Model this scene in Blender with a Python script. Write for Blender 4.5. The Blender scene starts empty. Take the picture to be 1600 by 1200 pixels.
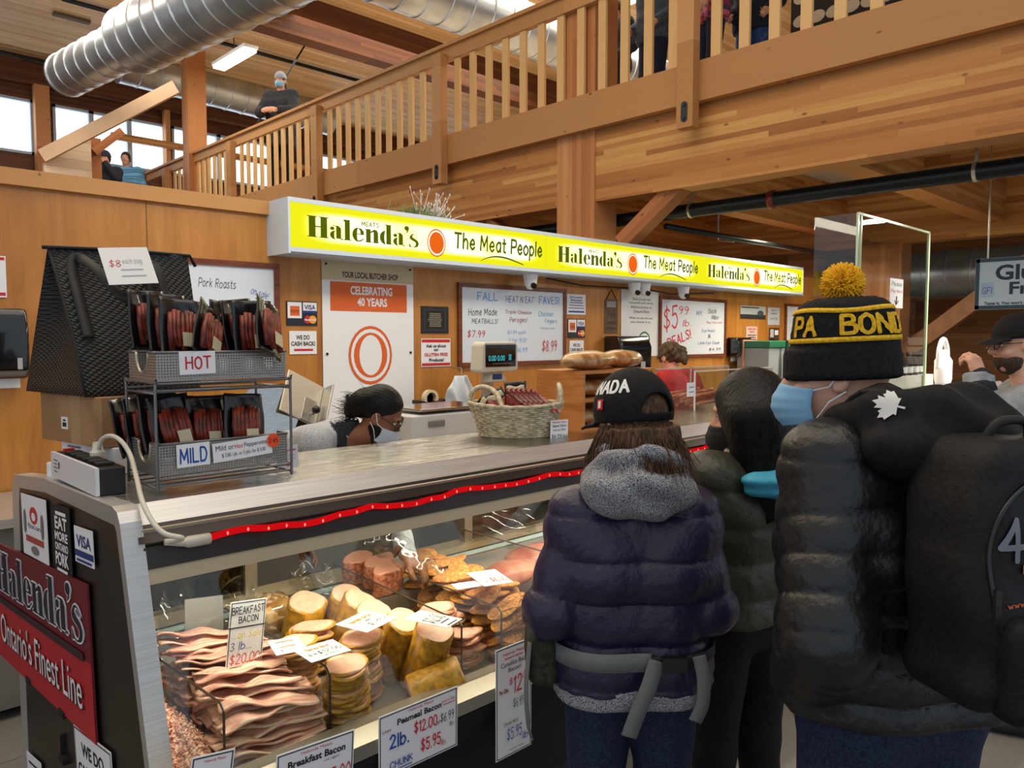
import bpy, math, random
import numpy as np
from mathutils import Matrix, Vector, Euler
random.seed(7); np.random.seed(7)
S=bpy.context.scene; COL=S.collection
# ---------------------------------------------------------------- camera, world, lights
FP=1205.; CAMZ=1.72
PIT=math.atan2(73,FP); YAW=math.atan2(1240,math.hypot(FP,73))
sY,cY=math.sin(YAW),math.cos(YAW)
FH=Vector((cY,sY,0)); RT=Vector((sY,-cY,0)); FW=FH*math.cos(PIT)-Vector((0,0,1))*math.sin(PIT); CU=RT.cross(FW)
cd=bpy.data.cameras.new('camera'); cam=bpy.data.objects.new('camera',cd); COL.objects.link(cam); S.camera=cam
cd.sensor_fit='HORIZONTAL'; cd.sensor_width=36; cd.lens=36*FP/1600; cd.clip_start=.05
cam.matrix_world=Matrix(((RT.x,CU.x,-FW.x,0),(RT.y,CU.y,-FW.y,0),(RT.z,CU.z,-FW.z,CAMZ),(0,0,0,1)))
w=bpy.data.worlds.new('world'); S.world=w; w.use_nodes=True
bg=w.node_tree.nodes['Background']; bg.inputs[0].default_value=(.80,.90,1,1); bg.inputs[1].default_value=.75
S.view_settings.view_transform='Standard'; S.view_settings.look='None'; S.view_settings.exposure=0; S.view_settings.gamma=1
S.view_settings.use_curve_mapping=False
def area(name,loc,sx,sy,power,col=(1,.9,.75),rot=(0,0,0)):
    l=bpy.data.lights.new(name,'AREA'); l.shape='RECTANGLE'; l.size=sx; l.size_y=sy; l.energy=power; l.color=col
    o=bpy.data.objects.new(name,l); o.location=loc; o.rotation_euler=rot; COL.objects.link(o); return o
area('hall_lamps',(1.2,2.2,6.2),5,7,210,(1,.93,.82))
area('roof_fill_light',(.2,6.5,4.6),4,7,215,(1,.95,.86),(math.pi,0,0))  # added fill aimed upward to brighten the roof boards, no real fixture
area('far_hall_fill_light',(3,11.5,6.6),3.5,3,270,(1,.93,.82))  # added fill that brightens the far columns, no real fixture
area('mezzanine_lamps',(8.5,9,6.6),5,8,420,(1,.9,.75))
area('lamp_under_mezzanine',(8.3,3.7,2.9),.3,1.2,70,(1,.86,.62))
area('lamp_under_mezzanine_far',(9.5,5.6,2.9),.3,1.8,60,(1,.9,.75))
area('lamp_under_mezzanine_right',(8.2,1.2,2.9),.3,1.6,120,(1,.9,.75))
area('counter_lamps',(3.3,3.7,2.95),4,.3,34,(1,.9,.72))
# pixel (1600x1200) of the photograph -> point on a real plane of the room
def ray(x,y): return FW+RT*((x-800)/FP)-CU*((y-600)/FP)
C0=Vector((0,0,CAMZ))
def pX(x,y,v): d=ray(x,y); return C0+d*(v/d.x)
def pY(x,y,v): d=ray(x,y); return C0+d*(v/d.y)
def pZ(x,y,v): d=ray(x,y); return C0+d*((v-CAMZ)/d.z)
def pD(x,y,v): return C0+ray(x,y)*v
# ---------------------------------------------------------------- materials
def lin(c):
    return tuple((x/255/12.92 if x/255<=.04045 else ((x/255+.055)/1.055)**2.4) for x in c)+(1,)
class NT:
    def __init__(s,name):
        s.m=bpy.data.materials.new(name); s.m.use_nodes=True; s.t=s.m.node_tree; s.b=s.t.nodes['Principled BSDF']; s.o=s.t.nodes['Material Output']
    def n(s,typ,ins=None,**kw):
        n=s.t.nodes.new(typ)
        for k,v in kw.items(): setattr(n,k,v)
        for k,v in (ins or {}).items():
            if hasattr(v,'is_output') : s.t.links.new(v,n.inputs[k])
            else: n.inputs[k].default_value=v
        return n
    def l(s,a,b): s.t.links.new(a,b)
    def math(s,op,a,b=0.,c=0.): return s.n('ShaderNodeMath',{0:a,1:b,2:c},operation=op).outputs[0]
    def ramp(s,f,stops):
        r=s.n('ShaderNodeValToRGB',{0:f}); e=r.color_ramp.elements
        while len(e)<len(stops): e.new(.5)
        for i,(p,c) in enumerate(stops): e[i].position=p; e[i].color=c
        return r.outputs[0]
    def coord(s,scale=(1,1,1),kind='Object'):
        tc=s.n('ShaderNodeTexCoord'); mp=s.n('ShaderNodeMapping',{0:tc.outputs[kind],3:scale}); return mp.outputs[0]
    def noise(s,v,sc=5,det=3,rough=.5,dist=0): return s.n('ShaderNodeTexNoise',{'Vector':v,'Scale':sc,'Detail':det,'Roughness':rough,'Distortion':dist}).outputs[0]
    def bump(s,h,st=.3,d=.01): s.l(s.n('ShaderNodeBump',{'Height':h,'Strength':st,'Distance':d}).outputs[0],s.b.inputs['Normal'])
    def base(s,c): s.l(c,s.b.inputs['Base Color'])
MC={}
def mat(name,c,rough=.6,metal=0.,var=.0,vs=8.,bump=0.,bs=60.,spec=.5,scale=(1,1,1),emit=0,sheen=0,coat=0):
    if name in MC: return MC[name]
    t=NT(name); b=t.b; L=lin(c); b.inputs['Base Color'].default_value=L; b.inputs['Roughness'].default_value=rough; b.inputs['Metallic'].default_value=metal
    b.inputs['Specular IOR Level'].default_value=spec
    if emit: b.inputs['Emission Color'].default_value=L; b.inputs['Emission Strength'].default_value=emit
    if sheen: b.inputs['Sheen Weight'].default_value=sheen
    if coat: b.inputs['Coat Weight'].default_value=coat
    if var or bump: v=t.coord(scale)
    if var:
        f=t.noise(v,vs,4); t.base(t.ramp(f,[(.3,tuple(x*(1-var) for x in L[:3])+(1,)),(.7,tuple(min(1,x*(1+var)) for x in L[:3])+(1,))]))
    if bump: t.bump(t.noise(v,bs,3),bump,.004)
    MC[name]=t.m; return t.m
def two(name,c1,c2,sc,rough=.6,scale=(1,1,1),lo=.4,hi=.6,bump=0,det=3,spec=.4,dist=0,metal=0):
    t=NT(name); v=t.coord(scale); f=t.noise(v,sc,det,.55,dist); t.base(t.ramp(f,[(lo,lin(c1)),(hi,lin(c2))])); t.b.inputs['Roughness'].default_value=rough
    t.b.inputs['Specular IOR Level'].default_value=spec; t.b.inputs['Metallic'].default_value=metal
    if bump: t.bump(f,bump,.005)
    MC[name]=t.m; return t.m
def planks(name,ax,wax,w,ln,cols,rough=.55,grain=.35,knots=True,seam=.0):
    """boards running along axis ax, stacked along wax (a tuple adds two axes), board width w and length ln"""
    t=NT(name); tc=t.n('ShaderNodeTexCoord').outputs['Object']; sp=t.n('ShaderNodeSeparateXYZ',{0:tc}).outputs
    a=sp[ax]; b=sp[wax]
    row=t.math('FLOOR',t.math('DIVIDE',b,w)); off=t.math('MULTIPLY',row,.37*ln)
    col=t.math('FLOOR',t.math('DIVIDE',t.math('ADD',a,off),ln))
    cv=t.n('ShaderNodeCombineXYZ',{0:row,1:col,2:0.}).outputs[0]
    wn=t.n('ShaderNodeTexWhiteNoise',{'Vector':cv},noise_dimensions='3D').outputs[0]
    sc=[22,22,22]; sc[ax]=1.3
    g=t.noise(t.n('ShaderNodeMapping',{0:tc,3:sc}).outputs[0],2.2,5,.6,.6)
    f=t.math('ADD',t.math('MULTIPLY',wn,1-grain),t.math('MULTIPLY',g,grain))
    n=len(cols); c=t.ramp(f,[(.12+.76*i/(n-1),lin(x)) for i,x in enumerate(cols)])
    if knots:
        s2=[7,7,7]; s2[ax]=3.2
        v=t.n('ShaderNodeTexVoronoi',{'Vector':t.n('ShaderNodeMapping',{0:tc,3:s2}).outputs[0],'Scale':1.}).outputs[0]
        k=t.ramp(v,[(.045,(1,1,1,1)),(.09,(0,0,0,1))])
        c=t.n('ShaderNodeMix',{0:t.math('MULTIPLY',k,.75),6:c,7:lin((88,48,26))},data_type='RGBA').outputs[2]
    if seam:
        fr=t.math('FRACT',t.math('DIVIDE',b,w)); k=t.math('LESS_THAN',fr,seam)
        c=t.n('ShaderNodeMix',{0:t.math('MULTIPLY',k,.6),6:c,7:lin((60,35,18))},data_type='RGBA').outputs[2]
    t.base(c); t.b.inputs['Roughness'].default_value=rough; t.b.inputs['Specular IOR Level'].default_value=.35
    MC[name]=t.m; return t.m
GL=[(150,92,44),(176,116,58),(192,134,74),(212,162,94)]
glY=planks('glulam timber along the mezzanine',1,2,.045,1.9,GL)
glX=planks('glulam timber across the mezzanine',0,2,.045,1.9,GL)
glZ=planks('glulam timber upright',2,1,.06,3,[(168,106,58),(192,128,76),(210,152,98)])
raw=planks('smooth cedar board',1,2,.6,5,[(176,124,74),(190,138,84),(202,152,98)],knots=True)
rawZ=planks('pine baluster wood',2,1,.5,9,[(206,158,100),(222,178,118),(232,192,134)],knots=True)
ceilM=planks('pale ceiling boards',0,1,.12,2.4,[(206,164,112),(224,186,136),(238,206,160)],seam=.06)
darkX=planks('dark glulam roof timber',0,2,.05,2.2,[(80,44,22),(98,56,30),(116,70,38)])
cedarW=planks('cedar panel boards',1,2,.12,2,[(170,104,54),(190,124,70),(206,142,86)],seam=.05)
def ply():
    t=NT('varnished plywood'); v=t.coord((3.2,3.2,.55)); a=t.noise(v,1.3,5,.6,1.6); b=t.noise(t.coord((14,14,1.2)),2,4,.6,.4)
    f=t.math('ADD',t.math('MULTIPLY',a,.7),t.math('MULTIPLY',b,.3))
    t.base(t.ramp(f,[(.3,lin((152,94,36))),(.52,lin((182,120,52))),(.72,lin((196,138,68)))])); t.b.inputs['Roughness'].default_value=.38; MC['ply']=t.m; return t.m
plyM=ply()
def steelM(name,c,r,sx=(1,80,80),met=1):
    t=NT(name); f=t.noise(t.coord(sx),3,3); t.b.inputs['Metallic'].default_value=met; t.base(t.ramp(f,[(.3,lin(tuple(x*.9 for x in c))),(.7,lin(c))]))
    t.l(t.math('ADD',t.math('MULTIPLY',f,.12),r-.06),t.b.inputs['Roughness']); return t.m
steelTop=steelM('mirror polished steel',(190,190,188),.13)
def brushM():
    t=NT('brushed counter steel'); t.b.inputs['Metallic'].default_value=1; t.b.inputs['Base Color'].default_value=lin((196,195,190)); t.b.inputs['Roughness'].default_value=.12; f=t.noise(t.coord((1.5,420,1)),1,2); t.bump(f,1.,.0022); return t.m
steelBr=brushM()
steelB=steelM('brushed steel',(216,214,212),.42,met=.75)
steelD=steelM('dull dark steel panel',(92,86,80),.45,(80,1,1))
galv=two('galvanised duct metal',(184,190,194),(206,211,214),2.5,.34,metal=.85)
alu=mat('aluminium',(178,172,158),.35,.8)
blk=mat('black plastic',(20,20,22),.35)
blkM=mat('matte black',(18,18,19),.7)
pipeM=mat('black iron pipe',(26,30,30),.35,.3)
wht=mat('white paper',(232,232,236),.7)
inkK=mat('black ink',(18,18,20),.6); inkR=mat('red ink',(196,24,44),.6); inkB=mat('blue ink',(24,70,160),.6); inkG=mat('green ink',(20,110,84),.6)
inkY=mat('yellow ink',(222,196,50),.6); inkT=mat('teal marker',(44,150,180),.6); inkBl=mat('pale blue marker',(110,160,220),.6); inkMar=mat('maroon marker',(130,50,44),.6)
skinA=two('warm skin',(196,142,112),(210,158,128),9,.5); skinB=two('brown skin',(116,72,50),(136,88,62),9,.45); skinC=two('light skin',(206,152,126),(222,172,146),9,.5)
def glassM(name,tint,refl=.12,fac=0.,rough=.02):
    t=NT(name); tr=t.n('ShaderNodeBsdfTransparent',{0:lin(tint)}).outputs[0]; gl=t.n('ShaderNodeBsdfGlossy',{0:(1,1,1,1),1:rough}).outputs[0]
    lw=t.n('ShaderNodeLayerWeight',{0:.5}).outputs['Facing']; lw=t.math('ADD',t.math('MULTIPLY',t.math('POWER',lw,5.),.55),.02+refl*.25+fac)
    mx=t.n('ShaderNodeMixShader',{0:lw,1:tr,2:gl}).outputs[0]; t.l(mx,t.o.inputs[0]); return t.m
glass=glassM('clear case glass',(240,244,240),.06)
acry=glassM('clear acrylic sheet',(242,244,242),.06)
filmM=glassM('clear plastic film',(226,230,232),.25,.03,.15)
def meshM():
    t=NT('perforated wire mesh'); v=t.coord((760,760,760)); sp=t.n('ShaderNodeSeparateXYZ',{0:v}).outputs
    s=t.math('ADD',t.math('SINE',t.math('ADD',sp[0],sp[1])),t.math('SINE',t.math('MULTIPLY',sp[2],1.)))
    k=t.math('GREATER_THAN',s,.5); t.b.inputs['Metallic'].default_value=.7; t.b.inputs['Base Color'].default_value=lin((170,166,162)); t.b.inputs['Roughness'].default_value=.45
    tr=t.n('ShaderNodeBsdfTransparent').outputs[0]; t.l(t.n('ShaderNodeMixShader',{0:k,1:t.b.outputs[0],2:tr}).outputs[0],t.o.inputs[0]); return t.m
wireMesh=meshM()
def emitM(name,c,st):
    t=NT(name); e=t.n('ShaderNodeEmission',{0:lin(c),1:st}).outputs[0]; t.l(e,t.o.inputs[0]); return t.m
# ---------------------------------------------------------------- object helpers
def tag(o,label=None,cat=None,group=None,kind=None):
    for k,v in (('label',label),('category',cat),('group',group),('kind',kind)):
        if v: o[k]=v
    return o
def basis(o): return o.matrix_basis.copy()
def link(name,me,parent=None):
    o=bpy.data.objects.new(name,me); COL.objects.link(o)
    if parent:
        o.parent=parent
        if not parent.parent: o.matrix_parent_inverse=basis(parent).inverted()
        else: o.matrix_parent_inverse=(basis(parent.parent)@parent.matrix_parent_inverse@basis(parent)).inverted()
    return o
def empty(name,loc,label,cat,group=None,M=None):
    o=bpy.data.objects.new(name,None); COL.objects.link(o); o.empty_display_size=.1
    if M is not None: o.matrix_basis=M
    else: o.location=loc
    return tag(o,label,cat,group)
def children(o): return [c for c in bpy.data.objects if c.parent==o]
def dup(o,M=None,label=None,parent=None):
    c=o.copy(); COL.objects.link(c)
    if parent: c.parent=parent
    if M is not None: c.matrix_basis=M
    if label: c['label']=label
    for ch in list(o.children): dup(ch,parent=c)
    return c
def frame(o,r,u):
    r=Vector(r).normalized(); u=Vector(u); u=(u-r*u.dot(r)).normalized(); n=r.cross(u); o=Vector(o)
    return Matrix(((r.x,u.x,n.x,o.x),(r.y,u.y,n.y,o.y),(r.z,u.z,n.z,o.z),(0,0,0,1)))
WALL=lambda x,z,y: frame((x,y,z),(1,0,0),(0,0,1))       # faces -Y
ENDP=lambda y,z,x: frame((x,y,z),(0,-1,0),(0,0,1))      # faces -X
class MB:
    def __init__(s): s.v=[]; s.f=[]
    def add(s,v,f,M=None):
        k=len(s.v); s.v+= [tuple(M@Vector(p)) for p in v] if M is not None else [tuple(p) for p in v]; s.f+=[tuple(i+k for i in q) for q in f]; return s
    def box(s,lo,hi,M=None):
        x0,y0,z0=lo; x1,y1,z1=hi
        return s.add([(x0,y0,z0),(x1,y0,z0),(x1,y1,z0),(x0,y1,z0),(x0,y0,z1),(x1,y0,z1),(x1,y1,z1),(x0,y1,z1)],[(3,2,1,0),(4,5,6,7),(0,1,5,4),(1,2,6,5),(2,3,7,6),(3,0,4,7)],M)
    def cbox(s,c,sz,M=None): return s.box([c[i]-sz[i]/2 for i in range(3)],[c[i]+sz[i]/2 for i in range(3)],M)
    def prism(s,pts,M,d):            # polygon (local xy, ccw) extruded along local z from 0 to d
        n=len(pts); v=[(x,y,0) for x,y in pts]+[(x,y,d) for x,y in pts]
        return s.add(v,[tuple(range(n-1,-1,-1)),tuple(range(n,2*n))]+[(i,(i+1)%n,n+(i+1)%n,n+i) for i in range(n)],M)
    def cyl(s,a,b,r0,r1=None,n=16,cap=True):
        a=Vector(a); b=Vector(b); r1=r0 if r1 is None else r1; return s.tube([a,b],[r0,r1],n,cap)
    def tube(s,pts,r,n=8,cap=True,flat=1.):
        pts=[Vector(p) for p in pts]; m=len(pts); R=[r]*m if not hasattr(r,'__len__') else r; k=len(s.v)
        t0=(pts[1]-pts[0]).normalized(); up=Vector((0,0,1)) if abs(t0.z)<.9 else Vector((1,0,0)); x=t0.cross(up).normalized()
        for i in range(m):
            t=(pts[min(i+1,m-1)]-pts[max(i-1,0)]).normalized(); x=(x-t*x.dot(t)); x=x.normalized() if x.length>1e-6 else t.orthogonal().normalized(); y=t.cross(x)
            for j in range(n):
                a=2*math.pi*j/n; s.v.append(tuple(pts[i]+x*(math.cos(a)*R[i])+y*(math.sin(a)*R[i]*flat)))
        for i in range(m-1):
            for j in range(n): s.f.append((k+i*n+j,k+i*n+(j+1)%n,k+(i+1)*n+(j+1)%n,k+(i+1)*n+j))
        if cap: s.f.append(tuple(k+j for j in range(n-1,-1,-1))); s.f.append(tuple(k+(m-1)*n+j for j in range(n)))
        return s
    def lathe(s,prof,M=None,n=24,sx=1,sy=1):
        k=[]; v=[]; f=[]
        for r,z in prof:
            for j in range(n): a=2*math.pi*j/n; v.append((r*sx*math.cos(a),r*sy*math.sin(a),z))
        for i in range(len(prof)-1):
            for j in range(n): f.append((i*n+j,i*n+(j+1)%n,(i+1)*n+(j+1)%n,(i+1)*n+j))
        f.append(tuple(range(n-1,-1,-1))); f.append(tuple((len(prof)-1)*n+j for j in range(n)))
        return s.add(v,f,M)
    def grid(s,fn,nu,nv,th=0.,M=None,cu=False):
        P=[[Vector(fn(i/(nu-1),j/(nv-1))) for j in range(nv)] for i in range(nu)]; v=[];f=[]
        if not th:
            v=[p for r in P for p in r]; f=[(i*nv+j,(i+1)*nv+j,(i+1)*nv+j+1,i*nv+j+1) for i in range(nu-1) for j in range(nv-1)]
            return s.add(v,f,M)
        for sg in (1,-1):
            for i in range(nu):
                for j in range(nv):
                    du=P[min(i+1,nu-1)][j]-P[max(i-1,0)][j]; dv=P[i][min(j+1,nv-1)]-P[i][max(j-1,0)]; n=du.cross(dv); n=n.normalized() if n.length>1e-9 else Vector((0,0,1))
                    v.append(P[i][j]+n*(sg*th/2))
        N=nu*nv
        for i in range(nu-1):
            for j in range(nv-1):
                q=(i*nv+j,(i+1)*nv+j,(i+1)*nv+j+1,i*nv+j+1); f.append(q); f.append(tuple(N+k for k in q[::-1]))
        ed=[(i,0) for i in range(nu)]+[(nu-1,j) for j in range(1,nv)]+[(i,nv-1) for i in range(nu-2,-1,-1)]+[(0,j) for j in range(nv-2,0,-1)]
        for a,b in zip(ed,ed[1:]+ed[:1]):
            a=a[0]*nv+a[1]; b=b[0]*nv+b[1]; f.append((b,a,N+a,N+b))
        return s.add(v,f,M)
    def mesh(s,name,m,smooth=0,bevel=0):
        me=bpy.data.meshes.new(name); me.from_pydata(s.v,[],s.f); me.materials.append(m)
        if smooth: me.shade_smooth() if smooth==2 else smooth_by_angle(me)
        me.update(); return me
    def build(s,name,m,parent=None,smooth=0,bevel=0,seg=2):
        o=link(name,s.mesh(name,m,smooth),parent)
        if bevel:
            b=o.modifiers.new('bevel','BEVEL'); b.width=bevel; b.segments=seg; b.limit_method='ANGLE'; b.angle_limit=.6; o.data.shade_smooth()
            o.modifiers.new('wn','WEIGHTED_NORMAL').keep_sharp=False
        return o
def smooth_by_angle(me,ang=.7):
    me.shade_smooth()
    try: me.set_sharp_from_angle(angle=ang)
    except Exception: pass
# ---------------------------------------------------------------- lettering
def fittext(o_v,box,M):
    v=np.array(o_v,dtype=float); lo=v.min(0); hi=v.max(0); sc=np.ones(3)
    x,y,wd,ht=box; s=(hi-lo); sx=wd/max(s[0],1e-6); sy=ht/max(s[1],1e-6)
    v[:,0]=(v[:,0]-lo[0])*sx+x; v[:,1]=(v[:,1]-lo[1])*sy+y; return v
TC={}
def ftext(txt,off=0.):
    k=(txt,off)
    if k in TC: return TC[k]
    c=bpy.data.curves.new('t','FONT'); c.body=txt; c.offset=off; c.resolution_u=3; o=bpy.data.objects.new('t',c); COL.objects.link(o)
    me=bpy.data.meshes.new_from_object(o.evaluated_get(bpy.context.evaluated_depsgraph_get()))
    v=[tuple(p.co) for p in me.vertices]; f=[tuple(p.vertices) for p in me.polygons]; bpy.data.objects.remove(o); bpy.data.curves.remove(c); bpy.data.meshes.remove(me)
    TC[k]=(v,f); return v,f
G={'A':'0,0 1.8,6 3.6,0|.7,2.1 2.9,2.1','B':'0,0 0,6|~0,6 2.6,5.8 2.8,3.8 0,3.2|~0,3.2 3.2,2.8 3.2,.3 0,0','C':'~3.4,5 2,6.2 .2,4.6 .1,1.6 1.8,-.2 3.4,.9','D':'0,0 0,6|~0,6 2.4,5.7 3.5,3 2.4,.3 0,0','E':'3.2,6 0,6 0,0 3.2,0|0,3.1 2.5,3.1','F':'3.2,6 0,6 0,0|0,3.2 2.4,3.2','G':'~3.4,5 2,6.2 .2,4.6 .1,1.6 1.8,-.2 3.3,1|3.4,.4 3.4,2.6 2.1,2.6','H':'0,0 0,6|3.4,0 3.4,6|0,3.1 3.4,3.1','I':'0,0 0,6','J':'~2.4,6 2.4,1.2 1.2,-.1 0,1','K':'0,0 0,6|3.2,6 0,2.6|1,3.4 3.4,0','L':'0,6 0,0 3,0','M':'0,0 .3,6 2.2,1.6 4.1,6 4.4,0','N':'0,0 0,6 3.4,0 3.4,6','O':'~1.8,6.1 .2,4.6 .2,1.4 1.8,-.1 3.4,1.4 3.4,4.6 1.8,6.1','P':'0,0 0,6|~0,6 3,5.6 3,3.1 0,2.7','R':'0,0 0,6|~0,6 3,5.6 3,3.3 0,2.9|1.2,2.9 3.3,0','S':'~3.1,5.2 1.6,6.1 .2,4.7 1.6,3.2 3.2,1.6 1.6,-.1 0,1','T':'0,6 3.8,6|1.9,6 1.9,0','U':'~0,6 0,1.4 1.7,-.1 3.4,1.4 3.4,6','V':'0,6 1.8,0 3.6,6','W':'0,6 1.2,0 2.5,4.6 3.8,0 5,6','X':'0,0 3.4,6|0,6 3.4,0','Y':'0,6 1.8,3 3.6,6|1.8,3 1.8,0','Z':'0,6 3.4,6 0,0 3.4,0',
'0':'~1.6,6.1 .1,4.6 .1,1.4 1.6,-.1 3.1,1.4 3.1,4.6 1.6,6.1','1':'0,4.8 1.1,6 1.1,0','2':'~.1,4.8 1.5,6.2 3,4.7 1.8,2.2 0,0|0,0 3.3,0','3':'~.2,5.4 2,6.1 2.9,4.6 1.3,3.2 3.2,1.8 1.8,-.1 0,.8','4':'2.6,0 2.6,6 0,2 3.5,2','5':'3,6 .5,6 .3,3.5|~.3,3.5 2.2,3.8 3.2,1.8 1.8,-.1 0,.7','6':'~2.8,5.8 .7,4 .1,1.6 1.6,-.1 3,1.5 1.8,3.2 .3,2','7':'0,6 3.2,6 1.1,0','8':'~1.6,3.2 .2,4.7 1.6,6.1 3,4.7 1.6,3.2 0,1.5 1.6,-.1 3.2,1.5 1.6,3.2','9':'~3,4.4 1.6,2.9 .2,4.5 1.5,6.1 3,4.6 2.6,1.6 1.4,0',
'$':'~3.1,5 1.6,5.6 .2,4.4 1.6,3.1 3.2,1.7 1.6,.4 0,1.2|1.6,6.6 1.6,-.6','.':'0,0 .25,.25','!':'.1,6 .1,1.9|.1,0 .15,.3','/':'0,-.4 2.4,6.4',"'":'.2,6.2 0,4.8','-':'0,3 1.8,3','&':'~3.2,0 .6,4.6 1.4,6 2.3,4.8 .2,1.8 1.2,0 3.2,2.4',':':'0,1 .1,1.3|0,3.6 .1,3.9',
'a':'~3,3.4 1.6,4.1 .2,2.2 1.4,-.1 2.9,1.4|3,4 3,0','b':'0,6.2 0,0|~0,2.6 1.6,4.1 3,2.2 1.6,-.1 0,1','c':'~2.8,3.4 1.5,4.1 .1,2 1.5,-.1 2.8,.7','d':'3,6.2 3,0|~3,3 1.6,4.1 .1,2 1.5,-.1 3,1.2','e':'~.2,2 2.8,2.2 1.7,4.1 .1,2 1.5,-.1 2.9,.8','f':'~2.4,5.8 1.3,6.2 .9,5 .9,0|0,3.8 2.2,3.8','g':'~2.8,3.2 1.5,4.1 .1,2.2 1.4,.2 2.8,1.6|~2.9,4 2.8,-1 1.4,-2.1 .1,-1.4','h':'0,6.2 0,0|~0,2.4 1.4,4 2.6,2.8 2.7,0','i':'0,4 0,0|0,5.3 .1,5.6','k':'0,6.2 0,0|2.4,4 0,1.8|.8,2.4 2.6,0','l':'0,6.2 0,0','m':'0,4 0,0|~0,2.6 1.2,4 2,2.8 2,0|~2,2.6 3.2,4 4,2.8 4,0','n':'0,4 0,0|~0,2.4 1.4,4 2.6,2.8 2.7,0','o':'~1.5,4.1 .1,2.8 .2,1 1.5,-.1 2.8,1 2.9,2.8 1.5,4.1','p':'0,4 0,-2.2|~0,2.8 1.5,4.1 2.9,2.1 1.5,-.1 0,1','r':'0,4 0,0|~0,2.2 1,3.9 2.2,3.6','s':'~2.4,3.5 1.2,4.1 .2,3 1.3,2 2.5,1 1.2,-.1 0,.6','t':'.9,5.6 .9,.2 2,0|0,3.9 2,3.9','u':'~0,4 0,1.2 1.2,-.1 2.7,1.4|2.7,4 2.7,0','v':'0,4 1.4,0 2.8,4','w':'0,4 1,0 2,3.2 3,0 4,4','y':'0,4 1.5,.2|2.9,4 .8,-2.2','q':'2.8,4 2.8,-2.2|~2.8,3.2 1.4,4.1 .1,2.1 1.4,.1 2.8,1.2','x':'0,0 2.6,4|0,4 2.6,0','z':'0,4 2.5,4 0,0 2.6,0'}
def crom(p,n=5):
    p=[p[0]]+p+[p[-1]]; o=[]
    for i in range(1,len(p)-2):
        for k in range(n):
            t=k/n; o.append(tuple(.5*((2*p[i][a])+(-p[i-1][a]+p[i+1][a])*t+(2*p[i-1][a]-5*p[i][a]+4*p[i+1][a]-p[i+2][a])*t*t+(-p[i-1][a]+3*p[i][a]-3*p[i+1][a]+p[i+2][a])*t**3) for a in (0,1)))
    return o+[p[-2]]
def strokes(txt,wd=.5,slant=0,jit=0.):
    v=[];f=[];x=0
    for ch in txt:
        if ch==' ': x+=2.6; continue
        g=G.get(ch)
        if g is None: x+=2; continue
        mx=0; jy=random.uniform(-jit,jit)
        for st in g.split('|'):
            sm=st[0]=='~'; pts=[tuple(map(float,q.split(','))) for q in st.lstrip('~').split()]
            mx=max([mx]+[p[0] for p in pts]); 
            if sm: pts=crom(pts)
            pts=[(x+a+slant*b,b+jy) for a,b in pts]
            for a,b in zip(pts,pts[1:]):
                d=Vector((b[0]-a[0],b[1]-a[1])); L=d.length or 1; d/=L; n=Vector((-d.y,d.x))*wd/2; e=d*wd*.35; k=len(v)
                A=Vector(a)-e; B=Vector(b)+e
                z=k*.6e-6; v+=[(p,q,z) for p,q,_ in [(A.x+n.x*.6-e.x*.3,A.y+n.y*.6-e.y*.3,0),(A.x-n.x*.6-e.x*.3,A.y-n.y*.6-e.y*.3,0),(A.x-n.x+e.x*.6,A.y-n.y+e.y*.6,0),(B.x-n.x-e.x*.6,B.y-n.y-e.y*.6,0),(B.x-n.x*.6+e.x*.3,B.y-n.y*.6+e.y*.3,0),(B.x+n.x*.6+e.x*.3,B.y+n.y*.6+e.y*.3,0),(B.x+n.x-e.x*.6,B.y+n.y-e.y*.6,0),(A.x+n.x+e.x*.6,A.y+n.y+e.y*.6,0)]]
                f.append(tuple(range(k,k+8)))
        x+=mx+1.5
    return v,f
def disc(cx,cy,rx,ry,n=20,a0=0,a1=2*math.pi):
    return [(cx+rx*math.cos(a0+(a1-a0)*i/n),cy+ry*math.sin(a0+(a1-a0)*i/n)) for i in range(n)]
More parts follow.
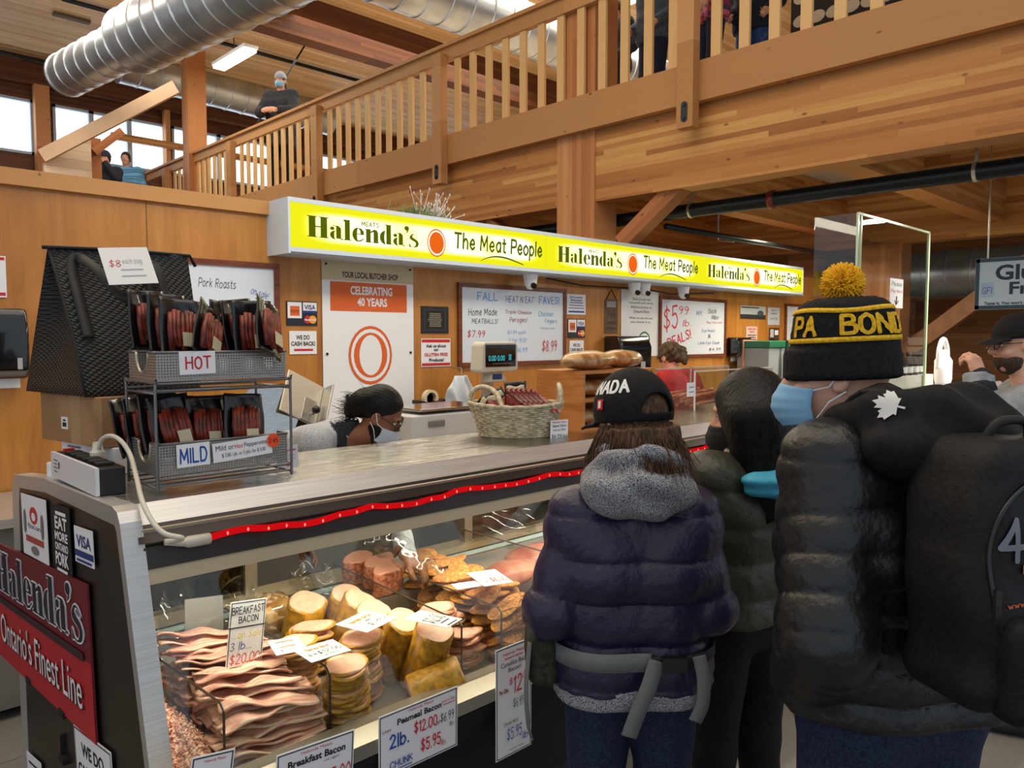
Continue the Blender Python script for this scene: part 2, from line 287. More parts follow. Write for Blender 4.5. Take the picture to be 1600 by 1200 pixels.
def fat():
    """heavy high-contrast serif lettering of the shop name, polygons on a 6-unit cap height"""
    P=[]; x=0
    def bar(a,y0,b,y1): P.append([(x+a,y0),(x+b,y0),(x+b,y1),(x+a,y1)])
    def bowl(a,b,y0,y1,left=True):     # thick crescent
        cy=(y0+y1)/2; ry=(y1-y0)/2; n=14; o=[];i=[]
        for k in range(n+1):
            t=math.pi/2+math.pi*k/n if left else math.pi/2-math.pi*k/n
            cx=b if left else a
            o.append((x+cx+(b-a)*math.cos(t),cy+ry*math.sin(t))); i.append((x+cx+(b-a)*.22*math.cos(t),cy+ry*.93*math.sin(t)))
        P.append(o+i[::-1])
    for ch in "Halenda's":
        if ch=='H': bar(.4,0,2.1,6); bar(0,0,2.5,.25); bar(0,5.75,2.5,6); bar(3.4,0,5.1,6); bar(3,0,5.5,.25); bar(3,5.75,5.5,6); bar(2.1,2.9,3.4,3.25); x+=5.7
        elif ch=='a':
            bar(1.75,.2,3.1,3.2); bowl(.1,1.6,-.1,2.5); bar(3,-.05,3.6,.3); P.append([(x+p,q) for p,q in disc(.75,3.05,.6,.55,12)]); bar(.9,3.7,2.4,3.95); P.append([(x+1.75,3.2),(x+3.1,3.2),(x+2.6,3.85),(x+1.75,3.95)]); x+=3.75
        elif ch=='l': bar(.35,0,1.75,6); bar(0,0,2.1,.22); P.append([(x,5.6),(x+.35,5.3),(x+.35,6),(x,5.85)]); x+=2.3
        elif ch=='e': bowl(.1,1.75,-.1,4.1); bar(1.1,2.05,3.3,2.3); P.append([(x+p,q) for p,q in [(1.7,4.05),(2.6,3.9),(3.3,3.1),(3.35,2.2),(2.4,2.2),(2.3,3.2)]]); P.append([(x+p,q) for p,q in [(1.6,-.05),(2.5,.1),(3.4,.9),(3.2,1.05),(2.4,.45),(1.6,.3)]]); x+=3.6
        elif ch=='n': bar(.35,0,1.65,4); bar(0,0,2,.22); bar(0,3.75,1,4); bar(2.5,0,3.8,3.2); bar(2.2,0,4.1,.22); P.append([(x+1.6,3.3),(x+1.6,2.9),(x+2.5,3.3),(x+2.5,2.9),(x+3.8,3.1),(x+3.4,3.9),(x+2.7,4.05)]); x+=4.2
        elif ch=='d': bar(2,0,3.4,6); bowl(.1,1.8,-.1,4.1); bar(1.6,5.75,2.2,6); bar(3.3,0,3.8,.22); x+=3.95
        elif ch=="'": P.append([(x+p-.1,q) for p,q in disc(.6,5.6,.75,.75,14)]); P.append([(x+1.25,5.6),(x+.9,4.5),(x+.2,4),(x+.2,4.2),(x+.6,4.9)]); x+=1.25
        elif ch=='s': P.append([(x+p,q) for p,q in crom([(2.5,3.2),(1.9,3.9),(1,4.1),(.2,3.3),(.3,2.4),(1.6,1.7),(2.1,1.1),(1.7,.2),(1.2,.05),(.5,.3),(0,1.2),(0,-.1),(.5,.0),(1.5,-.15),(2.6,.2),(3,1.2),(2.5,2.2),(1.3,2.9),(1,3.4),(1.3,3.85),(1.9,3.7),(2.4,2.9)],3)]); x+=3.1
    v=[];f=[]
    for i,p in enumerate(P): k=len(v); v+=[(a,b,i*1.5e-5) for a,b in p]; f.append(tuple(range(k,k+len(p))))
    return v,f
def put(geo,box,m,parent,dz=.0012,name='lettering',M=None,rot=0):
    """flat lettering fitted into box=(x,y,w,h) of the parent's local face; M = the parent's frame"""
    v,f=geo; v=fittext(v,box,None)
    if rot:
        cx,cy=box[0]+box[2]/2,box[1]+box[3]/2; c,s=math.cos(rot),math.sin(rot); X=v[:,0]-cx; Y=v[:,1]-cy; v[:,0]=cx+c*X-s*Y; v[:,1]=cy+s*X+c*Y
    v[:,2]+=dz
    me=bpy.data.meshes.new(name); me.from_pydata([tuple(p) for p in v],[],f); me.materials.append(m)
    o=bpy.data.objects.new(name,me); COL.objects.link(o); o.parent=parent; return o
def card(name,label,cat,M,wd,ht,m=wht,th=.002,group=None,parent=None,lines=(),border=None,bw=.004,bi=1.2):
    """a flat sheet with its lower left corner at the frame's origin; lines: (kind,text,x,y,w,h,ink[,rot]) in fractions"""
    b=MB().box((0,0,-th),(wd,ht,0))
    o=link(name,b.mesh(name,m)); o.matrix_basis=M
    if parent: o.parent=parent; o.matrix_parent_inverse=basis(parent).inverted()
    if label: tag(o,label,cat,group)
    if border:
        e=MB(); i=bw*bi
        for q in ((i,i,wd-i,i+bw),(i,ht-i-bw,wd-i,ht-i),(i,i,i+bw,ht-i),(wd-i-bw,i,wd-i,ht-i)): e.add([(q[0],q[1],.0006),(q[2],q[1],.0006),(q[2],q[3],.0006),(q[0],q[3],.0006)],[(0,1,2,3)])
        me=e.mesh('border',border); c=bpy.data.objects.new('border',me); COL.objects.link(c); c.parent=o
    for li,l in enumerate(lines):
        k,t,x,y,w_,h_,ink=l[:7]; rot=l[7] if len(l)>7 else 0
        nm='lettering'
        if k=='s': g=strokes(t,.62,.08,.15)
        elif k=='m': g=strokes(t,.9,.0,.2)
        elif k=='t': g=strokes(t,.56,.12,.2)
        elif k=='b': g=ftext(t,.03)
        elif k=='n': g=ftext(t)
        elif k=='h': g=fat()
        elif k=='r': g=([(0,0,0),(1,0,0),(1,1,0),(0,1,0)],[(0,1,2,3)]); nm='panel'
        elif k=='d': g=([(a,b2,0) for a,b2 in disc(0,0,1,1,24)],[tuple(range(24))]); nm='panel'
        elif k=='l':   # ruled lines of print too small to read
            v=[];f=[]
            for q in range(int(t)):
                y0=1-q/int(t); L=random.uniform(.7,1); k2=len(v); v+=[(.5-L/2,y0-.09,0),(.5+L/2,y0-.09,0),(.5+L/2,y0,0),(.5-L/2,y0,0)]; f.append((k2,k2+1,k2+2,k2+3))
            g=(v,f)
        put(g,(x*wd,y*ht,w_*wd,h_*ht),ink,o,.0007+.0004*li,nm,rot=rot)
    return o
# ================================================================ SETTING
YW=4.68
def struct(name,mb,m,label=None,smooth=0): o=mb.build(name,m,None,smooth); o['kind']='structure'; return o
tile=planks('grey stone floor tiles',0,1,.6,.6,[(108,104,100),(122,118,112),(130,126,120)],rough=.4,grain=.5,knots=False,seam=.012)
struct('floor',MB().box((-5,-6,-.1),(16,18,0)),tile)
struct('wall_back',MB().box((-5,YW,0),(10.6,YW+.12,2.52)),plyM)
struct('trim_1',MB().box((-5,YW-.035,2.5),(2.36,YW+.15,2.585)),raw)
sm=MB()
for x in (-2.6,-.2,1.62,): sm.box((x,YW-.003,0),(x+.004,YW,2.5))
struct('trim_2',sm,mat('panel seam',(110,70,30)))
struct('ceiling',MB().box((-5,-2,6.93),(16,17.4,7.1)),ceilM)
wf=MB()
# far wall with window openings
ZW0,ZW1=5.17,6.19
wx=[(1.2,3.36),(3.75,4.24+.02)]
xs=[(pY(-60,190,17).x,pY(52,190,17).x),(pY(82,190,17).x,pY(258,190,17).x),(pY(267,190,17).x,pY(420,190,17).x),(9.9,12.4),(12.8,15)]
prev=-5
for a,b in xs: wf.box((prev,17,0),(a,17.15,6.93)); prev=b
wf.box((prev,17,0),(16,17.15,6.93))
for a,b in xs: wf.box((a,17,0),(b,17.15,ZW0)); wf.box((a,17,ZW1),(b,17.15,6.93))
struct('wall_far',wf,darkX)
struct('wall_right',MB().box((15.85,-3,0),(16,17,6.93)),cedarW)
skyM=emitM('bright overcast sky behind the window panes',(236,246,255),2.6)
frM=mat('blue grey window frame',(168,184,200),.5)
for i,(a,b) in enumerate(xs):
    f=MB()
    for q in ((a,ZW0,a+.05,ZW1),(b-.05,ZW0,b,ZW1),(a,ZW0,b,ZW0+.05),(a,ZW1-.05,b,ZW1)): f.box((q[0],16.96,q[1]),(q[2],17.06,q[3]))
    for t in ((142,201) if i==1 else (340,) if i==2 else ()):
        mx=pY(t,190,17).x if i in(1,2) else a+(b-a)*.6; f.box((mx-.045,16.96,ZW0),(mx+.045,17.06,ZW1))
    o=struct('window_%d'%(i+1),f,frM)
    MB().box((a,17.07,ZW0),(b,17.09,ZW1)).build('window_pane',skyM,o)
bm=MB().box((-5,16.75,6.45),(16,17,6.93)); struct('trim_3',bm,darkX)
pl=MB()
for x0,x1 in ((56,79),(259,266)): pl.box((pY(x0,190,16.75).x,16.75,0),(pY(x1,190,16.75).x,16.95,6.45))
struct('trim_4',pl,glZ)
tb=MB()
a=pY(200,215,16.6); tb.box((a.x-.3,16.6,a.z-.07),(10,16.7,a.z+.06))
tag(tb.build('window_crossbar',glX),'long timber rail crossing in front of the far bright windows','beam')
# ---------------------------------------------------------------- mezzanine
XB=5.8; ZR=4.97; ZF=3.97
def thing(name,label,cat,mb,m,smooth=0,bevel=0,group=None,kind=None): return tag(mb.build(name,m,None,smooth,bevel),label,cat,group,kind)
thing('mezzanine_beam','deep glulam beam carrying the mezzanine to the right of the front column','beam',MB().box((XB+.07,-2.5,3.035),(XB+.3,4.87,3.765)),glY)
thing('mezzanine_beam','deep glulam beam carrying the mezzanine to the left of the front column','beam',MB().box((XB+.07,5.36,3.035),(XB+.3,16.7,3.765)),glY)
thing('timber_column','square glulam column rising behind the yellow sign through the railing','column',MB().box((XB+.055,4.87,0),(XB+.4,5.36,6.93)),glZ)
q0=pY(293,150,14.2).x; q1=pY(322,150,14.2).x
thing('timber_column','tall glulam column at upper left passing behind the far railing and ducts','column',MB().box((q0,14.2,0),(q1,14.2+(q1-q0)*.8,6.93)),glZ)
struct('floor_mezzanine',MB().box((XB+.3,-2.5,3.765),(15.8,16.7,ZF)),mat('pale plaster soffit',(190,178,160),.8))
rail=empty('balcony_railing',(XB,3.6,3.6),'cedar balcony railing with square balusters running the length of the mezzanine edge','railing')
MB().box((XB-.06,-2.5,ZR+.06),(XB+.05,16.6,ZR+.1)).box((XB-.02,-2.5,ZR-.08),(XB+.05,16.6,ZR+.06)).build('handrail',raw,rail,0)
MB().box((XB-.03,-2.5,3.715),(XB+.05,16.6,4.05)).build('fascia_board',raw,rail)
PY=[.47,3.74,7.07,9.81,12.55,15.4]
plateM=mat('dark bracket steel',(60,64,68),.4,.7)
for y in PY:
    p=MB().box((XB-.13,y-.08,3.49),(XB-.032,y+.08,ZR-.02)).build('railing_post',raw,rail)
    b=MB(); b.prism(disc(0,.055,.03,.03,8,0,math.pi)+disc(0,-.055,.03,.03,8,math.pi,2*math.pi),ENDP(y,3.62,XB-.131),.008); b.cyl((XB-.15,y,3.675),(XB-.135,y,3.675),.014); b.cyl((XB-.15,y,3.565),(XB-.135,y,3.565),.014)
    b.build('steel_bracket',plateM,p)
bal=MB().box((0,0,4.05),(.03,.09,ZR-.08))
bme=bal.mesh('baluster',rawZ)
ys=[]
for a,b in zip(PY,PY[1:]):
    n=12 if b-a>2.8 else 11
    ys+=[a+.08+(b-a-.16)*(i+.5)/n-.045 for i in range(n)]
for i in range(4): ys.append(PY[0]-.35-.26*i)
for y in ys:
    o=bpy.data.objects.new('baluster',bme); COL.objects.link(o); o.location=(XB,y,0); o.parent=rail; o.matrix_parent_inverse=basis(rail).inverted()
# braces and joists under the mezzanine
def beam(a,b,w,h,m,name,label,cat='beam',group=None):
    a=Vector(a);b=Vector(b); d=(b-a); L=d.length; M=frame(a,d,(0,0,1)); mb=MB().box((0,-h/2,-w/2),(L,h/2,w/2))
    o=bpy.data.objects.new(name,mb.mesh(name,m)); COL.objects.link(o); o.matrix_basis=M; return tag(o,label,cat,group)
bx=planks('brace timber',0,1,.4,4,[(150,92,50),(168,106,60),(186,122,72)])
beam((XB+.2,3.97,3.09),(XB+.2,4.62,2.62),.16,.15,bx,'knee_brace','diagonal timber brace right of the column under the mezzanine beam','brace')
beam((XB+.2,6.5,3.0),(XB+.2,5.45,2.35),.16,.15,bx,'knee_brace','diagonal timber brace left of the column above the yellow sign','brace')
jl=['long timber joist with a brightly lit side at upper right under the mezzanine','timber joist behind the black pipe right of the front column','timber joist left of the column under the mezzanine','second timber joist left of the column, further back']
for y,l in zip((2.6,4.5,6.75,8.65),jl): thing('floor_joist',l,'beam',MB().box((XB+.3,y,3.12),(10.85,y+.23,3.765)),glX)
thing('floor_joist','short dark timber joist at the right frame edge beyond the black pipe','beam',MB().box((XB+.3,-.3,3.12),(10.85,-.05,3.765)),glX)
thing('mezzanine_girder','deep timber girder closing the bays far under the mezzanine','beam',MB().box((10.85,-2.5,2.96),(11.1,16.7,3.765)),glY)
thing('cross_beam','short cross timber between joists behind the black pipe','beam',MB().box((8,-.05,3.2),(8.2,2.6,3.765)),glY)
thing('timber_column','far glulam column seen through the clear screen left panel','column',MB().box((10.8,3.75,0),(11.15,4.3,2.96)),glZ)
thing('timber_column','distant orange timber column above the right end of the sign','column',MB().box((12.4,5.6,0),(12.8,6.1,3.765)),cedarW)
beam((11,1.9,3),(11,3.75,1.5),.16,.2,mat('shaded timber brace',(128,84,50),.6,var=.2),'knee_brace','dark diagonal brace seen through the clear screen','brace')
# pipes
XP=6.38;ZP=2.92
def pipe(name,label,pts,r,m=pipeM): return tag(MB().tube(pts,r,14).build(name,m,None,2),label,'pipe')
p1=pipe('sprinkler_main','thick black sprinkler pipe running under the mezzanine beams',[(XP,-2.4,ZP),(XP,16.6,ZP)],.065)
cup=mat('rust red coupling',(124,52,34),.4,.4)
for y in (3.27,1.1): MB().cyl((XP,y,ZP),(XP,y+.05,ZP),.082,n=16).build('pipe_coupling',cup,p1,2)
for y in (1.71,4.1,-.42,8): MB().cyl((XP,y,ZP),(XP,y+.025,ZP),.074).box((XP-.01,y,ZP+.06),(XP+.01,y+.02,3.77)).build('pipe_hanger',alu,p1)
pipe('sprinkler_branch','thin black sprinkler branch pipe running away under the mezzanine',[(XP,4.4,2.8),(10.85,4.38,2.8)],.03)
pipe('sprinkler_branch','black branch pipe at the upper right frame edge',[(XP+.06,.85,ZP),(10.85,.8,2.96)],.045)
h=MB().tube([(7.7,4.62,3.15),(7.7,4.62,2.8),(7.7,4.42,2.77)],.012,8); tag(h.build('pipe_hook',alu),'small bright metal hook hanging under the joists above the sign','hook')
# roof: beams, ducts, rods, lights
for y,l in ((10.9,'dark glulam roof beam crossing at the top of the picture'),):
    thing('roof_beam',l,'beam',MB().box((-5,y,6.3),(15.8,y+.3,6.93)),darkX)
def spiral(name,label,a,b,r0,r1=None,collar=(),n=28,pitch=.32):
    a=Vector(a);b=Vector(b); L=(b-a).length; k=int(L/pitch); pts=[];rs=[]
    for i in range(k+1):
        t=i/k
        for dt,dr in ((-.016,0),(-.008,.014),(.008,.014),(.016,0)):
            q=min(max(t+dt/L*1.0,0),1); pts.append(a.lerp(b,q)); rs.append(r0+dr)
    P=[];R=[]
    for p,r in zip(pts,rs):
        if P and (p-P[-1]).length<1e-4: continue
        P.append(p);R.append(r)
    return MB().tube(P,R,n)
d1a,d1b=pZ(105,117,5.7),pZ(205,66,5.7); d1c=d1a+(d1b-d1a)*2.6
du=empty('air_duct',d1a,'big shiny round ventilation duct slanting across the upper left','duct')
dir1=(d1b-d1a).normalized()
spiral('','',d1a,d1a+dir1*((d1b-d1a).length*.98),.31).build('duct_section',galv,du,1)
MB().tube([d1a+dir1*((d1b-d1a).length*.94),d1a+dir1*((d1b-d1a).length*1.06)],[.315,.43],28).build('reducer',galv,du,1)
spiral('','',d1a+dir1*((d1b-d1a).length*1.05),d1a+dir1*6.2,.425).build('duct_section',galv,du,1)
MB().cyl(d1a-dir1*.01,d1a+dir1*.03,.325,n=28).build('end_cap',galv,du,1)
d2=spiral('','',pY(185,98,15.6),pY(515,186,15.6),.36); thing('air_duct','long round duct hanging along the far windows behind the left column','duct',d2,galv,1)
a3,b3=pY(640,-25,7.6),pY(900,60,7.6); thing('air_duct','round duct above the middle of the balcony railing at the top','duct',spiral('','',(a3.x-1.5,7.6,a3.z),(b3.x+2,7.6,a3.z),.34),galv,1)
a4=pX(1330,437,12.9); thing('air_duct','silver round duct beyond the clear screen and the hanging sign','duct',spiral('','',(12.9,5.4,a4.z),(12.9,-1.5,a4.z),.36),galv,1)
rod=mat('dark steel rod',(36,40,46),.4,.5)
thing('tension_rod','thin dark tension rod slanting down behind the woman at the railing','rod',MB().tube([pY(522,-4,12.6),pY(400,196,12.6)],.016,8),rod)
thing('tension_rod','thin pale steel rod slanting down right toward the railing top','rod',MB().tube([pY(522,-4,11.0),pY(690,97,11.0)],.014,8),mat('grey steel rod',(128,138,150),.4,.6))
pipe('roof_conduit','black pipe along the pale roof boards behind the big duct',[pZ(97,-2,6.85),pZ(600,137,6.85)],.035)
pipe('roof_conduit','black pipe where the pale roof boards meet the far wall',[pZ(-20,77,6.8),pZ(85,101,6.8)],.04)
thing('roof_vent','narrow dark slot vent in the pale roof boards at upper left','vent',MB().box((pZ(83,21,6.9).x,pZ(83,21,6.9).y-.06,6.88),(pZ(140,36,6.9).x,pZ(83,21,6.9).y+.06,6.925)),mat('dark vent',(90,70,50)))
lampE=emitM('lit lamp diffuser',(255,236,196),5)
def roof_lamp(px,py,dx,dy,z,label):
    c=pZ(px,py,z); r=empty('ceiling_light',c,label,'light','hanging roof lights')
    MB().box((c.x-dx/2,c.y-dy/2,z),(c.x+dx/2,c.y+dy/2,z+.05)).build('diffuser',lampE,r); MB().box((c.x-dx/2-.02,c.y-dy/2-.02,z+.05),(c.x+dx/2+.02,c.y+dy/2+.02,z+.1)).build('housing',wht,r)
    MB().tube([(c.x,c.y,z+.1),(c.x,c.y,6.93)],.008,6).build('hanging_rod',rod,r)
roof_lamp(366,95,.2,1.2,6.3,'white lit tube light under the roof boards left of the railing woman')
roof_lamp(965,9,.2,1.3,5.9,'small lit lamp glimpsed over the railing top right of the column')
# stair wall at far left
o=beam(pY(66,244,13.5),pY(275,136,12.4),.06,.2,mat('pale rail timber',(204,168,132),.6,var=.08,vs=3),'stair_rail','wide pale timber rail slanting up to the upper left column','railing')  # pale timber tone with slight random variation
a=pY(66,256,13.6);b=pY(139,220,13.6); thing('stair_wall','pale boarded triangular stair wall under the slanting rail','panel',MB().prism([(0,-1),(b.x-a.x,-1),(b.x-a.x,b.z-a.z),(0,0)],frame(a,(1,0,0),(0,0,1)),.1),planks('pale knotty boards',0,2,.14,2,[(196,166,136),(214,186,158),(224,198,170)],seam=.03))
a=pY(152,240,13.6);thing('stair_post','short dark timber post beside the boarded stair wall','post',MB().box((a.x-.14,13.6,3.86),(a.x+.06,13.8,pY(146,215,13.6).z)),bx)
beam(pY(146,238,13.55),pY(190,205,13.55),.1,.12,bx,'knee_brace','small diagonal brace before the far window beside two heads','brace')
# ---------------------------------------------------------------- shop sign
SX0,SX1,SY=2.36,9.36,4.40
def sz(px,py): return pY(px,py,SY)
SZ0,SZ1=2.24,2.585
sign=empty('shop_sign',(SX0,SY,SZ0),'long yellow backlit shop sign box with three printed panels over the stall','sign')
sf=mat('pale grey sign housing',(190,202,214),.4)
hb=MB(); hb.box((SX0+.014,SY,SZ1-.028),(SX1,YW,SZ1)); hb.box((SX0+.014,SY+.02,SZ0+.005),(SX1,YW,SZ0+.035)); hb.box((SX0+.014,SY,SZ0+.012),(SX1,SY+.03,SZ0+.04)); hb.box((SX0,SY,SZ0),(SX0+.014,YW,SZ1)); hb.box((SX1-.012,SY,SZ0),(SX1,YW,SZ1))
hb.build('sign_housing',sf,sign)
def panM():
    t=NT('backlit yellow sign face'); g=t.n('ShaderNodeTexCoord').outputs['Object']; sp=t.n('ShaderNodeSeparateXYZ',{0:g}).outputs
    def edge(c,h,wd): 
        d=t.math('SUBTRACT',h,t.math('ABSOLUTE',t.math('SUBTRACT',c,h))); return t.n('ShaderNodeMapRange',{0:d,1:.02,2:wd,3:0.,4:1.},interpolation_type='SMOOTHSTEP').outputs[0]
    k=t.math('MULTIPLY',edge(sp[0],1.16,.36),edge(sp[1],.14,.105)); nz=t.noise(t.coord((2.2,2,1)),1.2,1)
    st=t.math('ADD',t.math('MULTIPLY',t.math('MULTIPLY',k,k),t.math('MULTIPLY',nz,9.)),1.05)
    e=t.n('ShaderNodeEmission',{0:(.86,.83,.012,1)}); e2=t.n('ShaderNodeEmission',{0:(1,.97,.66,1)})
    t.l(st,e.inputs[1]); mx=t.math('MULTIPLY',t.n('ShaderNodeMapRange',{0:k,1:.1,2:.6,3:0.,4:1.},interpolation_type='SMOOTHSTEP').outputs[0],t.n('ShaderNodeMapRange',{0:nz,1:.3,2:.55,3:.35,4:1.}).outputs[0]); e2.inputs[1].default_value=1.5
    t.l(t.n('ShaderNodeMixShader',{0:mx,1:e.outputs[0],2:e2.outputs[0]}).outputs[0],t.o.inputs[0]); return t.m
panelM=panM(); letM=emitM('backlit olive lettering',(84,94,8),1.1); orE=emitM('backlit orange emblem',(240,104,26),1.); whE=emitM('backlit white',(255,252,236),1.1)
PL=(SX1-SX0)/3
H0=sz(486,370);H1=sz(486,334)
for k in range(3):
    x0=SX0+.014+k*PL if k==0 else SX0+k*PL+.02
    M=frame((SX0+k*PL+.012,SY+.008,SZ0+.04),(1,0,0),(0,0,1)); wd=PL-.022; ht=SZ1-SZ0-.068
    o=link('sign_panel',MB().box((0,0,-.02),(wd,ht,0)).mesh('sign_panel',panelM)); o.matrix_basis=M; o.parent=sign; o.matrix_parent_inverse=basis(sign).inverted()
    lx=lambda px: sz(px,360).x-SX0-.012
    put(fat(),(lx(481),H0.z-M[2][3]-.002,lx(655)-lx(481),H1.z-H0.z),letM,o)
    put(strokes('MEATS',1.0),(lx(566),.178,lx(593)-lx(566),.032),letM,o)
    put(strokes('The Meat People',1.05,.06),(lx(711),.055,lx(848)-lx(711),.165),letM,o)
    sw=[(lx(752)+t*(lx(819)-lx(752)),.02+.045*math.sin(math.pi*t**.8)) for t in [i/14 for i in range(15)]]
    v=[];f=[]
    for i,(x,y) in enumerate(sw): hw=.002+.005*math.sin(math.pi*min(1,i/14*1.0)*.9); v+=[(x,y-hw,0),(x,y+hw,0)]
    f=[(2*i,2*i+2,2*i+3,2*i+1) for i in range(14)]
    xs_=[a[0] for a in v]; ys_=[a[1] for a in v]; put((v,f),(min(xs_),min(ys_),max(xs_)-min(xs_),max(ys_)-min(ys_)),letM,o,name='underline')
    cx=lx(683); cy=.12
    def dsk(r1,r2,m,dz,nm): put(([(a,b,0) for a,b in disc(0,0,1,1,28)],[tuple(range(28))]),(cx-r1,cy-r2,2*r1,2*r2),m,o,dz,nm)
    dsk(.085,.1,orE,.001,'emblem'); dsk(.077,.09,whE,.0016,'emblem_ring'); dsk(.066,.078,orE,.0022,'emblem')
# greenery on the sign
gm=two('dusty evergreen needles',(70,100,50),(120,140,80),30); gb=MB(); c=pY(655,332,4.55)
random.seed(3)
for i in range(160):
    a=random.uniform(0,2*math.pi); p=c+Vector((random.gauss(0,.1),random.gauss(0,.02),-.08)); q=p+Vector((random.gauss(0,.07),random.gauss(0,.05),random.uniform(.05,.15))); gb.tube([p,q],[.006,.001],4)
g=tag(gb.build('garland',gm),'evergreen sprig with pale twigs lying on top of the shop sign','decoration')
tw=MB()
for i in range(46):
    p=c+Vector((.12+random.gauss(0,.06),0,-.08)); q=p+Vector((random.gauss(.04,.09),random.gauss(0,.03),random.uniform(.06,.26))); tw.tube([p,q],[.004,.002],4); tw.add([(q.x-.008,q.y,q.z),(q.x,q.y,q.z+.014),(q.x+.008,q.y,q.z),(q.x,q.y,q.z-.01)],[(0,1,2,3)])
tw.build('pale_twigs',mat('pale twig',(206,196,196)),g)
# ---------------------------------------------------------------- things on the back wall
def wr(x0,y0,x1,y1,y=YW-.006):
    a=pY(x0,y0,y); b=pY(x1,y1,y); return WALL(a.x,b.z,y),b.x-a.x,a.z-b.z
frameWood=two('red brown board frame',(96,48,28),(120,62,36),6,.4,(1,1,8))
boardW=mat('whiteboard surface',(214,222,232),.25)
def whiteboard(name,label,px,lines,t=.035):
    M,wd,ht=wr(*px,y=YW-.004); r=empty(name,(0,0,0),label,'whiteboard',M=M)
    MB().box((0,0,0),(wd,t,.022),M).box((0,ht-t,0),(wd,ht,.022),M).box((0,t,0),(t,ht-t,.022),M).box((wd-t,t,0),(wd,ht-t,.022),M).build('frame',frameWood,r)
    c=card('writing_surface',None,None,M@Matrix.Translation((t,t,.01)),wd-2*t,ht-2*t,boardW,.008,parent=r,lines=lines)
    return r
whiteboard('whiteboard','brown framed whiteboard reading Pork Roasts, behind the black bag',(255,400,437,588),[('t','Pork Roasts',.25,.79,.36,.09,inkK,-.03),('t','on sale!',.76,.72,.19,.08,inkB,-.32),('r','',.8,.69,.1,.008,inkB,-.4)])
whiteboard('whiteboard',"brown framed whiteboard headed Fall Heat N Eat Faves, behind the scale display",(714,441,882,568),[('m','FALL',.14,.83,.19,.12,inkBl),("t","'HEAT N EAT'",.4,.82,.3,.1,inkB),('m','FAVES!',.74,.82,.22,.12,inkBl),('t','Home Made',.06,.63,.26,.1,inkK,.02),('t','MEATBALLS!',.09,.52,.24,.07,inkK),('t','$7.99',.05,.33,.16,.11,inkR),('t','Triple Cheese',.4,.65,.26,.07,inkMar),('t','Peroges!',.44,.53,.18,.09,inkMar),('t','$5.99 each',.42,.38,.18,.06,inkBl),('t','2 for 11.50',.43,.27,.18,.06,inkBl),('t','$6.99',.5,.12,.12,.08,inkBl),('t','Chicken',.73,.64,.16,.08,inkT),('t','Fingers',.8,.53,.13,.08,inkT),('t','call your order',.75,.45,.16,.035,inkB),('t','$8.99',.77,.12,.16,.19,inkR)])
whiteboard('whiteboard','brown framed whiteboard of $5.99 lb deals, behind the worker in red',(1029,462,1132,557),[('t','$5',.03,.42,.22,.5,inkR,.12),('t','99',.26,.74,.15,.16,inkR),('t','lb.',.32,.52,.13,.13,inkR),('m','DEALS!',.09,.2,.36,.2,inkR,.25),('t','NY',.53,.74,.1,.08,inkB),('t','Back',.72,.78,.14,.1,inkK),('t','Ribs-',.78,.67,.14,.08,inkK),('t','Buy One half',.7,.58,.26,.05,inkR),('t','Eye Roast',.62,.4,.22,.08,inkB),('t','&',.72,.31,.05,.07,inkK),('t','Lean Eye Steak',.56,.17,.36,.08,inkB),('t','$4.99',.74,.06,.2,.06,inkK)])
whiteboard('whiteboard','brown framed whiteboard mostly hidden behind the black and gold beanie',(1226,474,1330,560),[('t','Specials',.1,.7,.4,.12,inkK)])
orM=mat('orange print',(214,96,36),.6); navy=mat('card blue',(24,54,120),.5); redP=mat('print red',(196,34,40),.5); beigeP=mat('beige print',(196,180,150),.6)
# banner
M,wd,ht=wr(502,403,647,690,YW-.004)
ht+=.12; M=M@Matrix.Translation((0,-.12,.004))
ban=card('poster',"tall white shop banner reading celebrating 40 years, hung under the sign",'banner',M,wd,ht,wht,.003,lines=[('r','',0,.9,1,.1,beigeP),('b','YOUR LOCAL BUTCHER SHOP',.2,.915,.62,.03,inkK),('r','',.08,.755,.84,.14,orM),('b','CELEBRATING',.29,.835,.46,.042,wht),('b','40 YEARS',.36,.78,.33,.042,wht),('d','',.26,.395,.48,.29,orM),('d','',.285,.41,.43,.26,wht),('d','',.315,.428,.37,.224,orM),('d','',.375,.44,.25,.2,wht),('h','',.22,.3,.58,.055,inkK),('r','',.05,.05,.9,.14,orM)])
for fx in (.04,.96):
    for fy in (.975,.55): 
        p=basis(ban)@Vector((fx*wd,fy*ht,0)); MB().cyl(p,p+Vector((0,-.008,0)),.009,n=10).build('grommet',blk,ban)
def cards3(px,label):
    M,wd,ht=wr(*px); card('payment_card_sign',label,'sign',M,wd,ht,mat('navy card',(22,26,44),.5),.003,lines=[('r','',.04,.3,.45,.66,wht),('r','',.12,.4,.3,.4,orM),('s','Interac',.13,.52,.28,.16,inkK),('r','',.53,.52,.45,.44,wht),('b','VISA',.57,.66,.37,.2,navy),('r','',.53,.52,.45,.1,navy),('d','',.56,.08,.24,.34,redP),('d','',.72,.08,.24,.34,mat('card orange',(236,160,40))),('b','MasterCard',.57,.2,.38,.09,wht)])
cards3((447,470,496,509),'dark payment card sign with coloured card marks left of the tall banner')
cards3((887,498,914,528),'dark payment card sign with coloured card marks right of the Faves whiteboard')
def cashback(px,label):
    M,wd,ht=wr(*px); card('cash_back_sign',label,'sign',M,wd,ht,wht,.002,lines=[('b','WE DO',.24,.62,.5,.2,inkK),('b','CASH BACK!',.06,.36,.88,.19,inkK),('l','1',.16,.14,.7,.09,inkR)])
cashback((452,517,495,553),'white We Do Cash Back sheet left of the tall banner'); cashback((890,532,912,558),'white We Do Cash Back sheet right of the Faves whiteboard')
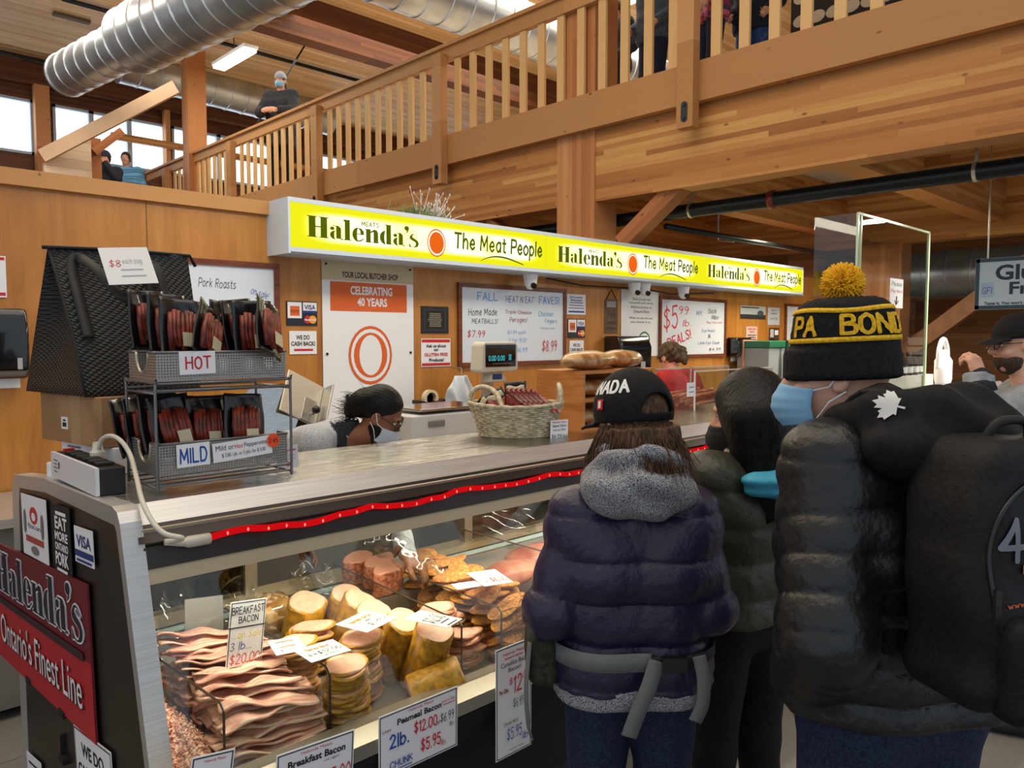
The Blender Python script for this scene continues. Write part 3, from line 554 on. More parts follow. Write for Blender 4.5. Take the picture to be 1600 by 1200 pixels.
M,wd,ht=wr(658,478,701,521); pq=card('wall_plaque','black engraved plaque right of the tall banner','plaque',M,wd,ht,blk,.015,lines=[('r','',.12,.12,.76,.76,mat('plaque grey',(52,52,54),.4)),('r','',.15,.15,.7,.7,blkM),('l','7',.25,.25,.5,.5,mat('dull brass lettering',(120,112,96)))])
M,wd,ht=wr(658,529,704,572); card('gluten_free_sign','white sheet with red bars asking about gluten free products','sign',M,wd,ht,wht,.002,lines=[('r','',.02,.86,.96,.11,redP),('r','',.02,.03,.96,.1,redP),('b','Ask us about',.16,.68,.68,.12,inkK),('b','our',.42,.55,.16,.08,inkK),('b','GLUTEN FREE',.1,.37,.8,.12,inkR),('b','Products!',.26,.18,.5,.12,inkK)])
M,wd,ht=wr(886,459,915,492); card('notice_sheet','white printed notice right of the Faves whiteboard, above the card sign','notice',M,wd,ht,wht,.002,lines=[('b','This is a nut-free',.12,.8,.7,.1,inkB),('b','Environment!',.2,.66,.6,.1,inkB),('l','3',.08,.3,.84,.3,inkB),('l','1',.08,.1,.84,.08,inkB)])
M,wd,ht=wr(945,468,965,521); hs=card('hanging_plaque','dark wooden hanging plaque above the towel dispenser','plaque',M,wd,ht,mat('weathered wood',(96,74,54),.7,var=.3),.012,lines=[('r','',.15,.78,.7,.18,mat('plaque pale',(150,150,150))),('s','Pork',.2,.5,.6,.16,inkK),('s','Farmers',.12,.26,.76,.14,inkK),('s','Ontario',.14,.12,.7,.08,inkK)])
MB().tube([M@Vector((.02,ht,0)),M@Vector((wd/2,ht+.1,0)),M@Vector((wd-.02,ht,0))],.004,6).build('hanging_cord',blkM,hs)
M,wd,ht=wr(971,452,1028,556); card('pork_poster','white Ontario pork poster with a green check circle','poster',M,wd,ht,wht,.002,lines=[('n','There are two new',.28,.85,.5,.04,inkK),('n','homemade pork tasting',.2,.79,.64,.04,inkK),('n','deliciousness in',.24,.73,.56,.04,inkK),('n','Ontario Pork.',.32,.66,.42,.045,inkK),('n','When you see this seal,',.2,.56,.64,.04,inkK),('n','you know it is.',.24,.5,.54,.04,inkK),('d','',.46,.14,.3,.24,inkG),('d','',.49,.165,.24,.19,wht),('m',"v",.55,.22,.13,.1,inkG)])
M,wd,ht=wr(1157,477,1196,499); card('landscape_print','small grey landscape print with a barn near the board of deals','picture',M,wd,ht,mat('misty grey',(176,180,184)),.003,lines=[('r','',0,0,1,.34,mat('dark field',(40,44,48))),('d','',.66,.25,.26,.42,mat('barn dark',(70,74,78))),('r','',.03,.83,.7,.08,inkK)])
M,wd,ht=wr(1200,480,1218,508); card('notice_sheet','grey handwritten notice sheet beside the small landscape print','notice',M,wd,ht,mat('grey paper',(186,188,194)),.002,lines=[('t','We',.3,.78,.3,.12,inkK),('t','Value',.25,.6,.5,.12,inkK),('t','your tip',.2,.25,.6,.2,mat('faded ink',(130,120,120)))])
M,wd,ht=wr(1166,510,1183,537); card('notice_sheet','pink tinted notice sheet under the small landscape print','notice',M,wd,ht,mat('pink paper',(206,176,170)),.002,lines=[('b','EVERY DAY',.15,.8,.7,.1,inkR),('b','DEALS!',.3,.65,.4,.1,inkR),('l','4',.12,.1,.76,.42,inkK)])
M,wd,ht=wr(1202,512,1217,537); card('notice_sheet','small dark card with pale squares left of the beanie','notice',M,wd,ht,mat('dark card',(70,50,40)),.002,lines=[('r','',.1,.4,.35,.5,mat('grey paper',(186,188,194))),('r','',.55,.55,.36,.3,wht),('r','',.05,.05,.5,.28,blkM)])
M,wd,ht=wr(-30,398,11,465); card('price_poster','white sheet with red bars at the far left frame edge','poster',M,wd,ht,wht,.003,lines=[('r','',.05,.04,.9,.08,redP),('r','',.05,.9,.9,.07,redP)])
def dispenser(px,label,t=.2):
    M,wd,ht=wr(*px,y=YW-.005); o=MB(); pr=[(0,0),(t*.75,0),(t,ht*.12),(t*1.02,ht*.7),(t*.8,ht),(0,ht)]
    o.prism([(-a,b) for a,b in pr][::-1],M@Matrix(((0,0,1,0),(0,1,0,0),(-1,0,0,0),(0,0,0,1))),wd)
    o=o.build('towel_dispenser',mat('glossy black plastic',(14,14,16),.12,coat=.5),None,0,.02,3); tag(o,label,'towel dispenser')
    MB().box((wd*.15,-.05,.03),(wd*.85,.0,.034),M).build('paper_towel',wht,o); MB().box((wd*.62,ht*.14,t+.004),(wd*.76,ht*.3,t+.006),M).build('emblem',mat('pale mark',(170,170,170)),o)
dispenser((-22,482,37,590),'black paper towel dispenser at the far left frame edge',.16)
dispenser((943,525,990,580),'glossy black towel dispenser between the plaque and the black cap',.22)
dispenser((1135,527,1158,557),'small black towel dispenser right of the board of deals',.16)
for px,py,l in ((829,433,'white dome camera under the middle of the sign'),(991,446,'left one of two white cameras close together under the sign'),(1007,448,'right one of two white cameras close together under the sign'),(1068,452,'white camera under the sign above the board of deals')):
    p=pY(px,py,4.52); M=Matrix.Translation((p.x,4.52,SZ0+.005)); r=empty('security_camera',(p.x,4.52,SZ0),l,'camera')
    MB().lathe([(.001,-.13),(.03,-.12),(.05,-.09),(.055,-.05),(.065,-.01),(.065,0)][::1],M).build('housing',wht,r,2)
    MB().cyl((p.x-.02,4.47,SZ0-.09),(p.x-.028,4.45,SZ0-.1),.024).build('lens',blk,r)
tag(MB().tube([(4.9,4.6,SZ0-.01),(5.4,4.62,SZ0-.05),(6.3,4.62,SZ0-.04),(6.8,4.62,SZ0-.07),(7.6,4.6,SZ0-.03)],.008,6).build('camera_cable',blkM),'black cable drooping along the wall under the sign','cable')
# ================================================================ DISPLAY CASE
CT=1.27; CX0,CX1=.65,9.2
case=empty('display_case',(CX0,2.5,0),'long stainless refrigerated meat counter with slanted glass front','display case')
# steel top with bright sloping lip
def yz(prof,x0,x1): return MB().prism([(-a,b) for a,b in prof],ENDP(0,0,x0)@Matrix.Scale(-1,4,(0,0,1)),x1-x0) if False else xprism(prof,x0,x1)
def xprism(prof,x0,x1):
    n=len(prof); v=[(x0,a,b) for a,b in prof]+[(x1,a,b) for a,b in prof]
    return MB().add(v,[tuple(range(n)),tuple(range(2*n-1,n-1,-1))]+[(i,n+i,n+(i+1)%n,(i+1)%n) for i in range(n)])
xprism([(2.19,CT),(2.19,CT-.02),(2.74,CT-.02),(2.74,CT)],CX0+.05,CX1).box((3.7,2.74,CT-.02),(CX1,3.02,CT)).build('counter_top',steelBr,case)
xprism([(2.19,CT),(2.14,CT-.05),(2.15,CT-.055),(2.195,CT-.014)],CX0+.04,CX1).build('bright_lip',steelB,case)
fasM=mat('dark fascia',(58,50,48),.35,.4)
xprism([(2.14,1.22),(2.105,1.178),(2.13,1.178),(2.2,1.22)],CX0+.04,CX1).build('fascia',fasM,case)
xprism([(2.11,1.165),(2.095,1.11),(2.14,1.11),(2.16,1.165)],CX0+.05,CX1).build('lower_fascia',fasM,case)
xprism([(2.12,1.21),(2.74,1.25),(2.74,1.2),(2.14,1.165)],CX0+.05,CX1).build('canopy_underside',mat('beige enamel',(176,164,140),.4),case)
beige=mat('beige glazing rail',(186,170,140),.4,.3)
xprism([(2.10,1.108),(2.088,1.07),(2.105,1.07),(2.13,1.108)],CX0+.05,CX1).build('glazing_rail',beige,case)
xprism([(1.875,.585),(1.8,.575),(1.795,.535),(1.87,.53),(1.95,.53),(1.95,.57)],CX0+.02,CX1).build('front_ledge',alu,case,0)
xprism([(1.80,.528),(1.86,.40),(1.93,.38),(1.93,.08),(2.9,.08),(2.9,.49),(1.97,.49),(1.92,.528)],CX0+.04,CX1).build('base',blkM,case)
for x0,x1 in ((CX0+.06,2.62),(2.63,4.9),(4.91,7.1),(7.11,CX1-.02)):
    xprism([(2.093,1.075),(1.888,.58),(1.894,.58),(2.099,1.075)],x0,x1).build('front_glass',glass,case)
dk=mat('stainless deck',(170,160,150),.3,.6)
xprism([(1.93,.49),(2.86,.54),(2.86,.56),(1.93,.51)],CX0+.05,CX1-.04).build('deck',dk,case)
xprism([(2.86,.5),(2.86,.68),(2.9,.68),(2.9,.5)],CX0+.05,CX1-.04).build('rear_panel',steelB,case)
xprism([(2.82,.68),(2.82,.71),(2.92,.71),(2.92,.68)],CX0+.05,CX1-.04).build('rear_sill',beige,case)
xprism([(2.84,.645),(2.84,.665),(2.86,.665),(2.86,.645)],CX0+.05,CX1-.04).build('rear_strip',mat('pale strip',(206,226,224),.3),case)
xprism([(2.84,1.13),(2.84,1.2),(2.92,1.22),(2.92,1.13)],CX0+.05,CX1-.04).build('rear_head_rail',beige,case)
for i,x in enumerate((.72,1.32,2.45,3.1,4.0,4.9,5.8,6.7)):
    MB().box((x,2.85,.71),(x+.05,2.89,1.13)).build('door_stile',alu,case)
for x0,x1 in ((.77,1.32),(2.5,3.1),(3.15,4),(4.05,4.9),(4.95,5.8)):
    p=MB().box((x0,2.868,.71),(x1,2.874,1.13)).build('sliding_door',glassM('greyed door glass',(196,192,180),.12),case); 
tubeE=emitM('lit case lamp tube',(255,238,214),3.)
lm=MB()
for a,b in ((.8,2.5),(2.7,4.4),(4.7,6.6)): lm.cyl((a,2.17,1.135),(b,2.17,1.135),.012,n=10)
lm.build('case_lamp',tubeE,case)
area('case_lamps',(2.3,2.2,1.12),3.0,.06,27,(1,.88,.72),(math.radians(14),0,0)); area('case_lamps_far',(5.6,2.2,1.12),3.0,.06,14,(1,.88,.72),(math.radians(14),0,0))
# end panel
pts=[(1.80,.05),(1.965,.655),(2.13,1.235),(2.15,1.262),(2.19,1.272),(2.9,1.255),(3.3,1.215),(3.34,1.15),(3.34,.05)]
inn=[(1.87,.05),(2.03,.655),(2.185,1.2),(2.2,1.218),(2.9,1.205),(3.26,1.17),(3.28,1.1),(3.28,.05)]
ep=MB(); n=len(inn)
xprism(inn,CX0+.008,CX0+.035).build('end_panel',steelD,case)
fr=[(a,b) for a,b in pts]; fb=MB(); ins=[inn[0],inn[1],inn[2],inn[3],inn[3],inn[4],inn[5],inn[6],inn[7]]
for i in range(len(pts)-1):
    a,b,c,d=pts[i],pts[i+1],ins[i+1],ins[i]
    fb.add([(CX0,*a),(CX0,*b),(CX0+.008,*c),(CX0+.008,*d),(CX0+.055,*a),(CX0+.055,*b),(CX0+.055,*c),(CX0+.055,*d)],[(0,1,2,3),(0,4,5,1),(7,6,5,4),(3,2,6,7)])
fb.build('end_frame',steelB,case)
xprism([(2.02,.62),(2.045,.62),(2.17,1.08),(2.145,1.08)],CX0+.045,CX0+.06).build('black_gasket',blkM,case)
# end panel: stuck on sheets
def endcard(name,label,cat,px,lines,m=wht,border=None,th=.002):
    a=pX(*px[0],CX0); b=pX(*px[1],CX0); c=pX(*px[2],CX0)   # top left, top right, bottom left
    M=frame(c,b-a,a-c); M=Matrix.Translation((-.003 if th<.004 else -.006,0,0))@M
    return card(name,label,cat,M,(b-a).length,(a-c).length,m,th,lines=lines,border=border)
mar=mat('maroon sign red',(112,20,36),.45); red2=mat('bright sign red',(186,28,40),.45)
hs=endcard('shop_name_board',"maroon and red board reading Ontario's Finest Line on the case end",'sign',((3,856),(160,932),(3,1022)),[('r','',.0,.0,1,.5,red2),*[('h','',.04+.007*math.cos(a_),.6+.011*math.sin(a_),.92,.36,wht) for a_ in [k_*math.pi/4 for k_ in range(8)]],('h','',.04,.6,.92,.36,mat('dark name lettering',(30,24,40))),('r','',.05,.49,.9,.055,mat('dark stripe',(52,30,34))),('n',"Ontario's Finest Line",.07,.155,.86,.25,mat('lettering edge',(60,20,24))),('n',"Ontario's Finest Line",.063,.165,.86,.25,wht)],mar,None,.006)  # the dark print is the shop name itself, outlined in white
endcard('award_sheet','white award sheet with laurel and ribbon, leftmost on the case end','poster',((36,771),(75,783),(39,863)),[('d','',.34,.55,.32,.28,redP),('d','',.42,.6,.16,.14,wht),('s','Bacon',.26,.47,.5,.08,inkK),('r','',.16,.24,.7,.1,mat('ribbon rust',(170,70,60))),('d','',.36,.06,.3,.14,mat('wheat grey',(120,116,116))),('d','',.1,.36,.09,.4,mat('wheat grey',(120,116,116))),('d','',.8,.36,.09,.4,mat('wheat grey',(120,116,116)))])
endcard('pork_sticker','black and white Eat More Ontario Pork sticker on the case end','sticker',((83,786),(110,795),(88,894)),[('r','',.2,.86,.6,.05,wht),('b','EAT',.15,.66,.7,.18,wht),('b','MORE',.13,.5,.74,.13,wht),('b','ONTARIO',.13,.36,.74,.11,wht),('b','PORK',.13,.15,.74,.19,wht),('r','',.2,.07,.6,.04,wht)],blkM)
endcard('card_sticker','white and blue payment card sticker right of the pork sticker','sticker',((118,821),(147,831),(120,876)),[('b','VISA',.12,.45,.78,.34,navy),('r','',0,.18,1,.18,navy),('l','1',.1,.05,.8,.07,navy)])
endcard('cash_back_sign','white We Do Cash Back sheet low on the case end','sign',((123,1138),(183,1185),(124,1236)),[('b','WE DO',.2,.62,.6,.2,inkK),('b','CASH BACK!',.08,.3,.84,.2,inkK)],wht,inkK)
endcard('notice_sheet','small torn white notice at the bottom left of the case end','notice',((47,1179),(70,1200),(47,1230)),[('l','3',.15,.3,.7,.5,inkK)])
for k,(px,l) in enumerate((((46,1058),'upper left black bracket fixed on the case end'),((98,1108),'black bracket fixed right of the others on the case end'),((98,1180),'lowest black bracket on the case end by the notice'))):
    p=pX(*px,CX0); b=MB().box((CX0-.006,p.y-.006,p.z),(CX0+.008,p.y+.006,p.z+.07)).box((CX0-.012,p.y-.05,p.z-.012),(CX0+.008,p.y+.006,p.z+.006)); b.build('bracket',blkM,case)
def spl(P,n=6):
    P=[Vector(p) for p in P]; Q=[P[0]]+P+[P[-1]]; o=[]
    for i in range(1,len(Q)-2):
        for k in range(n):
            t=k/n; o.append(.5*((2*Q[i])+(Q[i+1]-Q[i-1])*t+(2*Q[i-1]-5*Q[i]+4*Q[i+1]-Q[i+2])*t*t+(3*Q[i]-Q[i-1]-3*Q[i+1]+Q[i+2])*t**3))
    return o+[P[-1]]
# rope light and white lead
redG=emitM('lit red rope light',(206,14,20),.95); random.seed(5)
rp=[]; x=pY(322,841,2.09).x
i=0
while x<CX1-.2: rp.append((x,2.094+random.uniform(-.004,.003),1.163+.006*math.sin(i*.9)+random.uniform(-.004,.004))); x+=.06; i+=1
rl=tag(MB().tube(spl(rp,3),.0095,10).build('rope_light',redG,None,2),'glowing red rope light strung along the counter front','light')
em=MB(); hot=emitM('rope light bulb',(255,120,110),1.6)
for p in rp[::1]: em.lathe([(.001,-.005),(.004,0),(.001,.005)],Matrix.Translation((p[0],p[1]-.0085,p[2])),8)
em.build('bulbs',hot,rl)
clr=mat('milky plastic connector',(196,190,176),.3); a=Vector(rp[0])
MB().tube([a+Vector((.01,-.004,0)),a+Vector((-.05,-.004,.001)),a+Vector((-.06,-.004,.001)),a+Vector((-.11,-.004,.012))],[.016,.016,.011,.009],10).build('connector',clr,rl,2)
cab=mat('ivory cable',(206,200,184),.4)
cp=[a+Vector((-.1,-.004,.01)),pD(285,841,2.0),pD(258,834,2.0),pD(238,815,2.015),pD(222,782,2.06),pD(213,745,2.17),pD(204,712,2.27),pD(190,690,2.3),pD(174,681,2.33),pD(160,686,2.37),pD(154,700,2.38)]
pc=tag(MB().tube(spl(cp),.0068,10).build('power_cord',cab,None,2),'ivory power cord looping from the outlet strip to the red rope light','cord')
pq=pD(153,716,2.39); MB().tube([pq+Vector((0,0,.05)),pq+Vector((0,0,.026)),pq+Vector((0,0,.02)),pq+Vector((0,0,-.03))],[.013,.016,.022,.022],10).build('plug',cab,pc,1)
# ================================================================ MEAT
random.seed(11)
def baconM():
    t=NT('bacon'); tc=t.n('ShaderNodeTexCoord').outputs['Object']; info=t.n('ShaderNodeObjectInfo').outputs['Random']
    m=t.n('ShaderNodeMapping',{0:tc,3:(3.5,26,26)}); t.l(t.n('ShaderNodeCombineXYZ',{0:t.math('MULTIPLY',info,40.),1:t.math('MULTIPLY',info,9.),2:0.}).outputs[0],m.inputs[1])
    f=t.noise(m.outputs[0],1.6,2,.5,.4)
    t.base(t.ramp(f,[(.30,lin((232,206,178))),(.44,lin((228,178,156))),(.52,lin((206,140,124))),(.6,lin((226,184,164))),(.7,lin((238,214,188)))])); t.b.inputs['Roughness'].default_value=.42; t.b.inputs['Subsurface Weight'].default_value=.0; return t.m
bacM=baconM()
def strip(L,W,seed):
    r=random.Random(seed); a,b,c=r.uniform(0,6),r.uniform(.008,.018),r.uniform(18,30); d=r.uniform(-.03,.03)
    return MB().grid(lambda u,v:((u-.5)*L,(v-.5)*W*(1+.14*math.sin(u*7+a))+d*math.sin(u*3.1+a),b*.35*math.sin(u*c*.6+a)+.006*math.sin(v*4+u*8+a)-.05*max(0,abs(u-.5)-.36)**1.0*1.0),36,7,.005).mesh('bacon_slice',bacM,2)
svar=[strip(random.uniform(.28,.34),random.uniform(.065,.095),i) for i in range(9)]
k=0
for lay in range(13):
    for row in range(6):
        z=.525+.0155*lay+.004*row; y=2.02+.07*row+random.uniform(-.012,.012)+.006*lay
        if lay>9 and row<(lay-9): continue
        o=bpy.data.objects.new('bacon_slice',random.choice(svar)); COL.objects.link(o)
        top=lay>8
        o.matrix_basis=Matrix.Translation((1.012+random.uniform(-.01,.01),y,z+(.006*row if top else 0)))@Euler((random.uniform(-.15,.15)+(-.0 if not top else -.12),random.uniform(-.07,.05)+(.12 if top else .03),random.uniform(-.1,.1)-(.22 if top else .05))).to_matrix().to_4x4()@Matrix.Scale(.97,4)
        tag(o,'slice of raw bacon in the loose pile behind the glass, left of the yellow meat','bacon','bacon slices in the front pile'); k+=1
def rimM(name,inner,rim,a,b,lo=.8):
    t=NT(name); tc=t.n('ShaderNodeTexCoord').outputs['Object']; sp=t.n('ShaderNodeSeparateXYZ',{0:tc}).outputs
    q=t.math('SQRT',t.math('ADD',t.math('POWER',t.math('DIVIDE',sp[0],a),2.),t.math('POWER',t.math('DIVIDE',sp[1],b),2.)))
    q=t.math('ADD',q,t.math('MULTIPLY',t.math('SUBTRACT',t.noise(t.coord((1,1,1)),30,2),.5),.14))
    n=t.noise(t.coord((1,1,1)),60,3); ic=t.ramp(n,[(.35,lin(inner)),(.7,lin(tuple(min(255,x+16) for x in inner)))]); rc=t.ramp(n,[(.35,lin(tuple(x*.72 for x in rim))),(.65,lin(rim))])
    k=t.n('ShaderNodeMapRange',{0:q,1:lo,2:lo+.06}).outputs[0]
    t.base(t.n('ShaderNodeMix',{0:k,6:ic,7:rc},data_type='RGBA').outputs[2]); t.b.inputs['Roughness'].default_value=.5; t.bump(n,.35,.004); return t.m
pinkI=(232,178,152); yel=(206,150,44)
peaM=rimM('peameal bacon',pinkI,yel,.062,.048,.86)
def oval(a,b,h,seed,n=30,rd=.004,dent=.06):
    r=random.Random(seed); ph=[r.uniform(0,6) for _ in range(3)]
    def rad(t): return 1+dent*math.sin(2*t+ph[0])+dent*.6*math.sin(3*t+ph[1])+.02*math.sin(7*t+ph[2])
    m=MB(); pr=[(.0,-h/2),(.6,-h/2),(1-rd/a,-h/2),(1,-h/2+rd),(1,h/2-rd),(1-rd/a,h/2),(.6,h/2),(0,h/2)]; v=[];f=[]
    for k,(s,z) in enumerate(pr):
        for j in range(n): t=2*math.pi*j/n; q=s*rad(t); v.append((a*q*math.cos(t),b*q*math.sin(t),z+.002*math.sin(3*t+ph[0])*s))
    for i in range(len(pr)-1):
        for j in range(n): f.append((i*n+j,i*n+(j+1)%n,(i+1)*n+(j+1)%n,(i+1)*n+j))
    return m.add(v,f)
pv=[oval(.06,.047,.0085,i).mesh('peameal_slice',peaM,1) for i in range(6)]
def stack(cx,cy,z0,n,label,grp,vs,name,cat,dz=.0095,jit=.006,lean=0,sc=1,tilt=.05,yaw=0):
    for i in range(n):
        o=bpy.data.objects.new(name,random.choice(vs)); COL.objects.link(o)
        o.matrix_basis=Matrix.Translation((cx+random.uniform(-jit,jit)+lean*i,cy+random.uniform(-jit,jit)-lean*.6*i,z0+dz*i))@Euler((random.uniform(-tilt,tilt),random.uniform(-tilt,tilt),yaw+random.uniform(-.35,.35))).to_matrix().to_4x4()@Matrix.Scale(sc,4)
        tag(o,label,cat,grp)
p=pY(540,1135,2.06); stack(1.272,2.045,.513,20,'yellow rimmed peameal bacon slice in the left front stack','peameal slices in the left stack',pv,'peameal_slice','bacon',.0098,.008,yaw=.7,sc=1.38)
stack(1.395,2.165,.52,21,'yellow rimmed peameal bacon slice in the right back stack','peameal slices in the right stack',pv,'peameal_slice','bacon',.0098,.008,yaw=.7,sc=1.42)
stack(1.24,2.3,.535,17,'pink round bacon slice in the row behind the left peameal stack','bacon rounds behind the peameal stacks',pv,'peameal_slice','bacon',.0105,.012,sc=1.25)
stack(1.36,2.42,.54,16,'pink round bacon slice in the hindmost peameal stack','bacon rounds in the hindmost stack',pv,'peameal_slice','bacon',.0105,.014,sc=1.25)
chM=rimM('peameal chunk',(230,174,146),(204,148,40),.062,.05,.88)
def chunk(seed,h): return oval(.062,.05,h,seed,36,.006,.05).mesh('peameal_chunk',chM,1)
cs=[((1.605,2.075,.62),.17,.35,-.12,'large yellow crusted bacon chunk with pink cut face at the front'),((1.57,2.2,.63),.16,.3,.1,'yellow crusted bacon chunk just behind the front chunk'),((1.535,2.32,.64),.16,.25,.0,'yellow crusted bacon chunk third from the front'),((1.55,2.45,.65),.15,.35,.2,'yellow crusted bacon chunk under the $5.99 card'),((1.41,2.57,.65),.15,.3,-.2,'yellow crusted bacon chunk at the back by the wrapped roast'),((1.58,2.58,.64),.14,.3,.1,'yellow crusted bacon chunk at the back right of its row')]
for i,(c,h,tx,tz,l) in enumerate(cs):
    o=bpy.data.objects.new('peameal_chunk',chunk(i+20,h)); COL.objects.link(o); o.matrix_basis=Matrix.Translation(c)@Euler((tx,-.12,.7+tz)).to_matrix().to_4x4()@Matrix.Scale(1.32,4); tag(o,l,'bacon')
o=bpy.data.objects.new('peameal_chunk',chunk(33,.15)); COL.objects.link(o); o.matrix_basis=Matrix.Translation((1.575,1.985,.56))@Euler((1.3,.0,1.15)).to_matrix().to_4x4()@Matrix.Scale(1.2,4); tag(o,'yellow crusted bacon chunk lying on its side along the glass','bacon')
film2=glassM('wrapped film',(236,226,206),.3,.1,.12)
def blob(r,seed,amp,nu=24,nv=16):
    q=random.Random(seed); ph=[q.uniform(0,6) for _ in range(6)]
    def fn(u,v):
        a=u*2*math.pi; b=(v-.5)*math.pi; d=1+amp*(math.sin(2*a+ph[0])*math.cos(b)+.6*math.sin(3*a+4*b+ph[1])+.5*math.sin(5*b+ph[2]+a)+.35*math.sin(9*a+ph[3])*math.cos(b)+.3*math.sin(8*b+5*a+ph[4]))
        return (r[0]*d*math.cos(a)*math.cos(b),r[1]*d*math.sin(a)*math.cos(b),r[2]*d*math.sin(b))
    return MB().grid(fn,nu,nv)
o=tag(blob((.085,.075,.075),4,.05).build('wrapped_roast',two('pale cured roast',(206,160,96),(236,212,170),12,.3),None,2),'pale round roast wrapped in film left of the clear divider','meat'); o.location=(1.37,2.72,.66)
f=blob((.09,.08,.08),9,.08).build('film_wrap',film2,o,2); f.matrix_parent_inverse=Matrix.Identity(4)
# ham chunks with netted sides
hamM=two('netted ham side',(150,78,52),(206,130,100),60,.5)
for i,((x,y),l) in enumerate((((1.83,2.62),'front ham chunk with netted brown side at the back of the case'),((1.86,2.73),'middle ham chunk with netted brown side at the back of the case'),((1.82,2.83),'rear ham chunk with netted brown side at the back of the case'))):
    r=empty('ham_chunk',(x,y,.6),l,'meat'); b=oval(.085,.05,.1,40+i).build('netted_side',hamM,r); b.matrix_parent_inverse=Matrix.Identity(4); b.matrix_basis=Euler((.12,-.1,.4)).to_matrix().to_4x4()
    t=oval(.08,.046,.006,40+i).build('cut_face',mat('ham pink',(232,166,140),.4),r); t.matrix_parent_inverse=Matrix.Identity(4); t.matrix_basis=b.matrix_basis@Matrix.Translation((0,0,.051))
    r.location.z=.72
MB().box((1.72,2.56,.555),(1.95,2.855,.66)).build('riser',dk,case)
# back bacon slices
bbM=rimM('back bacon',(232,172,150),(214,150,110),.07,.05,.86)
bv=[oval(.068,.05,.007,60+i,dent=.1).mesh('back_bacon_slice',bbM,1) for i in range(5)]
stack(1.79,2.1,.515,17,'pink back bacon slice piled behind the tall Canadian Back Bacon card','back bacon slices',bv,'back_bacon_slice','bacon',.0085,.02,tilt=.14)
stack(1.8,2.24,.525,20,'pink back bacon slice in the second pile under the tented $12.00 card','back bacon slices of the second pile',bv,'back_bacon_slice','bacon',.009,.02,tilt=.14)
# breaded cutlets
cutM=two('golden breadcrumb coating',(176,106,40),(222,156,76),90,.75,bump=.9)
def cutlet(seed):
    q=random.Random(seed); ph=[q.uniform(0,6) for _ in range(4)]
    def fn(u,v):
        a=u*2*math.pi; b=(v-.5)*math.pi; d=1+.13*math.sin(2*a+ph[0])+.09*math.sin(3*a+ph[1]); w=.1*math.sin(14*a+9*b+ph[2])+.08*math.sin(23*a-17*b+ph[3])
        return (.08*d*math.cos(a)*math.cos(b)**.6,.05*d*math.sin(a)*math.cos(b)**.6,.0105*math.sin(b)*(1+w)+.012*math.sin(a+ph[0])*math.cos(b))
    return MB().grid(fn,40,14).mesh('breaded_cutlet',cutM,2)
cv=[cutlet(i) for i in range(6)]
for row,(y,n) in enumerate(((2.06,12),(2.17,14),(2.28,15),(2.39,15),(2.5,15),(2.62,15))):
    for i in range(n):
        for sx in ((1.975,2.07) if i%2 else (2.02,)):
            o=bpy.data.objects.new('breaded_cutlet',random.choice(cv)); COL.objects.link(o); zz=.53+.006*row
            o.matrix_basis=Matrix.Translation((sx+random.uniform(-.015,.015),y+random.uniform(-.015,.015),zz+.0155*i))@Euler((random.uniform(-.2,.1),random.uniform(-.15,.15),random.uniform(-.4,.9))).to_matrix().to_4x4()
            tag(o,'golden breaded cutlet in the heap left of the purple jacket','cutlet','breaded cutlets')
# minced meat, red meat
random.seed(21)
mmM=two('minced ham',(196,128,104),(240,200,174),55,.5,dist=1)
def hp(u,v):
    x=.71+.13*u; y=1.96+.55*v; return (x,y,.525+.15*min(1,v*2.4+.25)*(.75+.25*math.sin(3*u+1))+.012*math.sin(40*u+9*v)*math.sin(60*v+7*u))
mm=MB().grid(hp,26,60)
for i in range(1500):
    u,v=random.random(),random.random()**1.2; p=Vector(hp(u,v)); a=random.uniform(.003,.0075); d=Vector((random.gauss(0,1),random.gauss(0,1),random.gauss(0,.6))).normalized()*a
    mm.tube([p-d,p+d+Vector((0,0,.003))],[a*.55,a*.35],5)
tag(mm.build('minced_ham',mmM,None,2),'heap of pink minced ham crumbs at the left end of the case','meat',kind='stuff')
rdM=two('fresh pork',(190,104,88),(226,160,136),8,.4)
for i,(x,y,z) in enumerate(((2.4,2.2,.62),(2.62,2.36,.62),(2.42,2.5,.64),(2.7,2.62,.64),(2.95,2.3,.62),(3.15,2.5,.62),(3.4,2.25,.62))):
    o=tag(blob((.17,.1,.055),70+i,.05).build('pork_roast',rdM,None,2),['pork roast against the tall clear divider','pork roast second from the tall divider','pork roast at the back by the tall divider','pork roast at the back, further right','pork roast in front of the purple jacket','pork roast behind the purple jacket','rightmost pork roast in the case'][i],'meat'); o.location=(x,y,z)
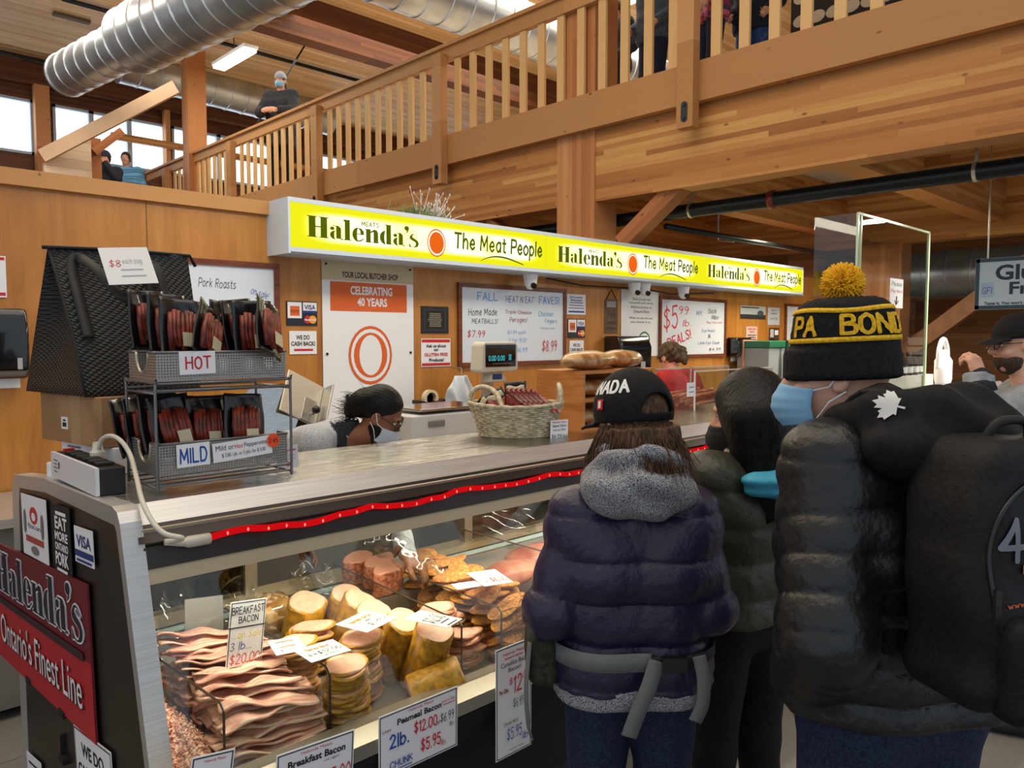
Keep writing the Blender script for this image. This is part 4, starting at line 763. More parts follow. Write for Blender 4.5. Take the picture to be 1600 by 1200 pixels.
# dividers and film
for x,y0,y1,zt,zr,l in ((.854,2.0,2.5,.725,.71,'short clear divider between minced ham and bacon'),(1.18,2.0,2.82,.728,.725,'clear divider between bacon pile and peameal stacks'),(1.70,2.0,2.84,.735,.76,'long clear divider right of the peameal chunks'),(1.89,2.0,2.84,.735,.74,'clear divider left of the breaded cutlets'),(2.155,2.0,2.84,.885,.885,'tall smoky clear divider behind the breaded cutlets')):
    o=tag(xprism([(y0,.515),(y1,.55),(y1,zr),(y0+.02,zt),(y0,zt-.02)],x,x+.006).build('case_divider',acry),l,'divider')
    e=MB().tube([(x+.003,y0,.52),(x+.003,y0,zt-.015),(x+.003,y0+.02,zt),(x+.003,y1,zr)],.0036,6).build('edge',mat('smoky acrylic edge',(70,58,50),.3),o)
def film(name,label,c,sx,sz,seed,yaw=0,lean=.3):
    q=random.Random(seed); ph=[q.uniform(0,6) for _ in range(8)]
    def fn(u,v): 
        w=.03*math.sin(5*u+ph[0]+2*v)+.02*math.sin(11*u+7*v+ph[1])+.012*math.sin(23*v+9*u+ph[2]); return ((u-.5)*sx*(1-.45*v*abs(math.sin(ph[3]))),w+lean*v*sz,v*sz+.03*math.sin(9*u+ph[4])*v)
    o=tag(MB().grid(fn,26,22).build(name,filmM,None,2),label,'plastic bag'); o.matrix_basis=Matrix.Translation(c)@Euler((0,0,yaw)).to_matrix().to_4x4(); return o
film('plastic_bag','crumpled clear plastic bag behind the bacon at left',(.98,2.62,.6),.22,.24,1,-.5)
film('plastic_bag','crumpled clear bag right of the Breakfast Bacon card',(1.2,2.66,.62),.16,.16,2,-.3)
film('plastic_bag','crumpled clear bag at the back beside the wrapped roast',(1.55,2.76,.62),.2,.18,3,-.5)
film('plastic_bag','crumpled clear bag inside the case left of the purple sleeve',(2.62,2.72,.74),.3,.28,6,-.4)
M=frame(pY(290,1035,2.52),pY(345,1025,2.52)-pY(290,1035,2.52),(0,.25,1)); o=card('plastic_sheet','frosted plastic sheet standing behind the bacon pile','sheet',M,.13,.2,glassM('frosted sheet',(208,206,196),.2,.2,.4),.003)
# price cards
def qcard(name,label,pl,lines,m=wht,border=inkK,th=.002,bw=.003,group=None):
    a,b,c=pl; M=frame(c,b-a,a-c); r=(b-a).normalized(); up=(a-c); h=(up-r*up.dot(r)).length
    return card(name,label,'price card',M,(b-a).length,h,m,th,group,None,lines,border,bw)
fY=lambda y:(lambda *p:[pY(*q,y) for q in p])
f2=fY(1.792)
def hangc(label,p,lines): 
    q=f2(*p); return qcard('price_card',label,q,lines)
hangc('price card at the bottom left edge below the minced ham',((272,1191),(342,1175),(290,1262)),[('n','Halenda Meats',.3,.84,.5,.06,inkR)])
hangc('large Breakfast Bacon price card at the bottom edge of the photo',((396,1194),(523,1150),(428,1300)),[('n','Halenda Meats',.3,.9,.4,.04,inkR),('b','Breakfast Bacon',.14,.76,.74,.1,inkK),('n','cut right!',.6,.69,.2,.04,inkK),('s','$15.00',.56,.3,.4,.3,inkR),('s','3 lb.',.08,.35,.36,.22,inkB)])
hangc('white Peameal Bacon price card on the counter ledge',((568,1131),(695,1080),(592,1222)),[('n','Halenda Meats',.36,.9,.32,.05,inkR),('b','Peameal Bacon',.22,.76,.56,.1,inkK),('n','Low in Salt',.78,.82,.18,.05,inkR),('r','',.8,.78,.16,.012,inkR),('n','Lean',.04,.72,.1,.05,inkMar),('m','2lb.',.12,.42,.24,.24,inkB),('m','$12.00',.42,.5,.3,.22,inkR),('s','or',.7,.5,.06,.06,inkK),('s','$6.99',.76,.5,.18,.18,inkK),('s','lb',.88,.4,.06,.07,inkK),('m','CHUNK',.12,.12,.28,.12,inkB),('r','',.13,.08,.26,.016,inkB),('m','$5.95',.5,.17,.26,.24,inkR),('s','lb.',.76,.14,.08,.1,inkR)])
hangc('tall white Canadian Back Bacon price card on the ledge',((734,1033),(793,1010),(775,1192)),[('n','Halenda Meats',.2,.92,.6,.03,inkR),('b','Smoked & Delicious',.24,.885,.52,.018,inkR),('n','Canadian Back',.14,.82,.72,.045,inkK),('n','Bacon!',.34,.765,.36,.04,inkK),('s','$',.36,.64,.1,.07,inkR),('s','12',.48,.56,.24,.16,inkR),('s','00',.74,.66,.16,.06,inkR),('b','Per 2lbs.',.08,.59,.26,.04,inkMar),('s','$6.99 lb',.46,.42,.42,.1,inkG),('n','CHUNK PRICE:',.2,.29,.4,.03,inkK),('s','$5.95',.28,.14,.42,.13,inkB),('s','lb',.72,.1,.16,.07,inkB),('n','* The Meat People',.3,.05,.44,.02,inkK)])
hangc('white price card beside the purple jacket, right of the tall card',((824,1008),(857,994),(834,1045)),[('n','Halenda Meats',.3,.82,.5,.1,inkR),('b','Pork',.3,.4,.5,.26,inkK)])
hangc('white price card glimpsed between the purple and olive jackets',((1070,990),(1108,972),(1083,1030)),[('n','Pork',.3,.4,.4,.2,inkK)])
hangc('price card on the ledge hidden behind the olive jacket',((1180,930),(1215,915),(1188,975)),[('b','Chops',.2,.4,.6,.2,inkK)])
qcard('price_card','upright Breakfast Bacon on sale card standing in the bacon',[pY(*q,2.24) for q in ((330,946),(388,938),(352,1048))],[('r','',0,.6,1,.02,inkK),('m','BREAKFAST',.05,.8,.9,.13,inkK,.02),('m','BACON',.25,.67,.55,.11,inkK,.02),('s','...on Sale',.12,.44,.8,.12,inkY),('s','3 lb...',.06,.27,.6,.13,inkB),('s','$20.00',.08,.05,.84,.18,inkR)],bw=.0025)
fZ=lambda p,z:[pZ(*q,z) for q in p]
orL=mat('orange card lettering',(216,120,40),.6)
L12=lambda t,s:[('b','Peameal Bacon',.18,.66,.6,.18,orL),('n',s,.1,.32,.22,.2,inkK),('s',t,.34,.28,.58,.26,inkK),('n','$6.99/lb',.4,.1,.34,.12,inkK)]
qcard('price_card','white card lying between bacon and peameal, under another card',fZ(((408,1004),(455,995),(432,1024)),.755),[('l','2',.2,.4,.6,.4,orL),('s','$5.00',.2,.1,.4,.2,inkR)],border=None)
qcard('price_card','white Peameal Bacon $12.00 card lying on the peameal stacks',fZ(((460,1016),(521,998),(487,1035)),.768),L12('$12.00','2lb. for'),border=None)
qcard('price_card','white $5.99 card lying on the yellow chunks',fZ(((538,969),(584,948),(574,988)),.775),[('b','Peameal Bacon',.14,.64,.72,.2,orL),('n','chunks',.3,.46,.4,.14,inkK),('s','$5.99',.36,.14,.4,.26,inkK),('n','lb',.82,.2,.1,.1,inkK)],border=None)
qcard('price_card','white tented $12.00 card right of the long divider',fZ(((648,958),(672,945),(699,981)),.78),[('s','$12.00',.1,.3,.8,.4,inkK),('l','2',.2,.05,.6,.2,inkK)],border=None)
qcard('price_card','white card with blue lettering and red price on the cutlets',fZ(((709,898),(753,892),(757,916)),.80),[('s','Pork Schnitzel',.06,.56,.88,.32,inkB),('n','for',.12,.2,.2,.2,inkK),('m','$10.00',.42,.14,.5,.36,inkR)],border=None)
qcard('price_card','blank white card lying under the blue lettered card',fZ(((683,916),(744,907),(715,921)),.79),[],border=None)
# ================================================================ ON THE COUNTER
# wire rack with two mesh baskets
wireM=mat('grey coated wire',(120,118,120),.35,.6)
rk=empty('wire_rack',(1.0,2.4,CT),'two tier grey wire counter rack holding mesh baskets','rack')
rx0,rx1,ry0,ry1,rt=.80,1.22,2.28,2.52,1.588
for x in (rx0,rx1): MB().tube(spl([(x,ry0,CT+.005),(x,ry0,rt-.02),(x,ry0+.012,rt),(x,ry1-.012,rt),(x,ry1,rt-.02),(x,ry1,CT+.005)],4),.0045,8).build('side_hoop',wireM,rk,2)
w=MB()
for z in (rt-.002,rt-.022,CT+.04,CT+.02):
    for y in (ry0,ry1): w.tube([(rx0,y,z),(rx1,y,z)],.0035,8)
for z in (rt-.03,CT+.016):
    for y in (ry0+.06,ry0+.12,ry0+.18): w.tube([(rx0,y,z),(rx1,y,z)],.003,6)
    for x in (rx0,rx1): w.tube([(x,ry0,z),(x,ry1,z)],.0035,6)
w.build('shelf_wires',wireM,rk,2)
def meshbasket(z0,z1,label):
    r=empty('mesh_basket',(1.0,2.4,z0),label,'basket'); x0,x1,y0,y1=rx0+.008,rx1-.01,ry0+.008,ry1-.008
    for y in (y0,y1): MB().box((x0,y-.0008,z0),(x1,y+.0008,z1)).build('mesh_side',wireMesh,r)
    for x in (x0,x1):
        c=(y0+y1)/2; n=14; pts=[(y0,z0),(y1,z0),(y1,z1),(c+.05,z1)]+[(c+.05*math.cos(a),z1-.062*math.sin(a)) for a in [math.pi*i/n for i in range(1,n)]]+[(c-.05,z1),(y0,z1)]
        xprism(pts,x-.0008,x+.0008).build('mesh_end',wireMesh,r); MB().tube([(x,*p) for p in pts[3:3+n+1]],.004,8).build('handle_rim',alu,r,2)
    MB().box((x0,y0,z0),(x1,y1,z0+.002)).build('mesh_bottom',wireMesh,r)
    e=MB().tube([(x0,y0,z1),(x1,y0,z1)],.004,8).tube([(x0,y1,z1),(x1,y1,z1)],.004,8)
    for x in (x0,x1):
        for a,b in ((y0,(y0+y1)/2-.05),((y0+y1)/2+.05,y1)): e.tube([(x,a,z1),(x,b,z1)],.004,8)
    e.build('rim',wireM,r,2); return r
meshbasket(rt+.004,1.676,'upper grey mesh basket of hot pepperettes'); meshbasket(CT+.045,1.41,'lower grey mesh basket of mild pepperettes')
def wcard(label,cat,px,y,lines,m=wht,border=None,name='price_card'): 
    q=[pY(*p,y) for p in px]; M=frame(q[2],q[1]-q[0],q[0]-q[2]); r=(q[1]-q[0]).normalized(); u=q[0]-q[2]; return card(name,label,cat,M,(q[1]-q[0]).length,(u-r*u.dot(r)).length,m,.0015,lines=lines,border=border,bw=.002)
wcard('white card hand lettered HOT in red on the upper basket','sign',((274,550),(331,548),(281,586)),2.284,[('m','HOT',.16,.2,.72,.6,inkR)],name='hot_sign')
wcard('white card hand lettered MILD in blue on the lower basket','sign',((273,696),(325,690),(277,732)),2.276,[('m','MILD',.08,.14,.84,.7,inkB)],name='mild_sign')
wcard('white printed price card for mild or hot pepperettes','price card',((333,694),(425,679),(334,724)),2.275,[('n','Mild or',.05,.58,.3,.28,inkK),('n','Hot',.36,.58,.14,.24,inkR),('n','Pepperettes',.52,.52,.42,.3,inkK),('n','$ 3.00 / pk. or 2 pks. for $ 5.00',.14,.16,.74,.26,inkK)])
p=pY(427,688,2.272); M=frame(p,(1,0,0),(0,0,1)); o=card('price_sticker','round orange 2.45 sticker on the pepperette price card','sticker',M,.001,.001,mat('orange sticker',(232,80,40),.6),.001)
put(([(a,b,0) for a,b in disc(0,0,1,1,28)],[tuple(range(28))]),(-.022,-.022,.044,.044),mat('orange sticker',(232,80,40),.6),o,.0005,'disc'); put(strokes('2.45',.8),(-.015,-.007,.03,.014),inkK,o,.001)
o=wcard('small clear sign with pink print right of the rack','sign',((430,699),(463,694),(434,735)),2.36,[('b','Halenda Meats',.1,.75,.8,.1,inkR),('l','2',.15,.4,.7,.2,mat('pale print',(200,160,170))),('m','$',.4,.1,.2,.2,inkR)],mat('pale clear card',(206,206,210),.3),name='counter_sign')
# packs of pepperettes
pkM=mat('black foil pouch',(16,14,15),.3,coat=.3); sausM=two('smoked sausage',(84,28,20),(136,54,36),30,.3); labM=mat('pack label',(196,184,150),.5)
def sticks(wd,h,n,m,th=.012):
    b=MB()
    for i in range(n): x=-wd/2+wd*(i+.5)/n; j=random.uniform(-.012,.012); b.tube([(x,0,-h/2+j),(x+random.uniform(-.004,.004),.002,0),(x,0,h/2+j*.7)],[th*.72,th*.8,th*.66],8)
    return b.mesh('pepperettes',m,2)
def pouch(wd,h): 
    return MB().grid(lambda u,v:((u-.5)*wd*(1-.02*math.sin(v*9)),.012*math.sin(u*math.pi)*math.sin(v*math.pi)+.004*math.sin(8*u+5*v),(v-.5)*h),14,16,.004).mesh('pouch',pkM,2)
def pack(label,M,wd=.125,h=.18,group=None):
    r=empty('pepperette_pack',(0,0,0),label,'snack pack',group)
    bpy.data.objects.new('pouch',PV); 
    for nm,me,off in (('pouch',PV,(0,0,0)),('sausages',SV,(0,-.014,-.01)),('label',LV,(.01,-.026,-.045))):
        o=bpy.data.objects.new(nm,me); COL.objects.link(o); o.parent=r; o.location=off
    r.matrix_basis=M; return r
PV=pouch(.13,.185); SV=sticks(.088,.115,7,sausM); LV=MB().box((-.018,-.001,-.022),(.022,.001,.022)).mesh('label',labM)
def P3(px,py,d,yaw,lean,roll=0): return Matrix.Translation(pD(px,py,d))@Euler((lean,roll,yaw)).to_matrix().to_4x4()
hotp=[(232,500,2.42,.3,-.15,.0,'pack of hot pepperettes upright at the back left of the upper basket'),(262,505,2.38,.2,-.2,.05,'pack of hot pepperettes behind the tilted front one'),(283,512,2.37,.05,-.3,.1,'pack of hot pepperettes leaning over the HOT card'),(326,520,2.36,.5,-.25,.55,'tilted pack of hot pepperettes right of the HOT card'),(352,516,2.5,.3,-.1,.1,'pack of hot pepperettes in the middle of the upper basket'),(375,512,2.5,.3,-.15,-.1,'pack of hot pepperettes right of the middle of the upper basket'),(396,514,2.46,-.1,-.2,.0,'pack of hot pepperettes second from the right in the upper basket'),(420,512,2.42,.5,-.3,.4,'tilted pack of hot pepperettes at the right end of the upper basket')]
for q in hotp: pack(q[6],P3(*q[:6]))
mildp=[(205,665,2.42,.5,-.2,-.1,'pack of mild pepperettes at the left end of the lower basket'),(225,664,2.42,.4,-.2,-.05,'pack of mild pepperettes second from the left in the lower basket'),(252,660,2.36,.15,-.3,.0,'pack of mild pepperettes behind the left wire post'),(272,664,2.33,.1,-.3,-.1,'pack of mild pepperettes right of the left wire post'),(322,664,2.4,.15,-.2,.05,'pack of mild pepperettes in the middle of the lower basket'),(345,662,2.46,.1,-.15,.0,'pack of mild pepperettes behind the middle one'),(382,660,2.44,.05,-.2,.06,'pack of mild pepperettes at the right end of the lower basket')]
for q in mildp: pack(q[6],P3(*q[:6]))
# cardboard box, white pack, black bag
a=pD(160,699,2.5); b=pD(66,700,2.75); ux=(a-b); ux.z=0; M=frame(b+Vector((0,0,0)),ux,(0,0,1)); wd=ux.length; h=.165
M[2][3]=1.36
cbM=two('brown cardboard',(150,112,78),(170,130,94),6,.7)
box=empty('cardboard_box',(0,0,0),'brown cardboard box under the black insulated bag','box',M=M)
MB().box((0,0,-.2),(wd,h,0),M).build('carton',cbM,box,0,.003); MB().box((wd*.52,.0,-.001),(wd*.68,h+.001,.0008),M).build('clear_tape',mat('pale tape',(170,140,110),.25),box)
lc=card('shipping_label',None,None,M@Matrix.Translation((wd*.36,h*.28,.001)),.045,.042,wht,.001,parent=box,lines=[('r','',.2,.2,.6,.35,inkK),('l','1',.3,.66,.4,.14,inkK)])
M2=M.copy(); M2[2][3]=CT; wp=tag(MB().box((wd*.18,0,-.2),(wd*1.05,.088,-.03),M2).build('paper_pack',wht,None,0,.004),'white paper wrapped pack under the cardboard box','package')
put(([(0,0,0),(1,0,0),(1,.1,0),(0,.1,0),(0,.3,0),(.8,.3,0),(.8,.4,0),(0,.4,0),(0,.6,0),(.9,.6,0),(.9,.7,0),(0,.7,0)],[(0,1,2,3),(4,5,6,7),(8,9,10,11)]),(0,0,.1,.05),mat('grey print',(110,112,120)),wp,.001,'printed_lines'); wp.children[0].matrix_basis=M2@Matrix.Translation((wd*.3,.025,-.029))
bagM=NT('quilted black insulated fabric'); 
def _bag():
    t=bagM; tc=t.coord((1,1,1)); sp=t.n('ShaderNodeSeparateXYZ',{0:tc}).outputs
    u=t.math('ADD',sp[2],t.math('MULTIPLY',t.math('ADD',sp[0],sp[1]),.7)); v=t.math('SUBTRACT',sp[2],t.math('MULTIPLY',t.math('ADD',sp[0],sp[1]),.7))
    h=t.math('MULTIPLY',t.math('ABSOLUTE',t.math('SINE',t.math('MULTIPLY',u,210.))),t.math('ABSOLUTE',t.math('SINE',t.math('MULTIPLY',v,210.))))
    t.b.inputs['Base Color'].default_value=lin((32,33,36)); t.b.inputs['Roughness'].default_value=.5; t.bump(h,.9,.008)
_bag()
A=pD(42,621,2.78);B=pD(135,623,2.5);Cq=pD(312,612,2.78); zb=1.527
for q in (A,B,Cq): q.z=zb
Dq=A+(Cq-B); T1=pD(76,392,2.62);T2=pD(292,394,2.86); T1.z=T2.z=(T1.z+T2.z)/2
bag=empty('insulated_bag',(B+Dq)/2,'large black quilted insulated carrier bag standing on a cardboard box','bag')
fn_=(Cq-B).cross(Vector((0,0,1))).normalized(); gn=(A-B).cross(Vector((0,0,1))).normalized()*-1
def front(u,v): 
    p=B.lerp(Cq,u).lerp(T1.lerp(T2,u),v**.9); return p+fn_*(.05*math.sin(math.pi*v**.7)*(.4+.6*math.sin(math.pi*u)))+(A-B)*(-.0)+gn*0
def gus(u,v):
    e0=A.lerp(T1+(-fn_)*.01,v**.9); e1=Vector(front(0,v)); p=e0.lerp(e1,u); k=math.sin(math.pi*u); return p+(Cq-B).normalized()*(.1*k*v*(1-v*.3))
def back(u,v): return A.lerp(Dq,u).lerp(T1.lerp(T2,u)-fn_*.012,v)
def gus2(u,v): e0=Vector(front(1,v)); e1=Vector(back(1,v)); return e0.lerp(e1,u)-(Cq-B).normalized()*(.06*math.sin(math.pi*u)*v)
MB().grid(front,30,30,.006).build('front_panel',bagM.m,bag,2); MB().grid(gus,14,24,.004).build('side_gusset',bagM.m,bag,2); MB().grid(back,10,12,.004).build('back_panel',bagM.m,bag,2); MB().grid(gus2,10,12,.004).build('side_gusset',bagM.m,bag,2)
MB().add([A,B,Cq,Dq],[(0,1,2,3)]).build('bottom_panel',blkM,bag)
MB().tube([T1+Vector((-.02,0,.0)),T1.lerp(T2,.5)+Vector((0,0,.006)),T2+Vector((.01,0,-.002)),T2+Vector((.03,0,-.04))],.011,8,flat=.6).build('top_seam',blkM,bag,2)
MB().tube([front(0,t) for t in (0,.2,.4,.6,.8,.98)],.006,6).build('edge_piping',blkM,bag,2)
hm=mat('black webbing',(24,24,26),.6)
def ribbon(P,wd,th=.003,nrm=None):
    P=spl(P,8); m=MB(); n=nrm or Vector((0,0,1))
    def fn(u,v):
        i=u*(len(P)-1); k=int(min(i,len(P)-2)); p=P[k].lerp(P[k+1],i-k); t=(P[k+1]-P[k]).normalized(); s=t.cross(n).normalized(); return p+s*((v-.5)*wd)
    return m.grid(fn,len(P),3,th)
F=lambda u,v,o=.012: Vector(front(u,v))+fn_*o
ribbon([F(.1,.35),F(.1,.62),F(.11,.84),F(.16,.93,.02),F(.24,.84,.05),F(.34,.66,.06),F(.44,.6,.05),F(.56,.55,.03),F(.58,.3),F(.58,.1)],.035,.004,fn_).build('carry_handle',hm,bag,2)
ribbon([F(.62,.5),F(.63,.75,.03),F(.66,.9,.045),F(.7,.8,.05),F(.72,.6,.03),F(.74,.4)],.035,.004,fn_).build('carry_handle',hm,bag,2)
q=[pD(137,389,2.6),pD(214,388,2.7),pD(163,446,2.56)]; M=frame(q[2],q[1]-q[0],q[0]-q[2]); M=Matrix.Translation(fn_*.04)@M
card('bag_price_sheet','white price sheet in a clear sleeve draped over the black bag top','price card',M,(q[1]-q[0]).length,(q[0]-q[2]).length,mat('glossy sleeve paper',(214,214,216),.15),.002,lines=[('t','$8',.12,.45,.24,.22,inkR),('s','each bag',.4,.5,.4,.2,mat('faded grey ink',(170,170,176))),('l','2',.3,.2,.5,.2,mat('faded grey ink',(170,170,176)))])
# outlet strip
os_=empty('outlet_strip',(.7,2.6,CT),'white sided power outlet strip with black outlets on the counter end','power strip')
MB().box((.662,2.365,CT),(.672,2.83,CT+.08)).build('white_side',mat('white plastic',(214,216,220),.4),os_); MB().box((.672,2.365,CT),(.742,2.83,CT+.078)).build('housing',blk,os_,0,.003)
for i in range(6): MB().cbox((.707,2.44+.06*i,CT+.082),(.046,.042,.008)).build('outlet',blkM,os_,0,.002)
MB().cbox((.707,2.80,CT+.083),(.03,.02,.01)).build('switch',mat('red switch',(200,30,30),.3),os_)
M=ENDP(2.83,CT,.6615); c=card('printed_label',None,None,M@Matrix.Translation((.03,.015,.0)),.1,.05,mat('white plastic',(214,216,220),.4),.0005,parent=os_,lines=[('l','4',.05,.1,.45,.8,mat('grey print',(110,112,120))),('r','',.6,.4,.12,.4,mat('brown mark',(90,60,40)))])
tr=tag(MB().lathe([(.035,0),(.055,0),(.055,.045),(.035,.045),(.035,0)],Matrix.Translation((.73,2.94,CT-.02)),24).build('tape_roll',wht,None,1),'white paper roll behind the outlet strip at the counter end','tape'); tr.location.z=.0
# service shelf, slicer, scale
struct('trim_5',xprism([(2.76,1.19),(3.02,1.19),(3.02,1.21),(2.76,1.21)],1.72,3.3),steelB)
bc=empty('back_counter',(1.5,4.2,0),'stainless work counter along the plywood wall behind the butcher','counter')
MB().box((-1,3.95,.88),(10,4.66,.92)).build('worktop',steelB,bc); MB().box((-.95,4.0,.05),(9.95,4.6,.88)).build('cabinet',mat('grey cabinet',(120,116,110),.5),bc)
def slicer():
    r=empty('meat_slicer',(1.65,4.2,.92),'aluminium deli slicer with tilted carriage behind the butcher','slicer')
    cast=mat('cast aluminium',(168,166,160),.3,.7)
    o=pY(400,690,4.25); ox=o.x
    MB().lathe([(.26,.92),(.25,1.0),(.2,1.05),(.05,1.06)],Matrix.Translation((ox+.35,4.25,0)),28,1.1,.75).build('base',cast,r,1)
    a=pY(415,612,4.2); b=pY(500,690,4.2)
    MB().prism(disc(0,0,.21,.21,32),frame(pY(445,655,4.2),(.8,-.25,-.52),(.35,.2,.8)),.03).build('blade_guard',mat('polished blade guard',(110,108,106),.2,.8),r,1)
    MB().prism(disc(0,0,.17,.17,32),frame(pY(420,645,4.1),(.8,-.25,-.52),(.35,.2,.8)),.012).build('blade',steelTop,r,1)
    M=frame(pY(437,640,4.05),pY(503,672,4.05)-pY(437,640,4.05),pY(462,583,4.15)-pY(437,640,4.05))
    L=(pY(503,672,4.05)-pY(437,640,4.05)).length; H=(pY(462,583,4.15)-pY(437,640,4.05)).length
    MB().box((0,0,-.012),(L*.85,H,0),M).build('carriage_plate',mat('pale aluminium',(196,188,172),.35,.5),r,0,.004); MB().box((L*.85,-.02,-.012),(L*.85+.012,H*.98,.09),M).build('carriage_fence',cast,r,0,.004); MB().box((L*.45,.0,.0),(L*.75,H*.55,.015),M).build('push_plate',cast,r,0,.003)
    k=pY(494,640,4.0); MB().lathe([(.001,-.025),(.022,-.015),(.025,.01),(.001,.026)],Matrix.Translation(k),14).build('knob',blk,r,2); MB().cyl(k,pY(487,650,4.1),.007).build('knob_stem',alu,r)
    k=pY(504,628,4.2); MB().lathe([(.001,-.025),(.03,-.015),(.03,.01),(.001,.02)],Matrix.Translation(k),14).build('switch',mat('red switch',(200,30,30),.3),r,2)
    MB().box((ox+.25,4.2,1.03),(ox+.42,4.3,1.3)).build('motor_post',cast,r,0,.02)
slicer()
tag(MB().box((1.25,4.35,.92),(1.75,4.62,1.08)).build('white_tray',mat('white plastic',(214,216,220),.4),None,0,.02),'pale plastic tray on the work counter behind the rack','tray')
ivory=mat('ivory plastic',(196,190,172),.4); ivw=mat('white enamel',(206,206,204),.35)
sc=empty('price_scale',(2.45,3.1,1.21),'white counter scale with steel platter and a pole mounted display','scale')
MB().box((2.2,2.93,1.205),(2.72,3.01,1.225)).box((2.2,2.94,1.22),(2.74,3.24,1.345)).build('body',ivw,sc,0,.012,3)
p=pY(682,688,2.938); MB().box((p.x-.05,2.93,1.285),(p.x+.05,2.94,1.315)).build('recess',mat('grey recess',(120,120,120),.5),sc,0,.004)
MB().box((2.26,2.95,1.36),(2.72,3.25,1.372)).box((2.45,3.05,1.34),(2.5,3.12,1.36)).build('platter',steelTop,sc,0,.004)
MB().box((2.845,3.12,1.21),(2.9,3.17,1.56)).build('pole',alu,sc,0,.006); MB().box((2.72,3.1,1.21),(2.92,3.2,1.24)).build('pole_foot',ivw,sc)
M=WALL(2.76,1.53,3.06); hd=MB(); pr=[(0,0),(.26,0),(.27,.02),(.265,.15),(.25,.165),(.02,.165),(.005,.15),(-.005,.02)]
hd.prism(pr,M@Matrix.Translation((0,0,-.1)),.1); hd.build('display_head',ivory,sc,0,.012,3)
MB().prism([(.02,.03),(.245,.03),(.245,.15),(.02,.15)],M@Matrix.Translation((0,0,.001)),.002).build('screen',mat('black screen glass',(10,14,16),.1),sc)
tl=emitM('lit teal digits',(70,190,200),1.2); so=sc
g=MB(); g.prism([(.06,-.055),(.2,-.055),(.17,0),(.09,0)][::1],M@Matrix.Translation((0,0,-.07)),.05); g.build('neck',ivory,sc,0,.006); MB().box((.09,-.04,-.018),(.16,-.01,-.0195),M).build('badge',navy,sc)
for t,bx_ in (('0.00',(.04,.062,.055,.03)),('0.00',(.105,.062,.055,.03)),('00',(.19,.064,.02,.034))):
    o=put(strokes(t,.8),bx_,tl,sc,.0045,'digits'); o.matrix_basis=M; o.matrix_parent_inverse=basis(sc).inverted()
MB().box((.07,.045,.003),(.22,.049,.0045),M).build('small_print',mat('grey print',(110,112,120)),sc)
# wall bits between banner and board
a=pY(650,640,4.5); b=pY(690,640,4.5); shf=tag(MB().box((a.x-.1,4.4,a.z-.02),(b.x+.25,4.675,a.z)).build('wall_shelf',blkM),'small dark shelf on the wall left of the scale display','shelf')
td=empty('tape_dispenser',(a.x,4.5,a.z),'black desk tape dispenser with beige tape on the small shelf','tape dispenser')
MB().prism([(0,0),(b.x-a.x,0),(b.x-a.x,.07),(.14,.05),(.09,.05),(0,.07)],WALL(a.x,a.z,4.55),.1).build('body',blk,td,0,.006); MB().lathe([(.045,-.02),(.065,-.02),(.065,.02),(.045,.02),(.045,-.02)],frame((a.x+.13,4.5,a.z+.075),(1,0,0),(0,0,1)),24).build('tape',mat('beige tape',(214,196,160),.4),td,1)
a=pY(700,640,4.55);b=pY(741,586,4.55)
def pb(u,v):
    x=a.x+(b.x-a.x)*(u if v<.6 else (.5+(u-.5)*(1-(v-.6)*1.5))); return (x,4.57-.05*math.sin(math.pi*u)+.02*math.sin(14*u+6*v),a.z+(b.z-a.z)*v+(.05*(1-v)*math.sin(3.3*u*math.pi)))
o=tag(MB().grid(pb,26,20,.003).build('carrier_bag',mat('white plastic film',(216,220,226),.3),None,2),'white plastic carrier bags hanging from a hook by the scale','plastic bag')
MB().tube([((a.x+b.x)/2,4.67,b.z+.06),((a.x+b.x)/2,4.55,b.z+.06),((a.x+b.x)/2,4.54,b.z-.02)],.005,8).build('hook',alu,o)
# wicker basket
wkM=two('pale wicker',(166,152,124),(206,194,166),40,.6); bc_=Vector((2.46,2.5,CT)); R2=Matrix(((RT.x,FH.x,0,bc_.x),(RT.y,FH.y,0,bc_.y),(0,0,1,bc_.z),(0,0,0,1)))
wb=empty('wicker_basket',bc_,'pale woven wicker basket with two loop handles on the counter','basket')
wv=MB()
for row in range(15):
    z=.008+row*.0092; k=row/14; a_=.165+.045*k; b_=.105+.035*k; pts=[]
    for j in range(121):
        t=2*math.pi*j/120; q=1+.022*math.sin(20*t+math.pi*(row%2)); pts.append(R2@Vector((a_*q*math.cos(t),b_*q*math.sin(t),z+.012*k*math.cos(t)**2)))
    wv.tube(pts,.0052,6,False)
wv.build('woven_wall',wkM,wb,2)
st=MB()
for j in range(40): t=2*math.pi*j/40; st.tube([R2@Vector((.162*math.cos(t),.102*math.sin(t),.004)),R2@Vector((.21*math.cos(t),.14*math.sin(t),.142))],.0035,5)
st.build('stakes',wkM,wb,2)
MB().tube([R2@Vector((.213*math.cos(2*math.pi*j/60),.143*math.sin(2*math.pi*j/60),.143+.012*math.cos(2*math.pi*j/60)**2+.002*math.sin(j*2.1))) for j in range(61)],.008,8,False).build('braided_rim',wkM,wb,2)
MB().lathe([(.001,.0),(.16,.0),(.16,.008),(.001,.008)],R2,32,1,.64).build('bottom',wkM,wb)
for s in (-1,1): MB().tube(spl([R2@Vector((s*.2,-.06,.15)),R2@Vector((s*.2,-.05,.2)),R2@Vector((s*.195,0,.235)),R2@Vector((s*.2,.05,.2)),R2@Vector((s*.2,.06,.15))]) if s>0 else spl([R2@Vector((-.215,.02,.14)),R2@Vector((-.2,.02,.2)),R2@Vector((-.15,.0,.225)),R2@Vector((-.09,-.06,.2)),R2@Vector((-.06,-.125,.14))]),.0115,8).build('loop_handle',wkM,wb,2)
